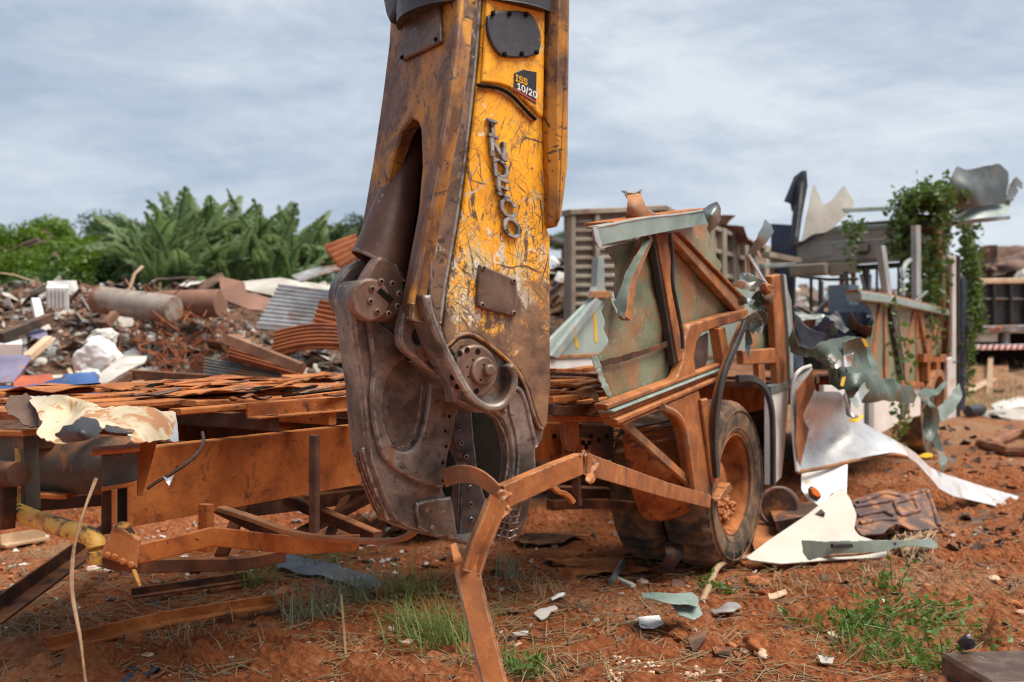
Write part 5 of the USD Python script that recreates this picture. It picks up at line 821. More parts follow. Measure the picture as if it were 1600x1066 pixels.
# ---------------------------------------------------------------- climbing vine on the front end
def leafset(centres, sizes, seed, droop=.5, upb=.4):
    r = np.random.default_rng(seed); n = len(centres); a = r.uniform(0, 2*np.pi, n); el = r.normal(upb, .6, n)
    d = np.stack([np.cos(a)*np.cos(el), np.sin(a)*np.cos(el), np.sin(el)-droop], 1); d = norm(d); s = norm(np.cross(d, r.normal(0, 1, (n, 3)))); nn = np.cross(d, s); S = np.asarray(sizes)[:, None]
    v = np.stack([centres, centres+d*S*.5+s*S*.36+nn*S*.06, centres+d*S*1.05, centres+d*S*.5-s*S*.36+nn*S*.06], 1).reshape(-1, 3); i = np.arange(n)*4
    return v, np.vstack([np.stack([i, i+1, i+2], 1), np.stack([i, i+2, i+3], 1)])
def vine(name, label, spec, strands, seed):
    t = thing(name, label, 'climbing plant'); r = np.random.default_rng(seed); C, S = [], []
    for (x, y, D, rx, ry, rd, n) in spec:
        g = r.normal(0, .55, (n, 3)); C += [P(x+gx*rx, y+gy*ry, D+gz*rd) for gx, gy, gz in g]; S += list(r.uniform(.035, .11, n))
    stems = []
    for (x0, y0, x1, y1, D, n) in strands:
        k = np.linspace(0, 1, 14); px = x0+(x1-x0)*k+r.normal(0, 1.1, 14).cumsum()*.6; py = y0+(y1-y0)*k; pts = np.array([P(a, b, D+c) for a, b, c in zip(px, py, r.normal(0, .03, 14).cumsum())]); stems.append(tube(smooth_path(pts, 1), .008, 5))
        m = pts[r.integers(0, 14, n)]+r.normal(0, .045, (n, 3)); C += list(m); S += list(r.uniform(.05, .095, n))
    obj('foliage', leafset(np.array(C), S, seed), 'leaf_vine', t, kind='stuff', smooth=False); obj('stem', stems, 'bark', t, kind='stuff')
vine('climbing_vine', 'leafy green creeper over the front corner and pillars of the wrecked bus', [(1440, 312, 12.1, 26, 12, .3, 700), (1462, 303, 11.9, 22, 13, .3, 600), (1420, 345, 12.1, 20, 22, .3, 560), (1470, 335, 12.0, 18, 18, .25, 260), (1412, 380, 12.1, 14, 30, .25, 260), (1430, 420, 12.2, 16, 50, .25, 240), (1455, 410, 12.6, 22, 60, .3, 560), (1462, 440, 12.9, 12, 50, .2, 300), (1452, 460, 12.5, 16, 20, .3, 160), (1480, 370, 12.2, 10, 40, .2, 90)],
     [(1395, 350, 1392, 400, 12.1, 50), (1330, 350, 1334, 410, 11.9, 60), (1345, 350, 1344, 362, 11.9, 30), (1325, 345, 1327, 370, 11.9, 30), (1398, 462, 1414, 600, 9.4, 60), (1452, 480, 1460, 540, 11.9, 40), (1474, 430, 1472, 560, 12.2, 40), (1410, 610, 1404, 690, 9.2, 60), (1408, 300, 1395, 320, 12, 25), (1440, 300, 1430, 280, 12, 15), (1476, 290, 1470, 276, 12, 12), (1495, 300, 1515, 312, 12.0, 20)], 5)
vine('climbing_vine', 'long hanging green creeper curtain beside the black post at the bus front', [(1512, 385, 13.4, 9, 30, .3, 300), (1518, 440, 13.4, 11, 40, .3, 460), (1523, 485, 13.4, 10, 30, .3, 300), (1517, 535, 13.3, 6, 30, .25, 100), (1513, 585, 13.3, 3, 24, .2, 50), (1508, 352, 13.2, 9, 10, .3, 120)],
     [(1520, 350, 1530, 420, 13.3, 80), (1524, 420, 1532, 520, 13.3, 120), (1514, 500, 1512, 620, 13.2, 60)], 9)

# ---------------------------------------------------------------- steel caught in the jaws
bs = thing('bent_steel_angle', 'kinked rusty angle iron hanging from the closed shear jaws down to the earth', 'steel bar')
def angle(pts, w, h, name, ups, mat='frame_rust', tw=None): return obj(name, sweep(lsec(w, h, .009), [q(*p) for p in pts], ups, twist=tw), mat, bs)
angle([(784, 764, 2.74), (830, 744, 2.85), (870, 727, 2.98), (907, 713, 3.10)], -.022, -.056, 'angle_length', (0, 0, 1))
obj('angle_length', sweep(lsec(-.022, -.060, .009), [q(*p) for p in ((914, 712, 3.15), (960, 729, 3.6), (1040, 757, 4.55), (1108, 776, 5.35))], (0, 0, 1)), 'frame_rust', bs)
obj('bent_joint', sheet(jag([(902, 712), (912, 708), (926, 716), (932, 730), (924, 742), (917, 738), (912, 726)], 1.2, 3, 2), [(896, 716, 3.08), (915, 712, 3.12), (934, 724, 3.25), (920, 746, 3.1), (912, 728, 3.2)], .006, 3, .035, 22, 3, .03), 'frame_brown', bs)
obj('torn_end', sheet(jag([(915, 744), (926, 738), (930, 750), (922, 757), (915, 752)], .5, 3, 3), [(915, 744, 3.12), (930, 748, 3.16), (922, 757, 3.1), (920, 748, 3.08)], .006, 3), 'frame_rust', bs)
obj('bent_joint', sheet(jag([(778, 758), (790, 762), (798, 772), (790, 784), (796, 800), (786, 812), (774, 800), (770, 780)], 1.4, 4, 4), [(778, 758, 2.74), (798, 772, 2.76), (790, 810, 2.70), (772, 795, 2.72), (784, 782, 2.69)], .005, 2.5, .04, 26, 4, .05), 'frame_rust', bs)
F1 = [(780, 782, 2.71), (768, 815, 2.69), (752, 850, 2.68), (738, 893, 2.67)]
angle(F1, .05, .03, 'angle_length', (1, -.5, .3)); obj('angle_flange', sweep(rect(.03, .008, .002), [q(x-14, y, D+.03) for x, y, D in F1], (.4, -1, 0)), 'frame_brown', bs)
F2 = [(727, 876, 2.67), (742, 940, 2.645), (757, 1000, 2.62), (774, 1066, 2.60), (800, 1170, 2.56), (826, 1275, 2.53)]
obj('angle_length', sweep(lsec(.066, -.045, .008), [q(x+19, y, D) for x, y, D in F2], (.35, -1, .1)), 'frame_rust', bs)
obj('angle_edge', sweep(np.array([(.0662, -.003), (.0682, -.003), (.0682, .004), (.0662, .004)]), smooth_path([q(x+19, y, D) for x, y, D in F2], 1), (.35, -1, .1)), 'light_post', bs)
obj('torn_end', sheet([(703, 852), (712, 849), (716, 862), (724, 880), (722, 890), (714, 896), (706, 898), (709, 880), (706, 866)], [(703, 852, 2.68), (714, 850, 2.7), (724, 884, 2.66), (708, 896, 2.65), (712, 875, 2.64)], .006, 3, .004, 20), 'frame_rust', bs)
obj('strap', sweep(rect(.005, .052, .001), smooth_path([q(*p) for p in ((694, 748, 2.93), (708, 742, 2.86), (728, 740, 2.80), (748, 745, 2.76), (764, 756, 2.74), (778, 770, 2.72))], 2), (0, -.35, 1)), 'frame_brown', bs)
# ---------------------------------------------------------------- labels that say where a small thing lies
LM_H = [('the large white bag', 150, 562), ('the whitish steel tank', 212, 475), ('the brown steel tank', 310, 475), ('the silver corrugated sheet', 470, 482), ('the violet panel at the left edge', 15, 580), ('the slatted white cabinet', 90, 464), ('the low blue sheet', 128, 605), ('the wire tangle', 285, 560), ('the red brown folded corrugated sheet', 485, 535), ('the narrow rusty corrugated sheet', 415, 562), ('the white box at the left edge', 14, 546), ('the dull grey corrugated sheet', 370, 585), ('the long sloping beam on the left', 40, 512), ('the small violet panel', 57, 520), ('the pale crumpled bag', 160, 532), ('the left end of the dark girder', 210, 590)]
LM_G = [('the hanging strap', 126, 1000), ('the dark blue cloth', 200, 1050), ('the left rusty strip', 160, 1008), ('the right rusty strip', 345, 970), ('the single straw stalk', 537, 1005), ('the lush grass tuft', 690, 1010), ('the foot of the angle iron', 765, 1050), ('the torn angle end', 712, 880), ('the dark grey strip', 520, 905), ('the curled green trim', 1048, 938), ('the white plastic piece', 1018, 983), ('the gravel patch', 1040, 1055), ('the big red clod', 1178, 1018), ('the tyre', 1140, 880), ('the cream board', 1280, 860), ('the root tangle', 1425, 862), ('the leafy weed patch', 1400, 975), ('the smaller weed', 1330, 990), ('the dark box', 1540, 1040), ('the moulded tray', 1400, 810), ('the tip of the peeled skirt', 1575, 785), ('the short orange stick', 1215, 940), ('the bent brown scrap', 1092, 1015), ('the pale paper', 1290, 1042), ('the sloping angle beam', 60, 970), ('the thin grass tuft', 1520, 1000), ('the seedling', 1130, 925), ('the branch', 1250, 892)]
LM_T = [('the left end of the load', 1515, 420), ('the top of the load', 1545, 402), ('the middle of the load', 1570, 425), ('the right end of the load', 1600, 428)]
AUTO = {}; ORD = ['first', 'second', 'third', 'fourth', 'fifth', 'sixth', 'seventh', 'eighth', 'ninth', 'tenth', 'eleventh', 'twelfth', 'thirteenth', 'fourteenth']
def auto(pr, what, cat, group, px, py, size, LM, words=('above', 'below')):
    d = [math.hypot(px-a, (py-b)*1.3) for _, a, b in LM]; i = int(np.argmin(d)); n, a, b = LM[i]
    rel = ('left of' if px < a else 'right of') if abs(px-a) > abs(py-b) else (words[0] if py < b else words[1])
    tag(pr, None, cat); AUTO.setdefault((what, rel, n), []).append((size, pr, group, px))
def finish_labels():
    W = {1: [''], 2: ['larger ', 'smaller '], 3: ['largest ', 'middle sized ', 'smallest ']}
    for (what, rel, n), L in AUTO.items():
        L.sort(key=lambda t: -t[0])
        if len(L) > 3: L.sort(key=lambda t: t[3])
        for k, (s, pr, g, x) in enumerate(L): tag(pr, W[len(L)][k]+f'{what} {rel} {n}' if len(L) <= 3 else f'{ORD[k]} from the left, {what} {rel} {n}', None, g)
# ---------------------------------------------------------------- scrap heap behind the chassis
def heap_z(x, y):
    x, y = np.asarray(x, float), np.asarray(y, float); s = np.clip((y-8.4)/5.0, 0, 1); s = s*s*(3-2*s); e = np.clip((2.6-x)/1.5, 0, 1); b = 1-np.clip((y-16)/8, 0, 1)*.6
    p = np.stack([x, y, 0*x], -1); return (s*1.9*e*b+1.0*np.exp(-((x-1.0)**2/1.0+(y-14.8)**2/3)))*(.85+.30*meshkit.noise(p*.33+9, 2))+ground_z(x, y)*(1-s)+s*e*((meshkit.fbm(p*.9+3, 3, 12)-.5)*.7)-.03
X, Y = np.meshgrid(np.linspace(-14, 4, 150), np.linspace(8.0, 24, 130), indexing='ij'); a = (np.arange(149)[:, None]*130+np.arange(129)).ravel()
obj('scrap_heap', (np.stack([X, Y, heap_z(X, Y)], -1).reshape(-1, 3), np.vstack([np.stack([a, a+130, a+131], 1), np.stack([a, a+131, a+1], 1)])), 'heap_soil', label='long brown heap of rusty scrap behind the chassis', cat='scrap heap', kind='stuff', smooth=True)
_hx, _hy = np.linspace(-14, 4, 361), np.linspace(7.5, 24, 331); _hz = heap_z(*np.meshgrid(_hx, _hy, indexing='ij'))
def HZ(x, y): return _hz[np.clip(((x+14)/.05).astype(int), 0, 360), np.clip(((y-7.5)/.05).astype(int), 0, 330)]
def hpt(px, py, lift=0.0):
    """Where a pixel's ray meets the heap (or a set depth behind it)."""
    r = rays([(px, py)])[0]; D = np.linspace(7.6, 19, 400); z = CAM_H+r[2]*D; h = HZ(r[0]*D, D); k = np.argmax(z < h)
    d = D[k] if (z < h).any() else 13.5
    return P(px, py, d)+np.array([0, 0, lift])
def frag(kind, s, r, asp=1.0):
    sd = int(r.integers(1, 9999))
    if kind == 'sheet':
        m = grid_sheet(lambda u, w: np.stack([(u-.5)*s, (w-.5)*s*asp, .35*s*(meshkit.fbm(np.stack([u*1.7+sd, w*1.7, 0*u], 1), 2, sd)-.5)+.25*s*np.abs(u-r.uniform(.3, .7))*r.uniform(-1, 1)], 1), 5, 5, .006)
    elif kind == 'plank': m = bar((-s*.5, 0, 0), (s*.5, 0, 0), s*.12*asp, s*.05*asp, n=3, warp=.1*s, seed=sd % 50)
    elif kind == 'tube': m = tube([(-s*.5, 0, 0), (0, 0, s*r.uniform(-.1, .1)), (s*.5, 0, 0)], s*.06*asp, 7)
    elif kind == 'lump': m = rock(s*.5, sd, 1 if s < .2 else 2, r.uniform(.5, .9), .8)
    elif kind == 'box':
        b = trimesh.creation.box((s, s*.7*asp, s*.5)); v = np.array(b.vertices); m = (v+r.normal(0, s*.05, v.shape), np.array(b.faces))
    else:
        n = 9; x = np.linspace(-.5, .5, 4*n+1)*s; z = .025*np.cos(np.arange(4*n+1)*np.pi/2)*min(s, 1.2)
        m = grid_sheet(lambda u, w: np.stack([np.interp(u, np.linspace(0, 1, 4*n+1), x), (w-.5)*s*asp, np.interp(u, np.linspace(0, 1, 4*n+1), z)+.12*s*np.sin(w*3+sd)], 1), 4*n+1, 5, .005)
    return mv(m, R=rotm(r.normal(0, .5), r.normal(0, .5), r.uniform(0, 6.28)))
rs = np.random.default_rng(2024)
kinds = [('bent_sheet', 'sheet', 'scrap_grey', 'bent grey metal sheet', 'sheet metal', 'grey bent sheets in the scrap heap'), ('rusty_sheet', 'sheet', 'rust_brown', 'crumpled rusty metal sheet', 'sheet metal', 'rusty sheets in the scrap heap'),
         ('rusty_bar', 'plank', 'rust_brown', 'rusty steel bar', 'steel bar', 'rusty bars in the scrap heap'), ('pale_sheet', 'sheet', 'scrap_pale', 'pale dirty sheet scrap', 'scrap piece', 'pale pieces in the scrap heap'),
         ('tan_board', 'plank', 'scrap_tan', 'tan board', 'board', 'tan boards in the scrap heap'), ('rusty_pipe', 'tube', 'rust_brown', 'short rusty pipe', 'pipe', 'pipes in the scrap heap'),
         ('scrap_lump', 'lump', 'rust_brown', 'rusty lump of scrap', 'scrap piece', 'rusty lumps in the scrap heap'), ('scrap_lump_pale', 'lump', 'scrap_pale', 'pale lump of rubbish', 'rubbish', 'pale lumps in the scrap heap'),
         ('broken_case', 'box', 'scrap_grey', 'battered grey metal case', 'metal case', 'battered cases in the scrap heap')]
wt = np.array([.20, .19, .14, .16, .06, .07, .06, .09, .03])
for i in range(285):
    px = rs.uniform(-10, 560) if i < 265 else rs.uniform(858, 890); py = (rs.uniform(440, 612) if i < 265 else rs.uniform(410, 500)); k = kinds[rs.choice(9, p=wt/wt.sum())]; c = hpt(px, py); D = c[1]
    if px > 345 and py < 520 and i < 265: py = rs.uniform(530, 612); c = hpt(px, py); D = c[1]
    s = (rs.uniform(14, 46) if k[1] != 'lump' else rs.uniform(10, 26))*(1.5 if k[1] in ('plank', 'tube') else 1)*D/F
    pr = obj(k[0] if k[0] != 'scrap_lump_pale' else 'rubbish_lump', mv(frag(k[1], s, rs, rs.uniform(.5, 1.1)), c+np.array([0, 0, s*.12])), k[2])
    if i < 265: auto(pr, k[3], k[4], k[5], px, py, s, LM_H)
    else: auto(pr, k[3], k[4], k[5]+' by the tan truck', px, py, s, [('the lower yellow hose', 872, 496), ('the upper yellow hose', 872, 478)])
def bag(r, sd, flat):
    v, f = rock(r, sd, 4, flat, .5); return v*(1+.20*np.abs(meshkit.fbm(v/r*3.2+sd, 3, sd)-.5)[:, None]-.10*np.abs(meshkit.noise(v/r*7+sd, sd)-.5)[:, None]), f
def litter(name, n, gen, mats, label, cat='debris'):
    for mname, cnt in zip(mats, n):
        obj(name, [gen() for _ in range(cnt)], mname, label=label[mname], cat=cat, kind='stuff')
def heapbit():
    px, py = rs.uniform(-20, 565), rs.uniform(445, 615); c = hpt(px, py); s = rs.uniform(3, 10)*rs.uniform(1, 2.1)*c[1]/F
    return mv(frag(rs.choice(['sheet', 'lump', 'plank']) if s > .03 else 'lump', s, rs), c+np.array([0, 0, .01]))
litter('scrap_crumbs', (1700, 800, 420), heapbit, ('rust_brown', 'scrap_grey', 'scrap_pale'), {'rust_brown': 'small rusty crumbs all over the scrap heap', 'scrap_grey': 'small grey metal crumbs all over the scrap heap', 'scrap_pale': 'small pale rubbish crumbs all over the scrap heap'})
# single big pieces one can name
def big(name, poly, at, mat, label, cat, amp=.05, fr=1.5, t=.01, step=6, seed=1, crease=.0): return obj(name, sheet(poly, at, t, step, amp, fr, seed, crease), mat, label=label, cat=cat)
def corr(name, quad, n, mat, label, amp=.028, t=.006, sag=0.0, waves_along=0, kink=0):
    """Corrugated sheet between four corners (px, py, D): waves run from corner 0 to 1."""
    c = [P(*p) for p in quad]; nu, nv = n*6+1, 9
    def fn(u, w):
        b = (c[0]*(1-u)[:, None]+c[1]*u[:, None])*(1-w)[:, None]+(c[3]*(1-u)[:, None]+c[2]*u[:, None])*w[:, None]
        nn = norm(np.cross(c[1]-c[0], c[3]-c[0])); nn = nn if nn@np.array([0, -1, .4]) > 0 else -nn
        return b+nn*(amp*np.sin(u*n*2*np.pi)+sag*np.sin(w*np.pi)+kink*np.abs(w-.45))[:, None]
    return obj(name, grid_sheet(fn, nu, nv, t), mat, label=label, cat='corrugated sheet')
corr('corrugated_sheet', [(436, 446, 10.6), (400, 512, 9.9), (500, 520, 9.8), (545, 460, 10.2)], 11, 'corrugated_zinc', 'silver grey corrugated sheet with rust stains leaning on the heap', .03)
corr('corrugated_sheet', [(500, 470, 9.6), (486, 512, 9.4), (540, 525, 9.4), (556, 478, 9.5)], 6, 'corrugated_rust', 'brown corrugated sheet tucked under the silver one', .03)
corr('corrugated_sheet', [(430, 520, 9.2), (424, 556, 9.0), (545, 545, 9.0), (550, 512, 9.2)], 6, 'corrugated_rust', 'red brown corrugated sheet folded flat below the silver one', .035, sag=.06)
corr('corrugated_sheet', [(506, 386, 10.2), (540, 432, 9.8), (575, 408, 9.8), (556, 368, 10.4)], 6, 'corrugated_rust', 'dark rusty corrugated sheet sticking up beside the shear', .035)
corr('corrugated_sheet', [(360, 535, 8.9), (356, 560, 8.8), (470, 590, 8.7), (478, 572, 8.8)], 5, 'corrugated_rust', 'long narrow rusty corrugated sheet sloping down the heap', .03)
corr('corrugated_sheet', [(320, 560, 8.9), (316, 600, 8.7), (420, 608, 8.6), (440, 585, 8.8)], 8, 'scrap_grey', 'dull grey corrugated sheet low in the heap', .025)
big('roof_panel', [(375, 440), (440, 434), (470, 440), (520, 448), (524, 466), (470, 470), (430, 462), (382, 452)], [(375, 440, 11.3), (470, 436, 11.6), (520, 466, 11.0), (430, 466, 10.6), (450, 450, 10.9)], 'scrap_pale', 'pale curved roof panel lying on top of the heap', 'roof panel', .03)
big('roof_panel', [(342, 432), (356, 434), (382, 440), (384, 456), (430, 468), (432, 486), (390, 484), (352, 470), (344, 450)], [(342, 432, 11.2), (384, 446, 11.0), (432, 486, 10.5), (352, 470, 10.7), (390, 470, 10.6)], 'tank_brown', 'brown curved panel under the pale roof panel', 'roof panel', .03)
big('sheet_strip', [(455, 430), (490, 420), (530, 416), (534, 424), (500, 432), (470, 442)], [(455, 430, 10.8), (530, 416, 10.9), (534, 424, 10.7), (470, 442, 10.6)], 'scrap_grey', 'grey strip of sheet near the raised corrugated sheet', 'sheet metal', .03)
def drum(name, a, b, r, mat, label, ribs=3):
    t = thing(name, label, 'tank'); A, Bq = P(*a), P(*b); obj('shell', tube([A, A+(Bq-A)*.02, Bq-(Bq-A)*.02, Bq], r, 28, scale=[.95, 1, 1, .95]), mat, t)
    for k in range(ribs): c = A+(Bq-A)*(k+1)/(ribs+1); d = norm(Bq-A)*.03; obj('rib', tube([c-d, c+d], r*1.025, 28), mat, t)
drum('steel_tank', (152, 468, 11.8), (272, 484, 11.4), .16, 'tank_rusty_white', 'whitish rust streaked steel tank lying on the heap', 4); drum('steel_tank', (250, 476, 12.2), (345, 474, 12.0), .17, 'tank_brown', 'plain brown steel tank lying right of the whitish one', 2)
def boxy(name, c, size, mat, label, cat, rz=0, rx=0, slats=0):
    t = thing(name, label, cat) if slats else None; b = V(trimesh.creation.box(size)); R = rotm(rx, 0, rz)
    if not slats: return obj(name, mv(b, P(*c), R), mat, label=label, cat=cat)
    obj('case', mv(b, P(*c), R), mat, t)
    for k in range(slats): z = size[0]*((k+.5)/slats-.5)*.9; obj('slat', mv(V(trimesh.creation.box((size[0]/slats*.45, .02, size[2]*.86))), P(*c), R, 1.0) if False else (lambda m: (m[0]@R.T+P(*c), m[1]))((V(trimesh.creation.box((size[0]/slats*.5, .02, size[2]*.86)))[0]+np.array([z, -size[1]/2-.011, 0]), V(trimesh.creation.box((1, 1, 1)))[1])), mat, t)
boxy('white_cabinet', (90, 464, 10.2), (.20, .16, .22), 'scrap_white', 'white slatted cabinet standing tilted on the heap', 'cabinet', .35, .25, 5)
obj('plastic_bag', mv(bag(.19, 17, 1.0), P(150, 562, 9.0)), 'scrap_white', label='large white plastic bag in the middle of the left heap', cat='bag')
obj('plastic_bag', mv(bag(.09, 19, .7), P(140, 588, 8.8)), 'scrap_white', label='small white bag below the large one', cat='bag')
obj('plastic_bag', mv(bag(.13, 23, .8), P(160, 532, 9.3)), 'scrap_pale', label='pale crumpled bag just above the large white bag', cat='bag')
boxy('white_box', (14, 546, 8.8), (.20, .18, .15), 'scrap_white', 'white box at the left edge of the heap', 'box', .5, .3)
big('purple_panel', [(-15, 558), (36, 556), (50, 560), (20, 598), (-15, 600)], [(-15, 556, 8.2), (48, 557, 8.2), (20, 598, 7.7), (-15, 600, 7.7)], 'scrap_violet', 'dull violet panel lying at the left edge of the heap', 'panel', .01)
big('purple_panel', [(36, 512), (70, 515), (76, 526), (60, 530), (38, 522)], [(36, 512, 9.2), (76, 516, 9.2), (60, 532, 8.9), (38, 522, 9.0)], 'scrap_violet', 'small violet panel with a pale edge above the left heap boards', 'panel', .01)
big('blue_sheet', [(100, 588), (150, 586), (158, 606), (150, 622), (104, 622)], [(100, 588, 7.9), (158, 590, 8.0), (150, 622, 7.6), (104, 622, 7.5)], 'scrap_blue', 'crumpled blue sheet lying low in the heap, right of the red one', 'sheet', .05, 4)
big('blue_sheet', [(-10, 606), (40, 604), (98, 592), (102, 612), (50, 626), (-10, 624)], [(-10, 606, 7.5), (98, 592, 7.7), (102, 612, 7.4), (-10, 626, 7.2)], 'scrap_blue', 'long blue sheet at the foot of the heap under the violet panel', 'sheet', .04, 4)
big('red_sheet', [(20, 594), (80, 586), (84, 596), (40, 612), (22, 612)], [(20, 594, 7.9), (84, 588, 8.0), (84, 598, 7.6), (22, 612, 7.4)], 'scrap_red', 'red orange sheet between the blue sheets', 'sheet', .04, 4)
big('brown_panel', [(205, 590), (222, 588), (232, 610), (208, 612)], [(205, 590, 8.2), (222, 588, 8.2), (232, 612, 8.0), (208, 612, 8.0)], 'scrap_tan', 'small orange brown board upright above the deck', 'board', .01)
big('beige_sheet', [(160, 582), (190, 556), (230, 556), (226, 566), (180, 590), (166, 606), (150, 612)], [(160, 582, 8.5), (230, 556, 8.9), (180, 592, 8.2), (150, 612, 8.1)], 'scrap_pale', 'grey beige curved panel below the white bag', 'panel', .03)
for (x0, y0, x1, y1, D0, D1, w_, m, lb) in ((0, 528, 78, 496, 8.7, 9.2, .09, 'rust_brown', 'long rusty beam sloping across the left heap'), (150, 618, 210, 582, 7.9, 8.2, .07, 'rust_brown', 'rusty beam leaning beside the grey beige panel'), (355, 530, 470, 575, 8.7, 8.6, .10, 'rust_brown', 'rusty channel lying above the narrow corrugated sheet'), (205, 588, 400, 600, 8.2, 8.2, .12, 'rust_dark', 'long dark girder lying behind the deck'), (42, 560, 76, 530, 8.4, 8.7, .07, 'scrap_tan', 'short tan beam beside the violet panel'), (55, 470, 62, 500, 10, 9.8, .08, 'scrap_white', 'short white post upright near the cabinet'), (165, 508, 180, 490, 9.9, 10, .08, 'rust_brown', 'short rusty post leaning below the whitish tank'), (860, 372, 893, 382, 13, 13.2, .07, 'scrap_grey', 'pale green bar sticking out of the heap by the tan truck')):
    obj('scrap_beam', bar(P(x0, y0, D0), P(x1, y1, D1), w_, w_*.9), m, label=lb, cat='beam')
ws = []
for k in range(150):
    c = hpt(rs.uniform(235, 330), rs.uniform(520, 600))+rs.normal(0, .12, 3); d = rs.normal(0, .16, (4, 3)).cumsum(0); ws.append(tube(smooth_path(c+d, 1), .008, 4))
obj('wire_tangle', ws, 'corrugated_rust', label='tangle of thin rusty wire on the heap', cat='wire', kind='stuff')
for (y0, y1, x0, x1, lb) in ((484, 472, 856, 884, 'upper'), (496, 500, 856, 886, 'lower')): obj('yellow_hose', tube([P(x, y, 12.5) for x, y in smooth_path([(x0, y0), ((x0+x1)/2, (y0+y1)/2+3), (x1, y1)], 2)], .035, 8), 'yellow_plain', label=f'{lb} yellow hose on the scrap beside the tan truck body', cat='hose')

# ---------------------------------------------------------------- tan truck body, black truck
tt = thing('truck_body', 'tan ribbed truck body standing behind the bus wreck', 'truck body')
TF = Frame(P(889, 500, 11.0), norm(P(1036, 500, 11.7)-P(889, 500, 11.0)), ZZ); tf = lambda poly, z0, z1, n='rib', m='tan_truck': obj(n, prism(TF, poly, z0, z1, bev=.01), m, tt)
tf([(889, 332), (1036, 326), (1036, 600), (889, 640)], -.10, -.04, 'end_wall')
for k in range(20):
    y = 343+k*14.4; tf([(890, y), (1034, y-4+k*.12), (1034, y+2.5+k*.12), (890, y+6.5)], -.039, .0)
for x in (889, 927, 990, 1028): tf([(x, 330), (x+8, 330), (x+8, 640), (x, 640)], -.039, .04, 'post')
tf([(886, 328), (1038, 321), (1038, 330), (886, 337)], -.12, .06, 'top_rail')
TS = Frame(P(1036, 500, 11.72), norm(P(1210, 500, 16.8)-P(1036, 500, 11.72)), ZZ); ts = lambda poly, z0, z1, n, m='tan_truck': obj(n, prism(TS, poly, z0, z1, bev=.01), m, tt)
ts([(1037, 322), (1212, 390), (1212, 560), (1037, 600)], -.10, -.04, 'side_wall')
for x in (1037, 1062, 1085, 1106, 1125, 1143, 1160, 1176, 1192, 1207): y = 322+(x-1037)*.389; ts([(x, y), (x+6, y+2), (x+6, 580), (x, 580)], -.039, .05, 'post')
for k in (0, .30, .62):
    ts([(1037, 322+k*150), (1212, 390+k*80), (1212, 396+k*80), (1037, 331+k*150)], -.039, .03, 'rail')
for x in (1120, 1150, 1176): obj('load_piece', mv(frag('sheet', .45, rs), P(x, 356+(x-1120)*.5, 14.5)), 'tank_brown', tt)
bt = thing('black_truck', 'black tipper truck with red and white striped bumper parked at the right', 'truck')
DT = 27.0; KF = Frame(P(1570, 500, DT), (1, .10, 0), ZZ); kf = lambda poly, z0, z1, m, n: obj(n, prism(KF, poly, z0, z1, bev=.02), m, bt)
kf([(1518, 442), (1680, 442), (1680, 506), (1518, 510)], -4, 0, 'black_plastic', 'tailgate')
for x in (1520, 1548, 1574, 1598, 1640): kf([(x, 438), (x+4, 438), (x+4, 508), (x, 508)], .005, .15, 'black_rubber', 'stake')
kf([(1516, 436), (1680, 434), (1680, 442), (1516, 444)], -.1, .16, 'scrap_tan', 'top_rail'); kf([(1516, 466), (1680, 466), (1680, 469), (1516, 469)], .005, .1, 'scrap_grey', 'rail')
kf([(1514, 510), (1680, 506), (1680, 516), (1514, 520)], -4, .2, 'scrap_grey', 'chassis_deck')
kf([(1532, 521), (1560, 521), (1560, 534), (1532, 534)], -.5, 0, 'scrap_pale', 'number_plate'); kf([(1570, 518), (1578, 518), (1578, 540), (1570, 540)], -.2, .02, 'light_post', 'bumper_bracket')
kf([(1524, 539), (1680, 537), (1680, 545), (1524, 547)], -.15, .1, 'decal_white', 'bumper')
for k in range(16): x = 1526+k*9.5; kf([(x+3, 539), (x+7.5, 538.8), (x+4.5, 546.5), (x, 546.8)], .101, .115, 'red_stripe', 'bumper_stripe')
kf([(1540, 511.5), (1546, 511.5), (1546, 515), (1540, 515)], .201, .22, 'red_stripe', 'tail_light'); kf([(1552, 511), (1558, 511), (1558, 514.5), (1552, 514.5)], .201, .22, 'red_stripe', 'tail_light')
for x in (1526, 1546, 1630): c = P(x, 549, DT+1.2); obj('wheel', tube([c, c+np.array([.3, .03, 0])], .5, 24), 'black_rubber', bt)
kf([(1518, 520), (1680, 520), (1680, 566), (1518, 568)], -3.9, -.5, 'hole_dark', 'underbody')  # solid black block stands in for the shade beneath the truck
for k in range(34):
    x = rs.uniform(1508, 1606); top = 398+abs(x-1545)*.42+(6 if x < 1525 else 0); y = rs.uniform(top, 440); m, lb = [('scrap_pale', 'pale'), ('scrap_grey', 'grey'), ('rust_brown', 'rusty')][k % 3]
    sz_ = rs.uniform(.3, .75); pr = obj('load_scrap', mv(frag(['sheet', 'lump', 'sheet', 'plank'][k % 4], sz_, rs), P(x, y, DT+rs.uniform(.5, 2.5))), m); auto(pr, f'{lb} {["bent sheet", "lump", "bent sheet", "bar"][k % 4]} on the black truck', 'scrap piece', 'scrap pieces on the black truck', x, y, sz_, LM_T)
obj('truck_load', mv(rock(1.0, 77, 4, .62, .5), P(1570, 440, DT+2), s=1.35), 'rust_brown', label='mound of scrap loaded on the black truck', cat='scrap load', kind='stuff')

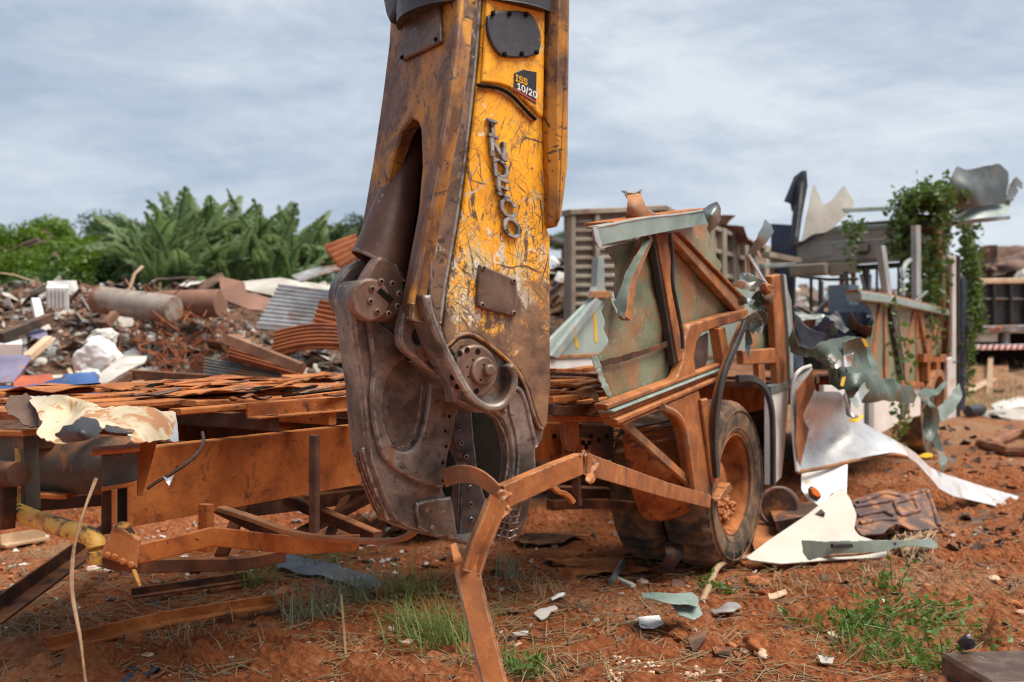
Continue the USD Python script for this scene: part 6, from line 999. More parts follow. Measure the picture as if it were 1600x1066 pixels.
# ---------------------------------------------------------------- trees and banana plants
def crown_proto(seed, n, leaf, squash=.85):
    r = np.random.default_rng(seed); C = []; cl = norm(r.normal(0, 1, (26, 3)))*r.uniform(.45, .95, (26, 1)); cl[:, 2] = np.abs(cl[:, 2])*.9-.12
    rad = r.uniform(.20, .38, 26)
    for c, q_, k in zip(cl, rad, np.full(26, n//26)): d = norm(r.normal(0, 1, (k, 3))); C.append(c+d*q_*r.uniform(.55, 1.08, (k, 1))*np.array([1, 1, .8]))
    C = np.vstack(C)*np.array([1, 1, squash]); return leafset(C, r.uniform(leaf*.7, leaf*1.4, len(C)), seed, .35, .3)
def trunk_mesh(seed, h):
    r = np.random.default_rng(seed); ms = [tube(smooth_path([(0, 0, -.6), (.03, .02, .1), (.0, .05, h*.5), (.05, 0, h)], 2), .09, 9, scale=np.linspace(1.3, .6, 13)[:13] if False else None)]
    for k in range(6): a = r.uniform(0, 6.28); ms.append(tube(smooth_path([(0, 0, h*r.uniform(.3, .9)), (.25*math.cos(a), .25*math.sin(a), h*1.0), (.6*math.cos(a), .6*math.sin(a), h*1.25)], 2), .03, 6))
    return ms
def tree_proto(name, seed, n, leaf, mat):
    pr = stage.CreateClassPrim('/World/class_'+name); obj('crown', crown_proto(seed, n, leaf), mat, pr, smooth=False); obj('trunk', trunk_mesh(seed, .35), 'bark', pr); return pr
tp_ = [tree_proto('bush_a', 1, 15000, .05, 'leaf_bright'), tree_proto('bush_b', 2, 14000, .05, 'leaf_mid'), tree_proto('tree_dark', 3, 10000, .052, 'leaf_dark')]
def tree(k, px, py_top, D, w_px, label, name='bush', rz=0, group=None):
    s = w_px*D/F/2; top = CAM_H-D*(py_top-533)/F; c = P(px, 533, D); sz = s*1.05; c[2] = top-sz*.70
    copy_of(tp_[k], name, c, rz, (s, s, sz), label, 'tree' if name == 'tree' else 'bush', group)
for i, (k, x, y, D, w_, lb, nm) in enumerate(((0, 80, 366, 22, 190, 'big bright green bush in front on the left', 'bush'), (0, 5, 346, 25, 150, 'bright bush at the left edge of the photo', 'bush'), (0, 105, 338, 27, 150, 'tall bright bush behind the big front one', 'bush'), (1, 165, 378, 22, 120, 'mid green bush just left of the banana plants', 'bush'), (0, 30, 392, 21, 130, 'low yellowish bush at the foot of the left edge bushes', 'bush'), (1, 200, 330, 28, 110, 'darker bush behind the leftmost banana plant', 'bush'), (2, 545, 334, 30, 150, 'dark round tree left of the shear', 'tree'), (2, 490, 372, 27, 120, 'dark tree low behind the last banana plants', 'tree'), (1, 880, 358, 26, 70, 'small bright tree between the shear and the tan truck body', 'tree'), (2, 330, 400, 27, 200, 'dark undergrowth behind the banana plants', 'bush'), (2, 430, 396, 26, 190, 'dark undergrowth right of the middle banana plants', 'bush'), (1, 245, 420, 24, 150, 'low green bush under the left banana plants', 'bush'), (1, -60, 352, 26, 150, 'green bush beyond the left edge', 'bush'), (2, 1290, 452, 45, 160, 'far dark trees seen through the bus windscreen', 'tree'), (1, 25, 420, 19.5, 150, 'low dark green bush right behind the heap at the left edge', 'bush'), (1, 120, 424, 19.5, 150, 'low green bush behind the slatted white cabinet', 'bush'), (1, 480, 424, 20, 150, 'low green bush behind the pale roof panel', 'bush'), (2, 380, 428, 20, 150, 'low dark bush behind the brown curved panel', 'bush'), (2, 1400, 462, 44, 150, 'far dark trees right of the steering wheel', 'tree'))):
    tree(k, x, y, D, w_*(1.45 if nm == 'bush' else 1.0), lb, nm, i*1.3)
def banana_leaf(L, W, bend, seed):
    """A long arching leaf torn by the wind into strips along its midrib."""
    r = np.random.default_rng(seed); n = 40; t = np.linspace(0, 1, n); th = .12+bend*t**1.5; x = np.r_[0, np.cumsum(np.sin(th))[:-1]]*L/n; z = np.r_[0, np.cumsum(np.cos(th))[:-1]]*L/n
    vs, fs, k = [], [], 0; m = 19
    for s in (-1, 1):
        cut = np.sort(np.r_[np.linspace(.16, 1, m)+r.normal(0, .006, m)])
        for a, b in zip(cut[:-1], cut[1:]):
            a2, b2 = a-.001, b-.010*max(0, r.uniform(-.6, 1)); c = (a+b)/2; wd = W*min(1, ((c-.12)/.2))**.5*math.sqrt(max(1-c**3, .02))*r.uniform(.82, 1.06); droop = r.uniform(.05, .45)+.25*max(0, c-.5); sw = .16+.05*r.random()
            p = lambda q_: np.array([np.interp(q_, t, x), 0, np.interp(q_, t, z)]); d = np.array([math.sin(.12+bend*c**1.5), 0, math.cos(.12+bend*c**1.5)]); up = np.array([-d[2], 0, d[0]])
            for f_, lift in ((0, 0), (.5, .16), (1, .16-droop)):
                o = np.array([0, s*wd*.5*f_, 0])+up*wd*lift*.6+d*sw*f_*wd; vs += [p(a2)+o+(d*.004 if f_ else 0), p(b2)+o-(d*L*.006*f_)]
            fs += [(k, k+1, k+3), (k, k+3, k+2), (k+2, k+3, k+5), (k+2, k+5, k+4)]; k += 6
    rib = tube(np.stack([x, 0*x, z], 1)[::3], .018, 5); return join([(np.array(vs), np.array(fs)), rib])
def banana_proto(name, seed, nl):
    pr = stage.CreateClassPrim('/World/class_'+name); r = np.random.default_rng(seed)
    obj('stem', tube(smooth_path([(0, 0, -1.2), (.02, 0, .4), (0, .02, 1.3)], 1), .11, 9), 'leaf_mid', pr)
    for k in range(nl):
        a = k*2.4+r.uniform(-.3, .3); b = r.uniform(.7, 2.4) if k > 4 else r.uniform(.2, .9); m = mv(banana_leaf(r.uniform(1.7, 2.8), r.uniform(.36, .58), b, seed*20+k), (0, 0, r.uniform(.9, 1.3)), rotm(0, 0, a)); obj('leaf', m, 'leaf_banana', pr, smooth=False)
    return pr
bp_ = [banana_proto('banana_a', 1, 15), banana_proto('banana_b', 2, 16), banana_proto('banana_c', 3, 14), banana_proto('banana_d', 4, 17)]
rb_ = np.random.default_rng(6)
for i, (x, y, D, s) in enumerate(((232, 330, 19.5, 1.0), (266, 316, 20.5, 1.05), (302, 306, 21, 1.1), (338, 318, 21.5, 1.05), (372, 330, 22, 1.05), (405, 322, 22.5, 1.1), (438, 322, 22.5, 1.1), (468, 340, 23, 1.05), (492, 345, 23, 1.0), (285, 350, 18.8, .9), (355, 360, 19.5, .9), (420, 365, 20, .9), (248, 365, 18.5, .85), (325, 345, 23, 1.1), (455, 372, 20.5, .85), (390, 352, 24, 1.1))):
    c = P(x, 533, D); c[2] = CAM_H-D*(y+32-533)/F-2.85*s
    if i == 0: lb = 'leftmost banana plant with wide arching leaves beside the bushes'
    elif i == 2: lb = 'tallest banana plant, its leaves highest against the sky'
    elif i == 8: lb = 'banana plant nearest the dark round tree'
    else: lb = ['second banana plant from the left, behind the leftmost one', '', 'banana plant just right of the tallest one', 'banana plant standing above the brown tank end', 'banana plant above the pale roof panel, left of the last four', 'tall banana plant fourth from the right end of the clump', 'banana plant third from the right end of the clump', '', 'low front banana plant just above the whitish tank', 'low front banana plant above the brown curved panel', 'low front banana plant above the silver corrugated sheet', 'lowest banana plant at the left foot of the clump', 'far banana plant behind the middle of the clump', 'low banana plant near the raised corrugated sheet', 'far banana plant behind the right half of the clump'][i-1]
    copy_of(bp_[i % 4], 'banana_plant', c, rb_.uniform(0, 6.28), s, lb, 'banana plant', 'banana plants behind the heap')

X, Y = np.meshgrid(np.linspace(7, 34, 70), np.linspace(36, 52, 40), indexing='ij'); p_ = np.stack([X, Y, 0*X], -1); a = (np.arange(69)[:, None]*40+np.arange(39)).ravel()
Z = .6+3.0*np.exp(-((X-16)/7)**2-((Y-44)/4.5)**2)*(.75+.5*meshkit.noise(p_*.35+3, 5))+(meshkit.fbm(p_*.9, 3, 6)-.5)*.9
obj('scrap_mound', (np.stack([X, Y, Z], -1).reshape(-1, 3), np.vstack([np.stack([a, a+40, a+41], 1), np.stack([a, a+41, a+1], 1)])), 'heap_soil', label='far mound of scrap seen through the front of the bus', cat='scrap heap', kind='stuff', smooth=True)
def farbit():
    px, py = rs.uniform(1215, 1500), rs.uniform(450, 530); c = P(px, py, rs.uniform(34, 40)); c[2] = max(c[2], 1.0); return mv(frag(rs.choice(['sheet', 'lump', 'plank']), rs.uniform(.2, .8), rs), c)
for m_, n_, lb in (('scrap_pale', 60, 'pale'), ('scrap_grey', 60, 'grey'), ('rust_brown', 70, 'rusty')): obj('scrap_crumbs', [farbit() for _ in range(n_)], m_, label=f'{lb} bits of scrap on the far mound behind the bus', cat='debris', kind='stuff')
# ---------------------------------------------------------------- things lying about
def lay(px, py, lift=0.0): g = gpt(px, py); g[2] += lift; return g
def gslab(name, poly, mat, label, cat, t=.004, amp=.01, lift=.03, fr=5, step=6, seed=2, tilt=None):
    """A sheet lying on the earth, its outline taken off the ground."""
    pts = np.array([gpt(x, y) for x, y in poly]); c = pts.mean(0); p2, f = grid_poly(pts[:, :2], max(.02, np.ptp(pts[:, 0])/14)); h = (meshkit.fbm(np.c_[p2, p2[:, 0]*0]*fr+seed, 3, seed)-.35)*amp*2
    z = ground_z(p2[:, 0], p2[:, 1])+lift+h
    if tilt is not None: z = z+tilt(p2)
    return obj(name, thicken(np.c_[p2, z], f, t), mat, label=label, cat=cat)
g_ = lambda x, y, l=.03: lay(x, y, l)
def standing(name, poly, ctrl, mat, label, cat, amp=.01, fr=4, t=.005, seed=3, jit=0, crease=0): return obj(name, sheet(jag(poly, jit, 5, seed) if jit else poly, ctrl, t, 6, amp, fr, seed, crease), mat, label=label, cat=cat)
standing('cream_panel', [(1166, 872), (1200, 846), (1260, 806), (1314, 762), (1328, 780), (1338, 806), (1334, 828), (1342, 838), (1372, 848), (1390, 858), (1384, 872), (1300, 876), (1220, 882), (1172, 876)], [(1166, 872, 6.1), (1314, 762, 6.9), (1338, 806, 6.7), (1390, 858, 6.5), (1220, 882, 6.1), (1300, 874, 6.28), (1260, 830, 6.42)], 'cream_board', 'clean cream board with a curved edge leaning on the earth by the wheel', 'board', .004, 2, .012)
standing('green_strip', [(1254, 844), (1300, 846), (1400, 844), (1458, 842), (1468, 858), (1420, 852), (1380, 862), (1300, 866), (1262, 876), (1254, 862)], [(1254, 844, 5.85), (1458, 842, 6.4), (1468, 858, 6.4), (1262, 876, 5.9), (1340, 856, 5.98)], 'green_clean', 'long blue green metal strip lying on the cream board', 'metal strip', .01, 5, .006, 4, .6)
obj('black_strip', bar(P(1300, 853, 5.88), P(1398, 850, 6.18), .02, .025, n=4, warp=.01), 'black_rubber', label='thin black rubber strip along the green metal strip', cat='rubber strip')
up = thing('tail_panel', 'white corner panel with an oval orange reflector under the peeled skirt', 'panel')
wp = [(1252, 736), (1300, 728), (1324, 726), (1322, 778), (1300, 770), (1282, 792), (1262, 780), (1252, 766)]; wc_ = [(1252, 736, 7.0), (1324, 726, 7.15), (1322, 778, 6.95), (1265, 782, 6.85)]
obj('shell', sheet(wp, wc_, .01, 5, .003, 3), 'white_paint', up); UF = Frame(P(1273, 772, 6.86), norm(np.array([1, .25, 0])), norm(np.array([0, .3, 1])))
rf = obj('reflector', prism(UF, [(1264, 764), (1270, 762), (1279, 770), (1281, 777), (1275, 779), (1266, 773)], 0, .025, bev=.008), 'orange_lens', up); obj('reflector_rim', tube(np.vstack([UF.off(.004).hit(chaikin([(1263, 763), (1270, 760.5), (1280.5, 769.5), (1282.5, 778), (1275, 780.5), (1265, 774)], 2))]*1), .006, 6), 'black_rubber', rf)
tr = thing('moulded_tray', 'dark brown moulded plastic panel with ribs lying tilted behind the cream board', 'plastic panel')
tctrl = [(1330, 780, 7.1), (1448, 764, 7.5), (1470, 826, 7.0), (1345, 832, 6.65), (1400, 800, 7.0)]
obj('shell', sheet(jag([(1326, 784), (1360, 772), (1386, 766), (1410, 772), (1448, 763), (1460, 792), (1470, 826), (1430, 832), (1400, 820), (1380, 834), (1345, 836), (1336, 820)], .6, 6, 3), tctrl, .012, 6, .02, 5, 3), 'brown_plastic', tr)
dm = depthmap(tctrl)
for pts in ([(1335, 792), (1390, 782), (1422, 778)], [(1340, 806), (1380, 798), (1396, 806)], [(1344, 818), (1376, 812), (1400, 812)], [(1398, 786), (1428, 778), (1436, 798), (1406, 806), (1398, 786)], [(1448, 765), (1458, 792), (1467, 822)], [(1340, 786), (1382, 770), (1412, 776), (1446, 766)]):
    p = resample(np.array(pts, float), 6); obj('rib', tube([P(x, y, d-.02) for (x, y), d in zip(p, dm(p))], .016, 7), 'brown_plastic', tr)
br = thing('brake_drum', 'rusty half buried brake part with a round rim beside the tyre', 'brake part'); c = P(1216, 792, 6.75)
obj('drum', tube([c, c+np.array([.05, .12, 0])], .125, 26), 'brown_plastic', br); obj('rim', tube([c+.128*np.array([math.cos(a), -.01, math.sin(a)]) for a in np.linspace(0, 6.3, 30)], .014, 7), 'brown_plastic', br); obj('housing', mv(frag('box', .3, rs), P(1245, 815, 6.7)), 'brown_plastic', br)
standing('rust_plate', [(1176, 850), (1186, 812), (1200, 800), (1236, 806), (1222, 824), (1218, 842), (1196, 852), (1180, 862)], [(1176, 850, 6.55), (1200, 800, 6.9), (1236, 806, 6.9), (1218, 842, 6.6), (1180, 862, 6.45)], 'frame_rust', 'flat rust coloured plate standing behind the tyre foot', 'plate')
def stick(name, pts, r, mat, label, cat): return obj(name, tube([lay(x, y, r+l) for x, y, l in [tuple(a)+(0,)*(3-len(a)) for a in smooth_path(np.array([(a+(0,))[:3] for a in pts], float), 2)]], r, 8), mat, label=label, cat=cat)
stick('branch', [(1096, 948), (1112, 920, .03), (1122, 900, .05), (1150, 888, .05), (1200, 886, .04), (1260, 882, .05), (1320, 884, .05), (1380, 878, .06), (1440, 862, .08)], .018, 'wood_stick', 'long bare branch lying before the cream board', 'branch')
obj('root_ball', [tube([lay(1380+rs.uniform(0, 85), 868+rs.uniform(-22, 10), .02), lay(1395+rs.uniform(0, 70), 862+rs.uniform(-26, 8), .10), lay(1385+rs.uniform(0, 90), 872+rs.uniform(-22, 8), .02)], .006, 4) for _ in range(60)]+[mv(rock(.10, 41, 3, .5), lay(1428, 866, .01))], 'wood_stick', label='dry roots and matted stems at the right end of the branch', cat='roots', kind='stuff')
ts_ = thing('torn_trim', 'curled blue green metal trim lying on the earth', 'metal trim')
obj('trim', sheet([(1002, 926), (1040, 928), (1080, 928), (1092, 936), (1090, 948), (1070, 944), (1040, 942), (1004, 934)], [(1002, 928, 4.9), (1085, 928, 5.0), (1090, 950, 4.72), (1004, 936, 4.8), (1050, 932, 4.8)], .005, 4, .012, 9), 'green_clean', ts_); obj('flap', sheet([(1050, 944), (1092, 944), (1098, 960), (1084, 968), (1060, 960)], [(1050, 944, 4.8), (1092, 944, 4.85), (1084, 968, 4.7)], .004, 4, .012, 9, 4), 'green_clean', ts_)
for (nm, poly, m, lb, ct) in (('metal_scrap', [(1110, 966), (1150, 952), (1160, 960), (1146, 970), (1116, 972)], 'bright_steel', 'shiny torn metal scrap right of the curled trim', 'metal scrap'), ('white_plastic', [(996, 978), (1030, 974), (1038, 986), (1020, 992), (1000, 990)], 'scrap_white', 'broken white plastic piece below the curled trim', 'plastic piece'), ('orange_stick', [(1200, 940), (1228, 932), (1230, 938), (1202, 946)], 'scrap_tan', 'short orange tan stick in the dry grass', 'stick'), ('metal_scrap', [(1074, 1010), (1100, 1000), (1112, 1010), (1084, 1030)], 'rust_brown', 'bent brown metal scrap standing among the clods', 'metal scrap'), ('metal_scrap', [(1112, 1026), (1140, 1020), (1140, 1036), (1118, 1038)], 'rust_dark', 'small dark metal scrap beside the big clod', 'metal scrap'),
        ('flat_sheet', [(848, 884), (900, 880), (975, 884), (970, 892), (900, 894)], 'rust_dusty', 'rusty flat strip lying under the bus', 'steel strip'), ('flat_sheet', [(870, 898), (940, 892), (1040, 892), (1010, 902), (880, 908)], 'rust_dusty', 'second rusty flat strip lying nearer than the first', 'steel strip'), ('flat_sheet', [(800, 846), (860, 840), (920, 846), (880, 856), (815, 858)], 'rust_dark', 'dark rusty plate in the shade under the bus', 'plate'),
        ('pale_splinter', [(834, 968), (866, 960), (872, 966), (846, 978)], 'scrap_pale', 'pale splinter in the middle foreground', 'splinter'), ('pale_splinter', [(800, 1000), (826, 998), (824, 1003), (804, 1006)], 'scrap_pale', 'short pale splinter near the angle iron', 'splinter'), ('pale_splinter', [(860, 945), (882, 938), (884, 941), (862, 949)], 'scrap_white', 'thin white splinter further back', 'splinter'), ('pale_paper', [(1278, 1034), (1304, 1040), (1300, 1050), (1282, 1046)], 'scrap_pale', 'pale paper scrap at the lower right', 'paper'), ('yellow_scrap', [(1436, 716), (1456, 714), (1458, 719), (1438, 720)], 'yellow_plain', 'small yellow scrap on the earth near the peeled skirt', 'scrap piece'),
        ('grey_strip', [(425, 882), (450, 876), (520, 890), (575, 906), (610, 934), (560, 930), (500, 908), (440, 900)], 'blue_grey', 'dark grey curved strip lying on the earth beneath the chassis', 'strip'), ('white_sheet', [(1548, 640), (1600, 632), (1620, 640), (1600, 646), (1556, 646)], 'scrap_pale', 'clear crumpled sheet on the earth at the right edge', 'plastic sheet')):
    gslab(nm, poly, m, lb, ct, .006, .02, .03, 9)
obj('bent_scrap', sheet([(1036, 845), (1070, 846), (1066, 870), (1050, 888), (1034, 886), (1040, 864)], [(1036, 845, 5.9), (1070, 846, 5.95), (1050, 888, 5.85), (1045, 866, 5.75)], .006, 5, .03, 9, 3), 'rust_brown', label='crumpled rusty scrap standing in front of the inner tyre', cat='scrap piece')
obj('metal_rod', tube([lay(955, 918, .03), lay(974, 893, .06)], .018, 8), 'grey_sheet', label='short grey metal rod near the flat strips', cat='rod'); obj('wood_chip', bar(lay(964, 912, .03), lay(990, 924, .03), .03, .02), 'scrap_pale', label='pale wood chip beside the grey rod', cat='wood chip')
for (x0, y0, x1, y1, w_, m, lb, l) in ((-30, 1010, 205, 896, .10, 'rust_dark', 'long rusty angle beam sloping up from the lower left corner', .10), (70, 1028, 250, 985, .07, 'rust_orange', 'rusty strip lying in the dry grass at lower left', .03), (245, 985, 445, 952, .07, 'rust_orange', 'rusty strip continuing right of the first strip', .03), (205, 945, 385, 918, .06, 'rust_dark', 'dark rusty bar lying behind the strips', .04), (0, 862, 70, 850, .09, 'scrap_tan', 'greenish tan pole lying left under the deck', .04)):
    a, b = lay(x0, y0, l), lay(x1, y1, l if w_ < .1 else .35); obj('ground_beam', sweep(lsec(w_, w_*.8, .012), [a, (a+b)/2, b]), m, label=lb, cat='beam')
for k, pts in enumerate(([(1530, 702), (1560, 698), (1580, 690), (1610, 688)], [(1540, 704), (1580, 714), (1640, 716)])): stick('log', pts, .07, 'log_brown', ('brown log lying at the right edge, its end rising', 'brown log lying under the other log at the right edge')[k], 'log')
obj('wooden_block', mv(frag('box', .35, rs), lay(1590, 618, .12)), 'hole_dark', label='dark charred block on the dry ground at right', cat='block'); obj('wooden_stake', bar(lay(1546, 630, 0), lay(1549, 600, .1)+np.array([0, 0, .25]), .12, .05), 'wood_stick', label='short upright wooden stake beside the charred block', cat='stake'); obj('plank', bar(lay(1510, 628, .05), lay(1550, 622, .05), .2, .04), 'scrap_tan', label='tan plank lying behind the stake', cat='plank'); obj('plastic_drum', tube([lay(1512, 654, .1), lay(1534, 652, .1)], .09, 12), 'black_plastic', label='small dark canister by the black door post', cat='canister')
obj('tarp', mv(rock(.5, 61, 3, .25, .4), lay(1585, 655, .02)), 'scrap_pale', label='pale plastic tarp bunched on the ground at right', cat='tarp')
bx = thing('dark_box', 'dark brown box cut off by the lower right corner', 'box'); c = lay(1606, 1082, .06)
obj('lid', prism(Frame(c+np.array([0, 0, .05]), (1, .1, 0), (-.1, 1, 0)), chaikin([(-.30, -.25), (-.24, -.25), (.44, -.25), (.5, -.25), (.5, -.2), (.5, .09), (.5, .14), (.44, .14), (-.24, .14), (-.30, .14), (-.30, .08), (-.30, -.2)], 2), -.09, .02, bev=.015, uv=True), 'cover_brown', bx); obj('body', prism(Frame(c-np.array([0, 0, .06]), (1, .1, 0), (-.1, 1, 0)), chaikin([(-.28, -.23), (-.22, -.23), (.42, -.23), (.48, -.23), (.48, -.18), (.48, .07), (.48, .12), (.42, .12), (-.22, .12), (-.28, .12), (-.28, .06), (-.28, -.18)], 2), -.09, .06, bev=.01, uv=True), 'black_plastic', bx); obj('handle', mv(frag('lump', .08, rs), c+np.array([-.2, .1, .11])), 'black_plastic', bx)
# torn cream sheet draped on the deck's corner, hanging cable, wire
cs = thing('torn_cream_sheet', 'torn cream and rust stained metal sheet draped over the deck corner', 'sheet metal')
obj('sheet', sheet(jag([(40, 618), (70, 620), (100, 616), (125, 622), (160, 636), (200, 634), (240, 640), (272, 644), (276, 662), (272, 684), (240, 686), (210, 690), (196, 672), (160, 668), (128, 662), (116, 690), (90, 692), (62, 682), (56, 672), (66, 660), (58, 642)], 1.0, 6, 5), [(40, 618, 3.5), (100, 616, 3.25), (160, 636, 3.15), (272, 644, 3.42), (274, 684, 3.20), (196, 674, 2.95), (128, 664, 2.92), (90, 692, 2.95), (60, 660, 3.05), (110, 645, 3.2), (230, 665, 3.05)], .004, 4, .022, 6, 5, .02), 'cream_torn', cs)
obj('torn_edge', sheet([(264, 646), (274, 644), (279, 690), (272, 692), (264, 688)], [(264, 646, 3.38), (274, 644, 3.42), (279, 690, 3.25), (266, 688, 3.2)], .004, 4, .005, 15), 'bright_steel', cs)
obj('black_flap', sheet(jag([(86, 680), (100, 668), (130, 656), (150, 658), (160, 670), (150, 684), (120, 690), (100, 692)], .8, 4, 6), [(86, 680, 2.93), (130, 656, 2.92), (160, 670, 2.9), (120, 692, 2.86), (125, 675, 2.82)], .004, 4, .01, 12), 'black_plastic', cs)
obj('black_flap', sheet(jag([(164, 664), (190, 668), (212, 672), (206, 676), (180, 676), (164, 674)], .5, 4, 6), [(164, 664, 2.92), (212, 672, 2.94), (180, 677, 2.88), (164, 674, 2.88)], .004, 3, .006, 15), 'black_plastic', cs)
cp = obj('deck_rag', sheet(jag([(14, 624), (40, 616), (56, 630), (60, 664), (40, 662), (16, 650), (8, 640)], .8, 4, 7), [(14, 624, 3.5), (50, 620, 3.45), (58, 664, 3.2), (12, 648, 3.3)], .004, 4, .03, 9, 7), 'rust_brown', label='crumpled rusty sheet left of the cream one on the deck', cat='sheet metal')
hc = [(150, 748, 2.95), (143, 766, 2.9), (134, 790, 2.86), (120, 830, 2.84), (113, 870, 2.82), (111, 920, 2.80), (118, 960, 2.78), (126, 1000, 2.77), (130, 1040, 2.76), (136, 1090, 2.75), (142, 1160, 2.74), (150, 1290, 2.72)]
hp_ = np.array([P(*a) for a in smooth_path(hc, 2)]); obj('hanging_strap', sweep(rect(.011, .006, .002), hp_, (.3, -1, 0), twist=np.linspace(0, 7, len(hp_))), 'wood_stick', label='twisted brown strap hanging from the chassis corner to the ground', cat='strap')
obj('wire_loop', tube([P(*a) for a in smooth_path([(316, 676, 3.45), (319, 690, 3.4), (312, 706, 3.35), (290, 726, 3.3), (262, 744, 3.28), (246, 752, 3.26), (230, 764, 3.24)], 3)], .006, 6), 'rust_brown', label='thin bent wire in front of the chassis beam', cat='wire')
obj('foil_scrap', sheet([(254, 744), (262, 748), (272, 742), (264, 760)], [(254, 744, 3.25), (272, 742, 3.28), (264, 760, 3.2), (262, 748, 3.22)], .002, 3), 'bright_steel', label='small shiny foil triangle on the wire', cat='foil')
obj('blue_cloth', sheet(jag([(110, 1062), (150, 1052), (190, 1038), (230, 1036), (262, 1042), (240, 1052), (215, 1058), (190, 1070), (130, 1080)], 1.0, 5, 8), [(110, 1062, 4.02), (190, 1038, 4.18), (262, 1042, 4.2), (190, 1072, 3.93), (130, 1080, 3.92)], .006, 5, .06, 12, 8, .05), 'dark_cloth', label='dark blue cloth crumpled on the ground at lower left', cat='cloth')

# clods and stones, one by one, then the crumbs
for i in range(150):
    px, py = rs.uniform(-5, 1600), 815+255*rs.beta(1.5, 1.0)
    if 840 < px < 1060 and py < 880: continue
    c = gpt(px, py); r = rs.uniform(5, 17)*c[1]/F*.75*(1 if rs.random() < .85 else 1.6); pale = rs.random() < .16
    pr = obj('stone' if pale else 'earth_clod', mv(rock(r, 300+i, 2, rs.uniform(.45, .75), .75), c+np.array([0, 0, r*.18]), rotm(0, 0, rs.uniform(0, 6))), 'stone_pale' if pale else 'clod'); auto(pr, 'pale stone' if pale else 'lump of red earth', 'stone' if pale else 'earth clod', 'pale stones in the foreground' if pale else 'clods of earth in the foreground', px, py, r, LM_G, ('behind', 'in front of'))
for (x, y, rr, lb) in ((1178, 1018, .06, 'biggest red clod standing in the foreground centre right'), (1060, 1000, .045, 'rounded clod left of the bent brown scrap'), (210, 880+130, .045, 'angular clod between the lower left strips')): c = lay(x, y, rr*.4); obj('earth_clod', mv(rock(rr, int(x), 3, .8, .6), c), 'clod', label=lb, cat='earth clod')
def crumbs(n, lo, hi, kind='lump', x0=-30, x1=1630, y0=700, y1=1090):
    out = []
    for _ in range(n):
        px, py = rs.uniform(x0, x1), y0+(y1-y0)*rs.beta(1.3, 1.0); c = gpt(px, py); s = rs.uniform(lo, hi)*c[1]/F; out.append(mv(frag(kind, s, rs), c+np.array([0, 0, s*.12])))
    return out
obj('earth_crumbs', crumbs(5200, 2.5, 12), 'clod', label='small crumbs of red earth over the yard', cat='earth', kind='stuff')
obj('pale_crumbs', crumbs(320, 3, 10, 'sheet'), 'scrap_pale', label='tiny pale scraps of rubbish scattered over the yard', cat='rubbish', kind='stuff')
obj('pale_crumbs', crumbs(160, 4, 15, 'sheet', -20, 620, 770, 900), 'scrap_pale', label='pale scraps of rubbish on the ground under the chassis', cat='rubbish', kind='stuff')
obj('brown_crumbs', crumbs(260, 4, 18, 'sheet', 1380, 1640, 600, 860), 'rust_brown', label='small brown scraps on the right middle ground', cat='debris', kind='stuff')
obj('gravel_patch', crumbs(260, 3, 12, 'lump', 950, 1130, 1028, 1085), 'stone_pale', label='patch of whitish gravel at the bottom edge', cat='gravel', kind='stuff')
obj('brown_crumbs', crumbs(700, 4, 20, 'sheet', 0, 1600, 760, 1090), 'rust_brown', label='flakes of rusty metal scattered over the yard', cat='rust flakes', kind='stuff')
def blades(c, n, h, spread, seed, lean=.5, w=.004):
    r = np.random.default_rng(seed); a = r.uniform(0, 2*np.pi, n); L = h*r.uniform(.5, 1.15, n); b = c+np.stack([r.normal(0, spread, n), r.normal(0, spread, n), 0*a-.01], 1); d = np.stack([np.cos(a), np.sin(a)], 1); ln = lean*r.uniform(.3, 1.6, n)
    vs, fs = [], []
    ks = np.linspace(0, 1, 5)
    side = np.stack([-d[:, 1], d[:, 0], 0*a], 1)
    for k in ks:
        p = b+np.c_[d*(L*ln*k**1.7)[:, None], L*k*(1-.35*np.clip(ln, 0, 1.3)*k)]; wd = w*(1-k*.93)*r.uniform(.9, 1.1); vs += [p-side*wd, p+side*wd]
    v = np.stack(vs, 1).reshape(-1, 3); i = np.arange(n)*10
    for k in range(4): q0 = i+2*k; fs += [np.stack([q0, q0+1, q0+3], 1), np.stack([q0, q0+3, q0+2], 1)]
    return v, np.vstack(fs)
def tuft(px, py, n, h, spread, mat, label, seed, lean=.95, name='grass_tuft', cat='grass'):
    c = lay(px, py); obj(name, blades(c, n, h, spread, seed, lean), mat, label=label, cat=cat, kind='stuff', smooth=False)
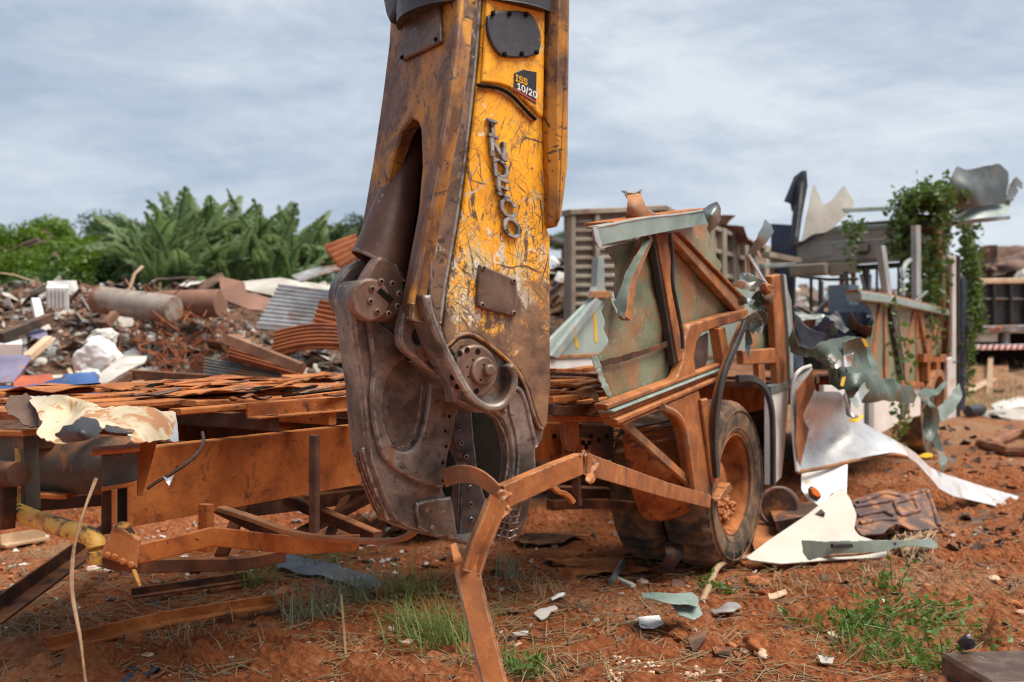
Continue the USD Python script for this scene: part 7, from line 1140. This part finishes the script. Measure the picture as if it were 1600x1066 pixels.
for i, (x, y, n, h, sp, m, lb) in enumerate(((690, 1010, 190, .30, .10, 'grass_green', 'lush grass tuft just left of the angle iron'), (640, 985, 90, .24, .09, 'grass_green', 'grass tuft left of the lush one'), (560, 935, 120, .28, .10, 'grass_grey', 'grey green grass tuft in front of the dark grey strip'), (480, 965, 110, .24, .09, 'grass_grey', 'grey grass tuft beside the rusty strip end'), (395, 915, 60, .24, .04, 'grass_green', 'upright weedy tuft under the bent bars'), (640, 930, 90, .26, .10, 'grass_green', 'thin green tuft behind the left foreground grass'), (800, 1050, 70, .18, .06, 'grass_green', 'green tuft right of the angle iron foot'), (890, 1060, 80, .15, .09, 'straw', 'dry tuft at the bottom edge'), (1330, 985, 90, .2, .12, 'grass_green', 'flattened green grass left of the weed patch'), (1370, 1035, 70, .24, .1, 'grass_green', 'long grass stems below the weed patch'), (1520, 1000, 50, .22, .08, 'grass_green', 'thin grass tuft near the dark box'), (730, 870, 50, .25, .05, 'grass_grey', 'sparse tall grass behind the torn angle end'), (800, 905, 40, .3, .05, 'grass_grey', 'sparse grass right of the angle iron kink'), (520, 880, 60, .3, .12, 'grass_green', 'green blades behind the dark grey strip'), (20, 985, 60, .12, .12, 'straw', 'dry tuft at the left edge'), (300, 1000, 110, .14, .16, 'straw', 'dry grass tuft between the rusty strips'), (1240, 925, 80, .14, .12, 'straw', 'dry straw tuft before the branch'), (1380, 905, 70, .14, .10, 'straw', 'dry straw tuft before the roots'), (1505, 560+80, 160, .3, .3, 'grass_green', 'grass growing at the bus door'), (860, 930, 60, .15, .1, 'straw', 'dry tuft in front of the shaded ground'))):
    tuft(x, y, n, h, sp, m, lb, 40+i)
obj('dry_stalk', tube([lay(541, 1035, 0), lay(533, 975, .02)+np.array([0, 0, .12])], .006, 5), 'straw', label='single upright straw stalk in the left foreground', cat='stalk')
def weed(px, py, n, r, label, seed, h=.11):
    rr = np.random.default_rng(seed); t = thing('weed', label, 'weed'); C, S, st = [], [], []
    for k in range(n):
        b = lay(px, py)+np.array([rr.normal(0, r*.5), rr.normal(0, r*.5), 0]); e = b+np.array([rr.normal(0, r*.6), rr.normal(0, r*.6), rr.uniform(.3, 1)*h]); st.append(tube([b, (b+e)/2+np.array([0, 0, .02]), e], .003, 4))
        for s in np.linspace(.3, 1, 5): C.append(b+(e-b)*s+rr.normal(0, .012, 3)); S.append(rr.uniform(.022, .05))
    obj('leaves', leafset(np.array(C), S, seed, .15, .5), 'weed_leaf', t, kind='stuff', smooth=False); obj('stem', st, 'grass_green', t, kind='stuff')
weed(1400, 975, 60, .26, 'leafy green weed patch on the right foreground', 3); weed(1330, 990, 26, .16, 'smaller green weed left of the leafy patch', 4); weed(1385, 925, 9, .10, 'thin upright weed in front of the roots', 5, .34); weed(1440, 1030, 22, .2, 'broad leaved weed near the dark box', 6, .14); weed(1130, 925, 12, .1, 'yellow green seedling by the branch end', 7, .08); weed(830, 1060, 12, .07, 'small green weed right of the angle iron', 8, .12)
def straws(n, box_, seed, ln=(.05, .24)):
    r = np.random.default_rng(seed); ms = []
    for _ in range(n):
        c = gpt(r.uniform(box_[0], box_[2]), r.uniform(box_[1], box_[3])); a = r.uniform(0, 6.28); L = r.uniform(*ln); d = np.array([math.cos(a), math.sin(a), r.uniform(-.05, .15)])*L; ms.append(bar(c+np.array([0, 0, .012]), c+d+np.array([0, 0, .02]), .004, .003, c=.0))
    return ms
for i, (n, b, lb) in enumerate(((900, (0, 860, 620, 1075), 'dry straw over the left foreground'), (1100, (880, 880, 1600, 1075), 'dry straw over the right foreground'), (400, (620, 900, 900, 1075), 'dry straw around the angle iron foot'), (700, (1200, 600, 1620, 860), 'dry straw on the far right ground'))): obj('dry_straw', straws(n, b, i+3), 'straw', label=lb, cat='straw', kind='stuff')
obj('far_grass', [blades(gpt(rs.uniform(1500, 1640), rs.uniform(566, 640)), 14, .22, .15, 900+k, .6, .008) for k in range(160)], 'straw', label='dry grass on the ground before the black truck', cat='grass', kind='stuff', smooth=False)
finish_labels()
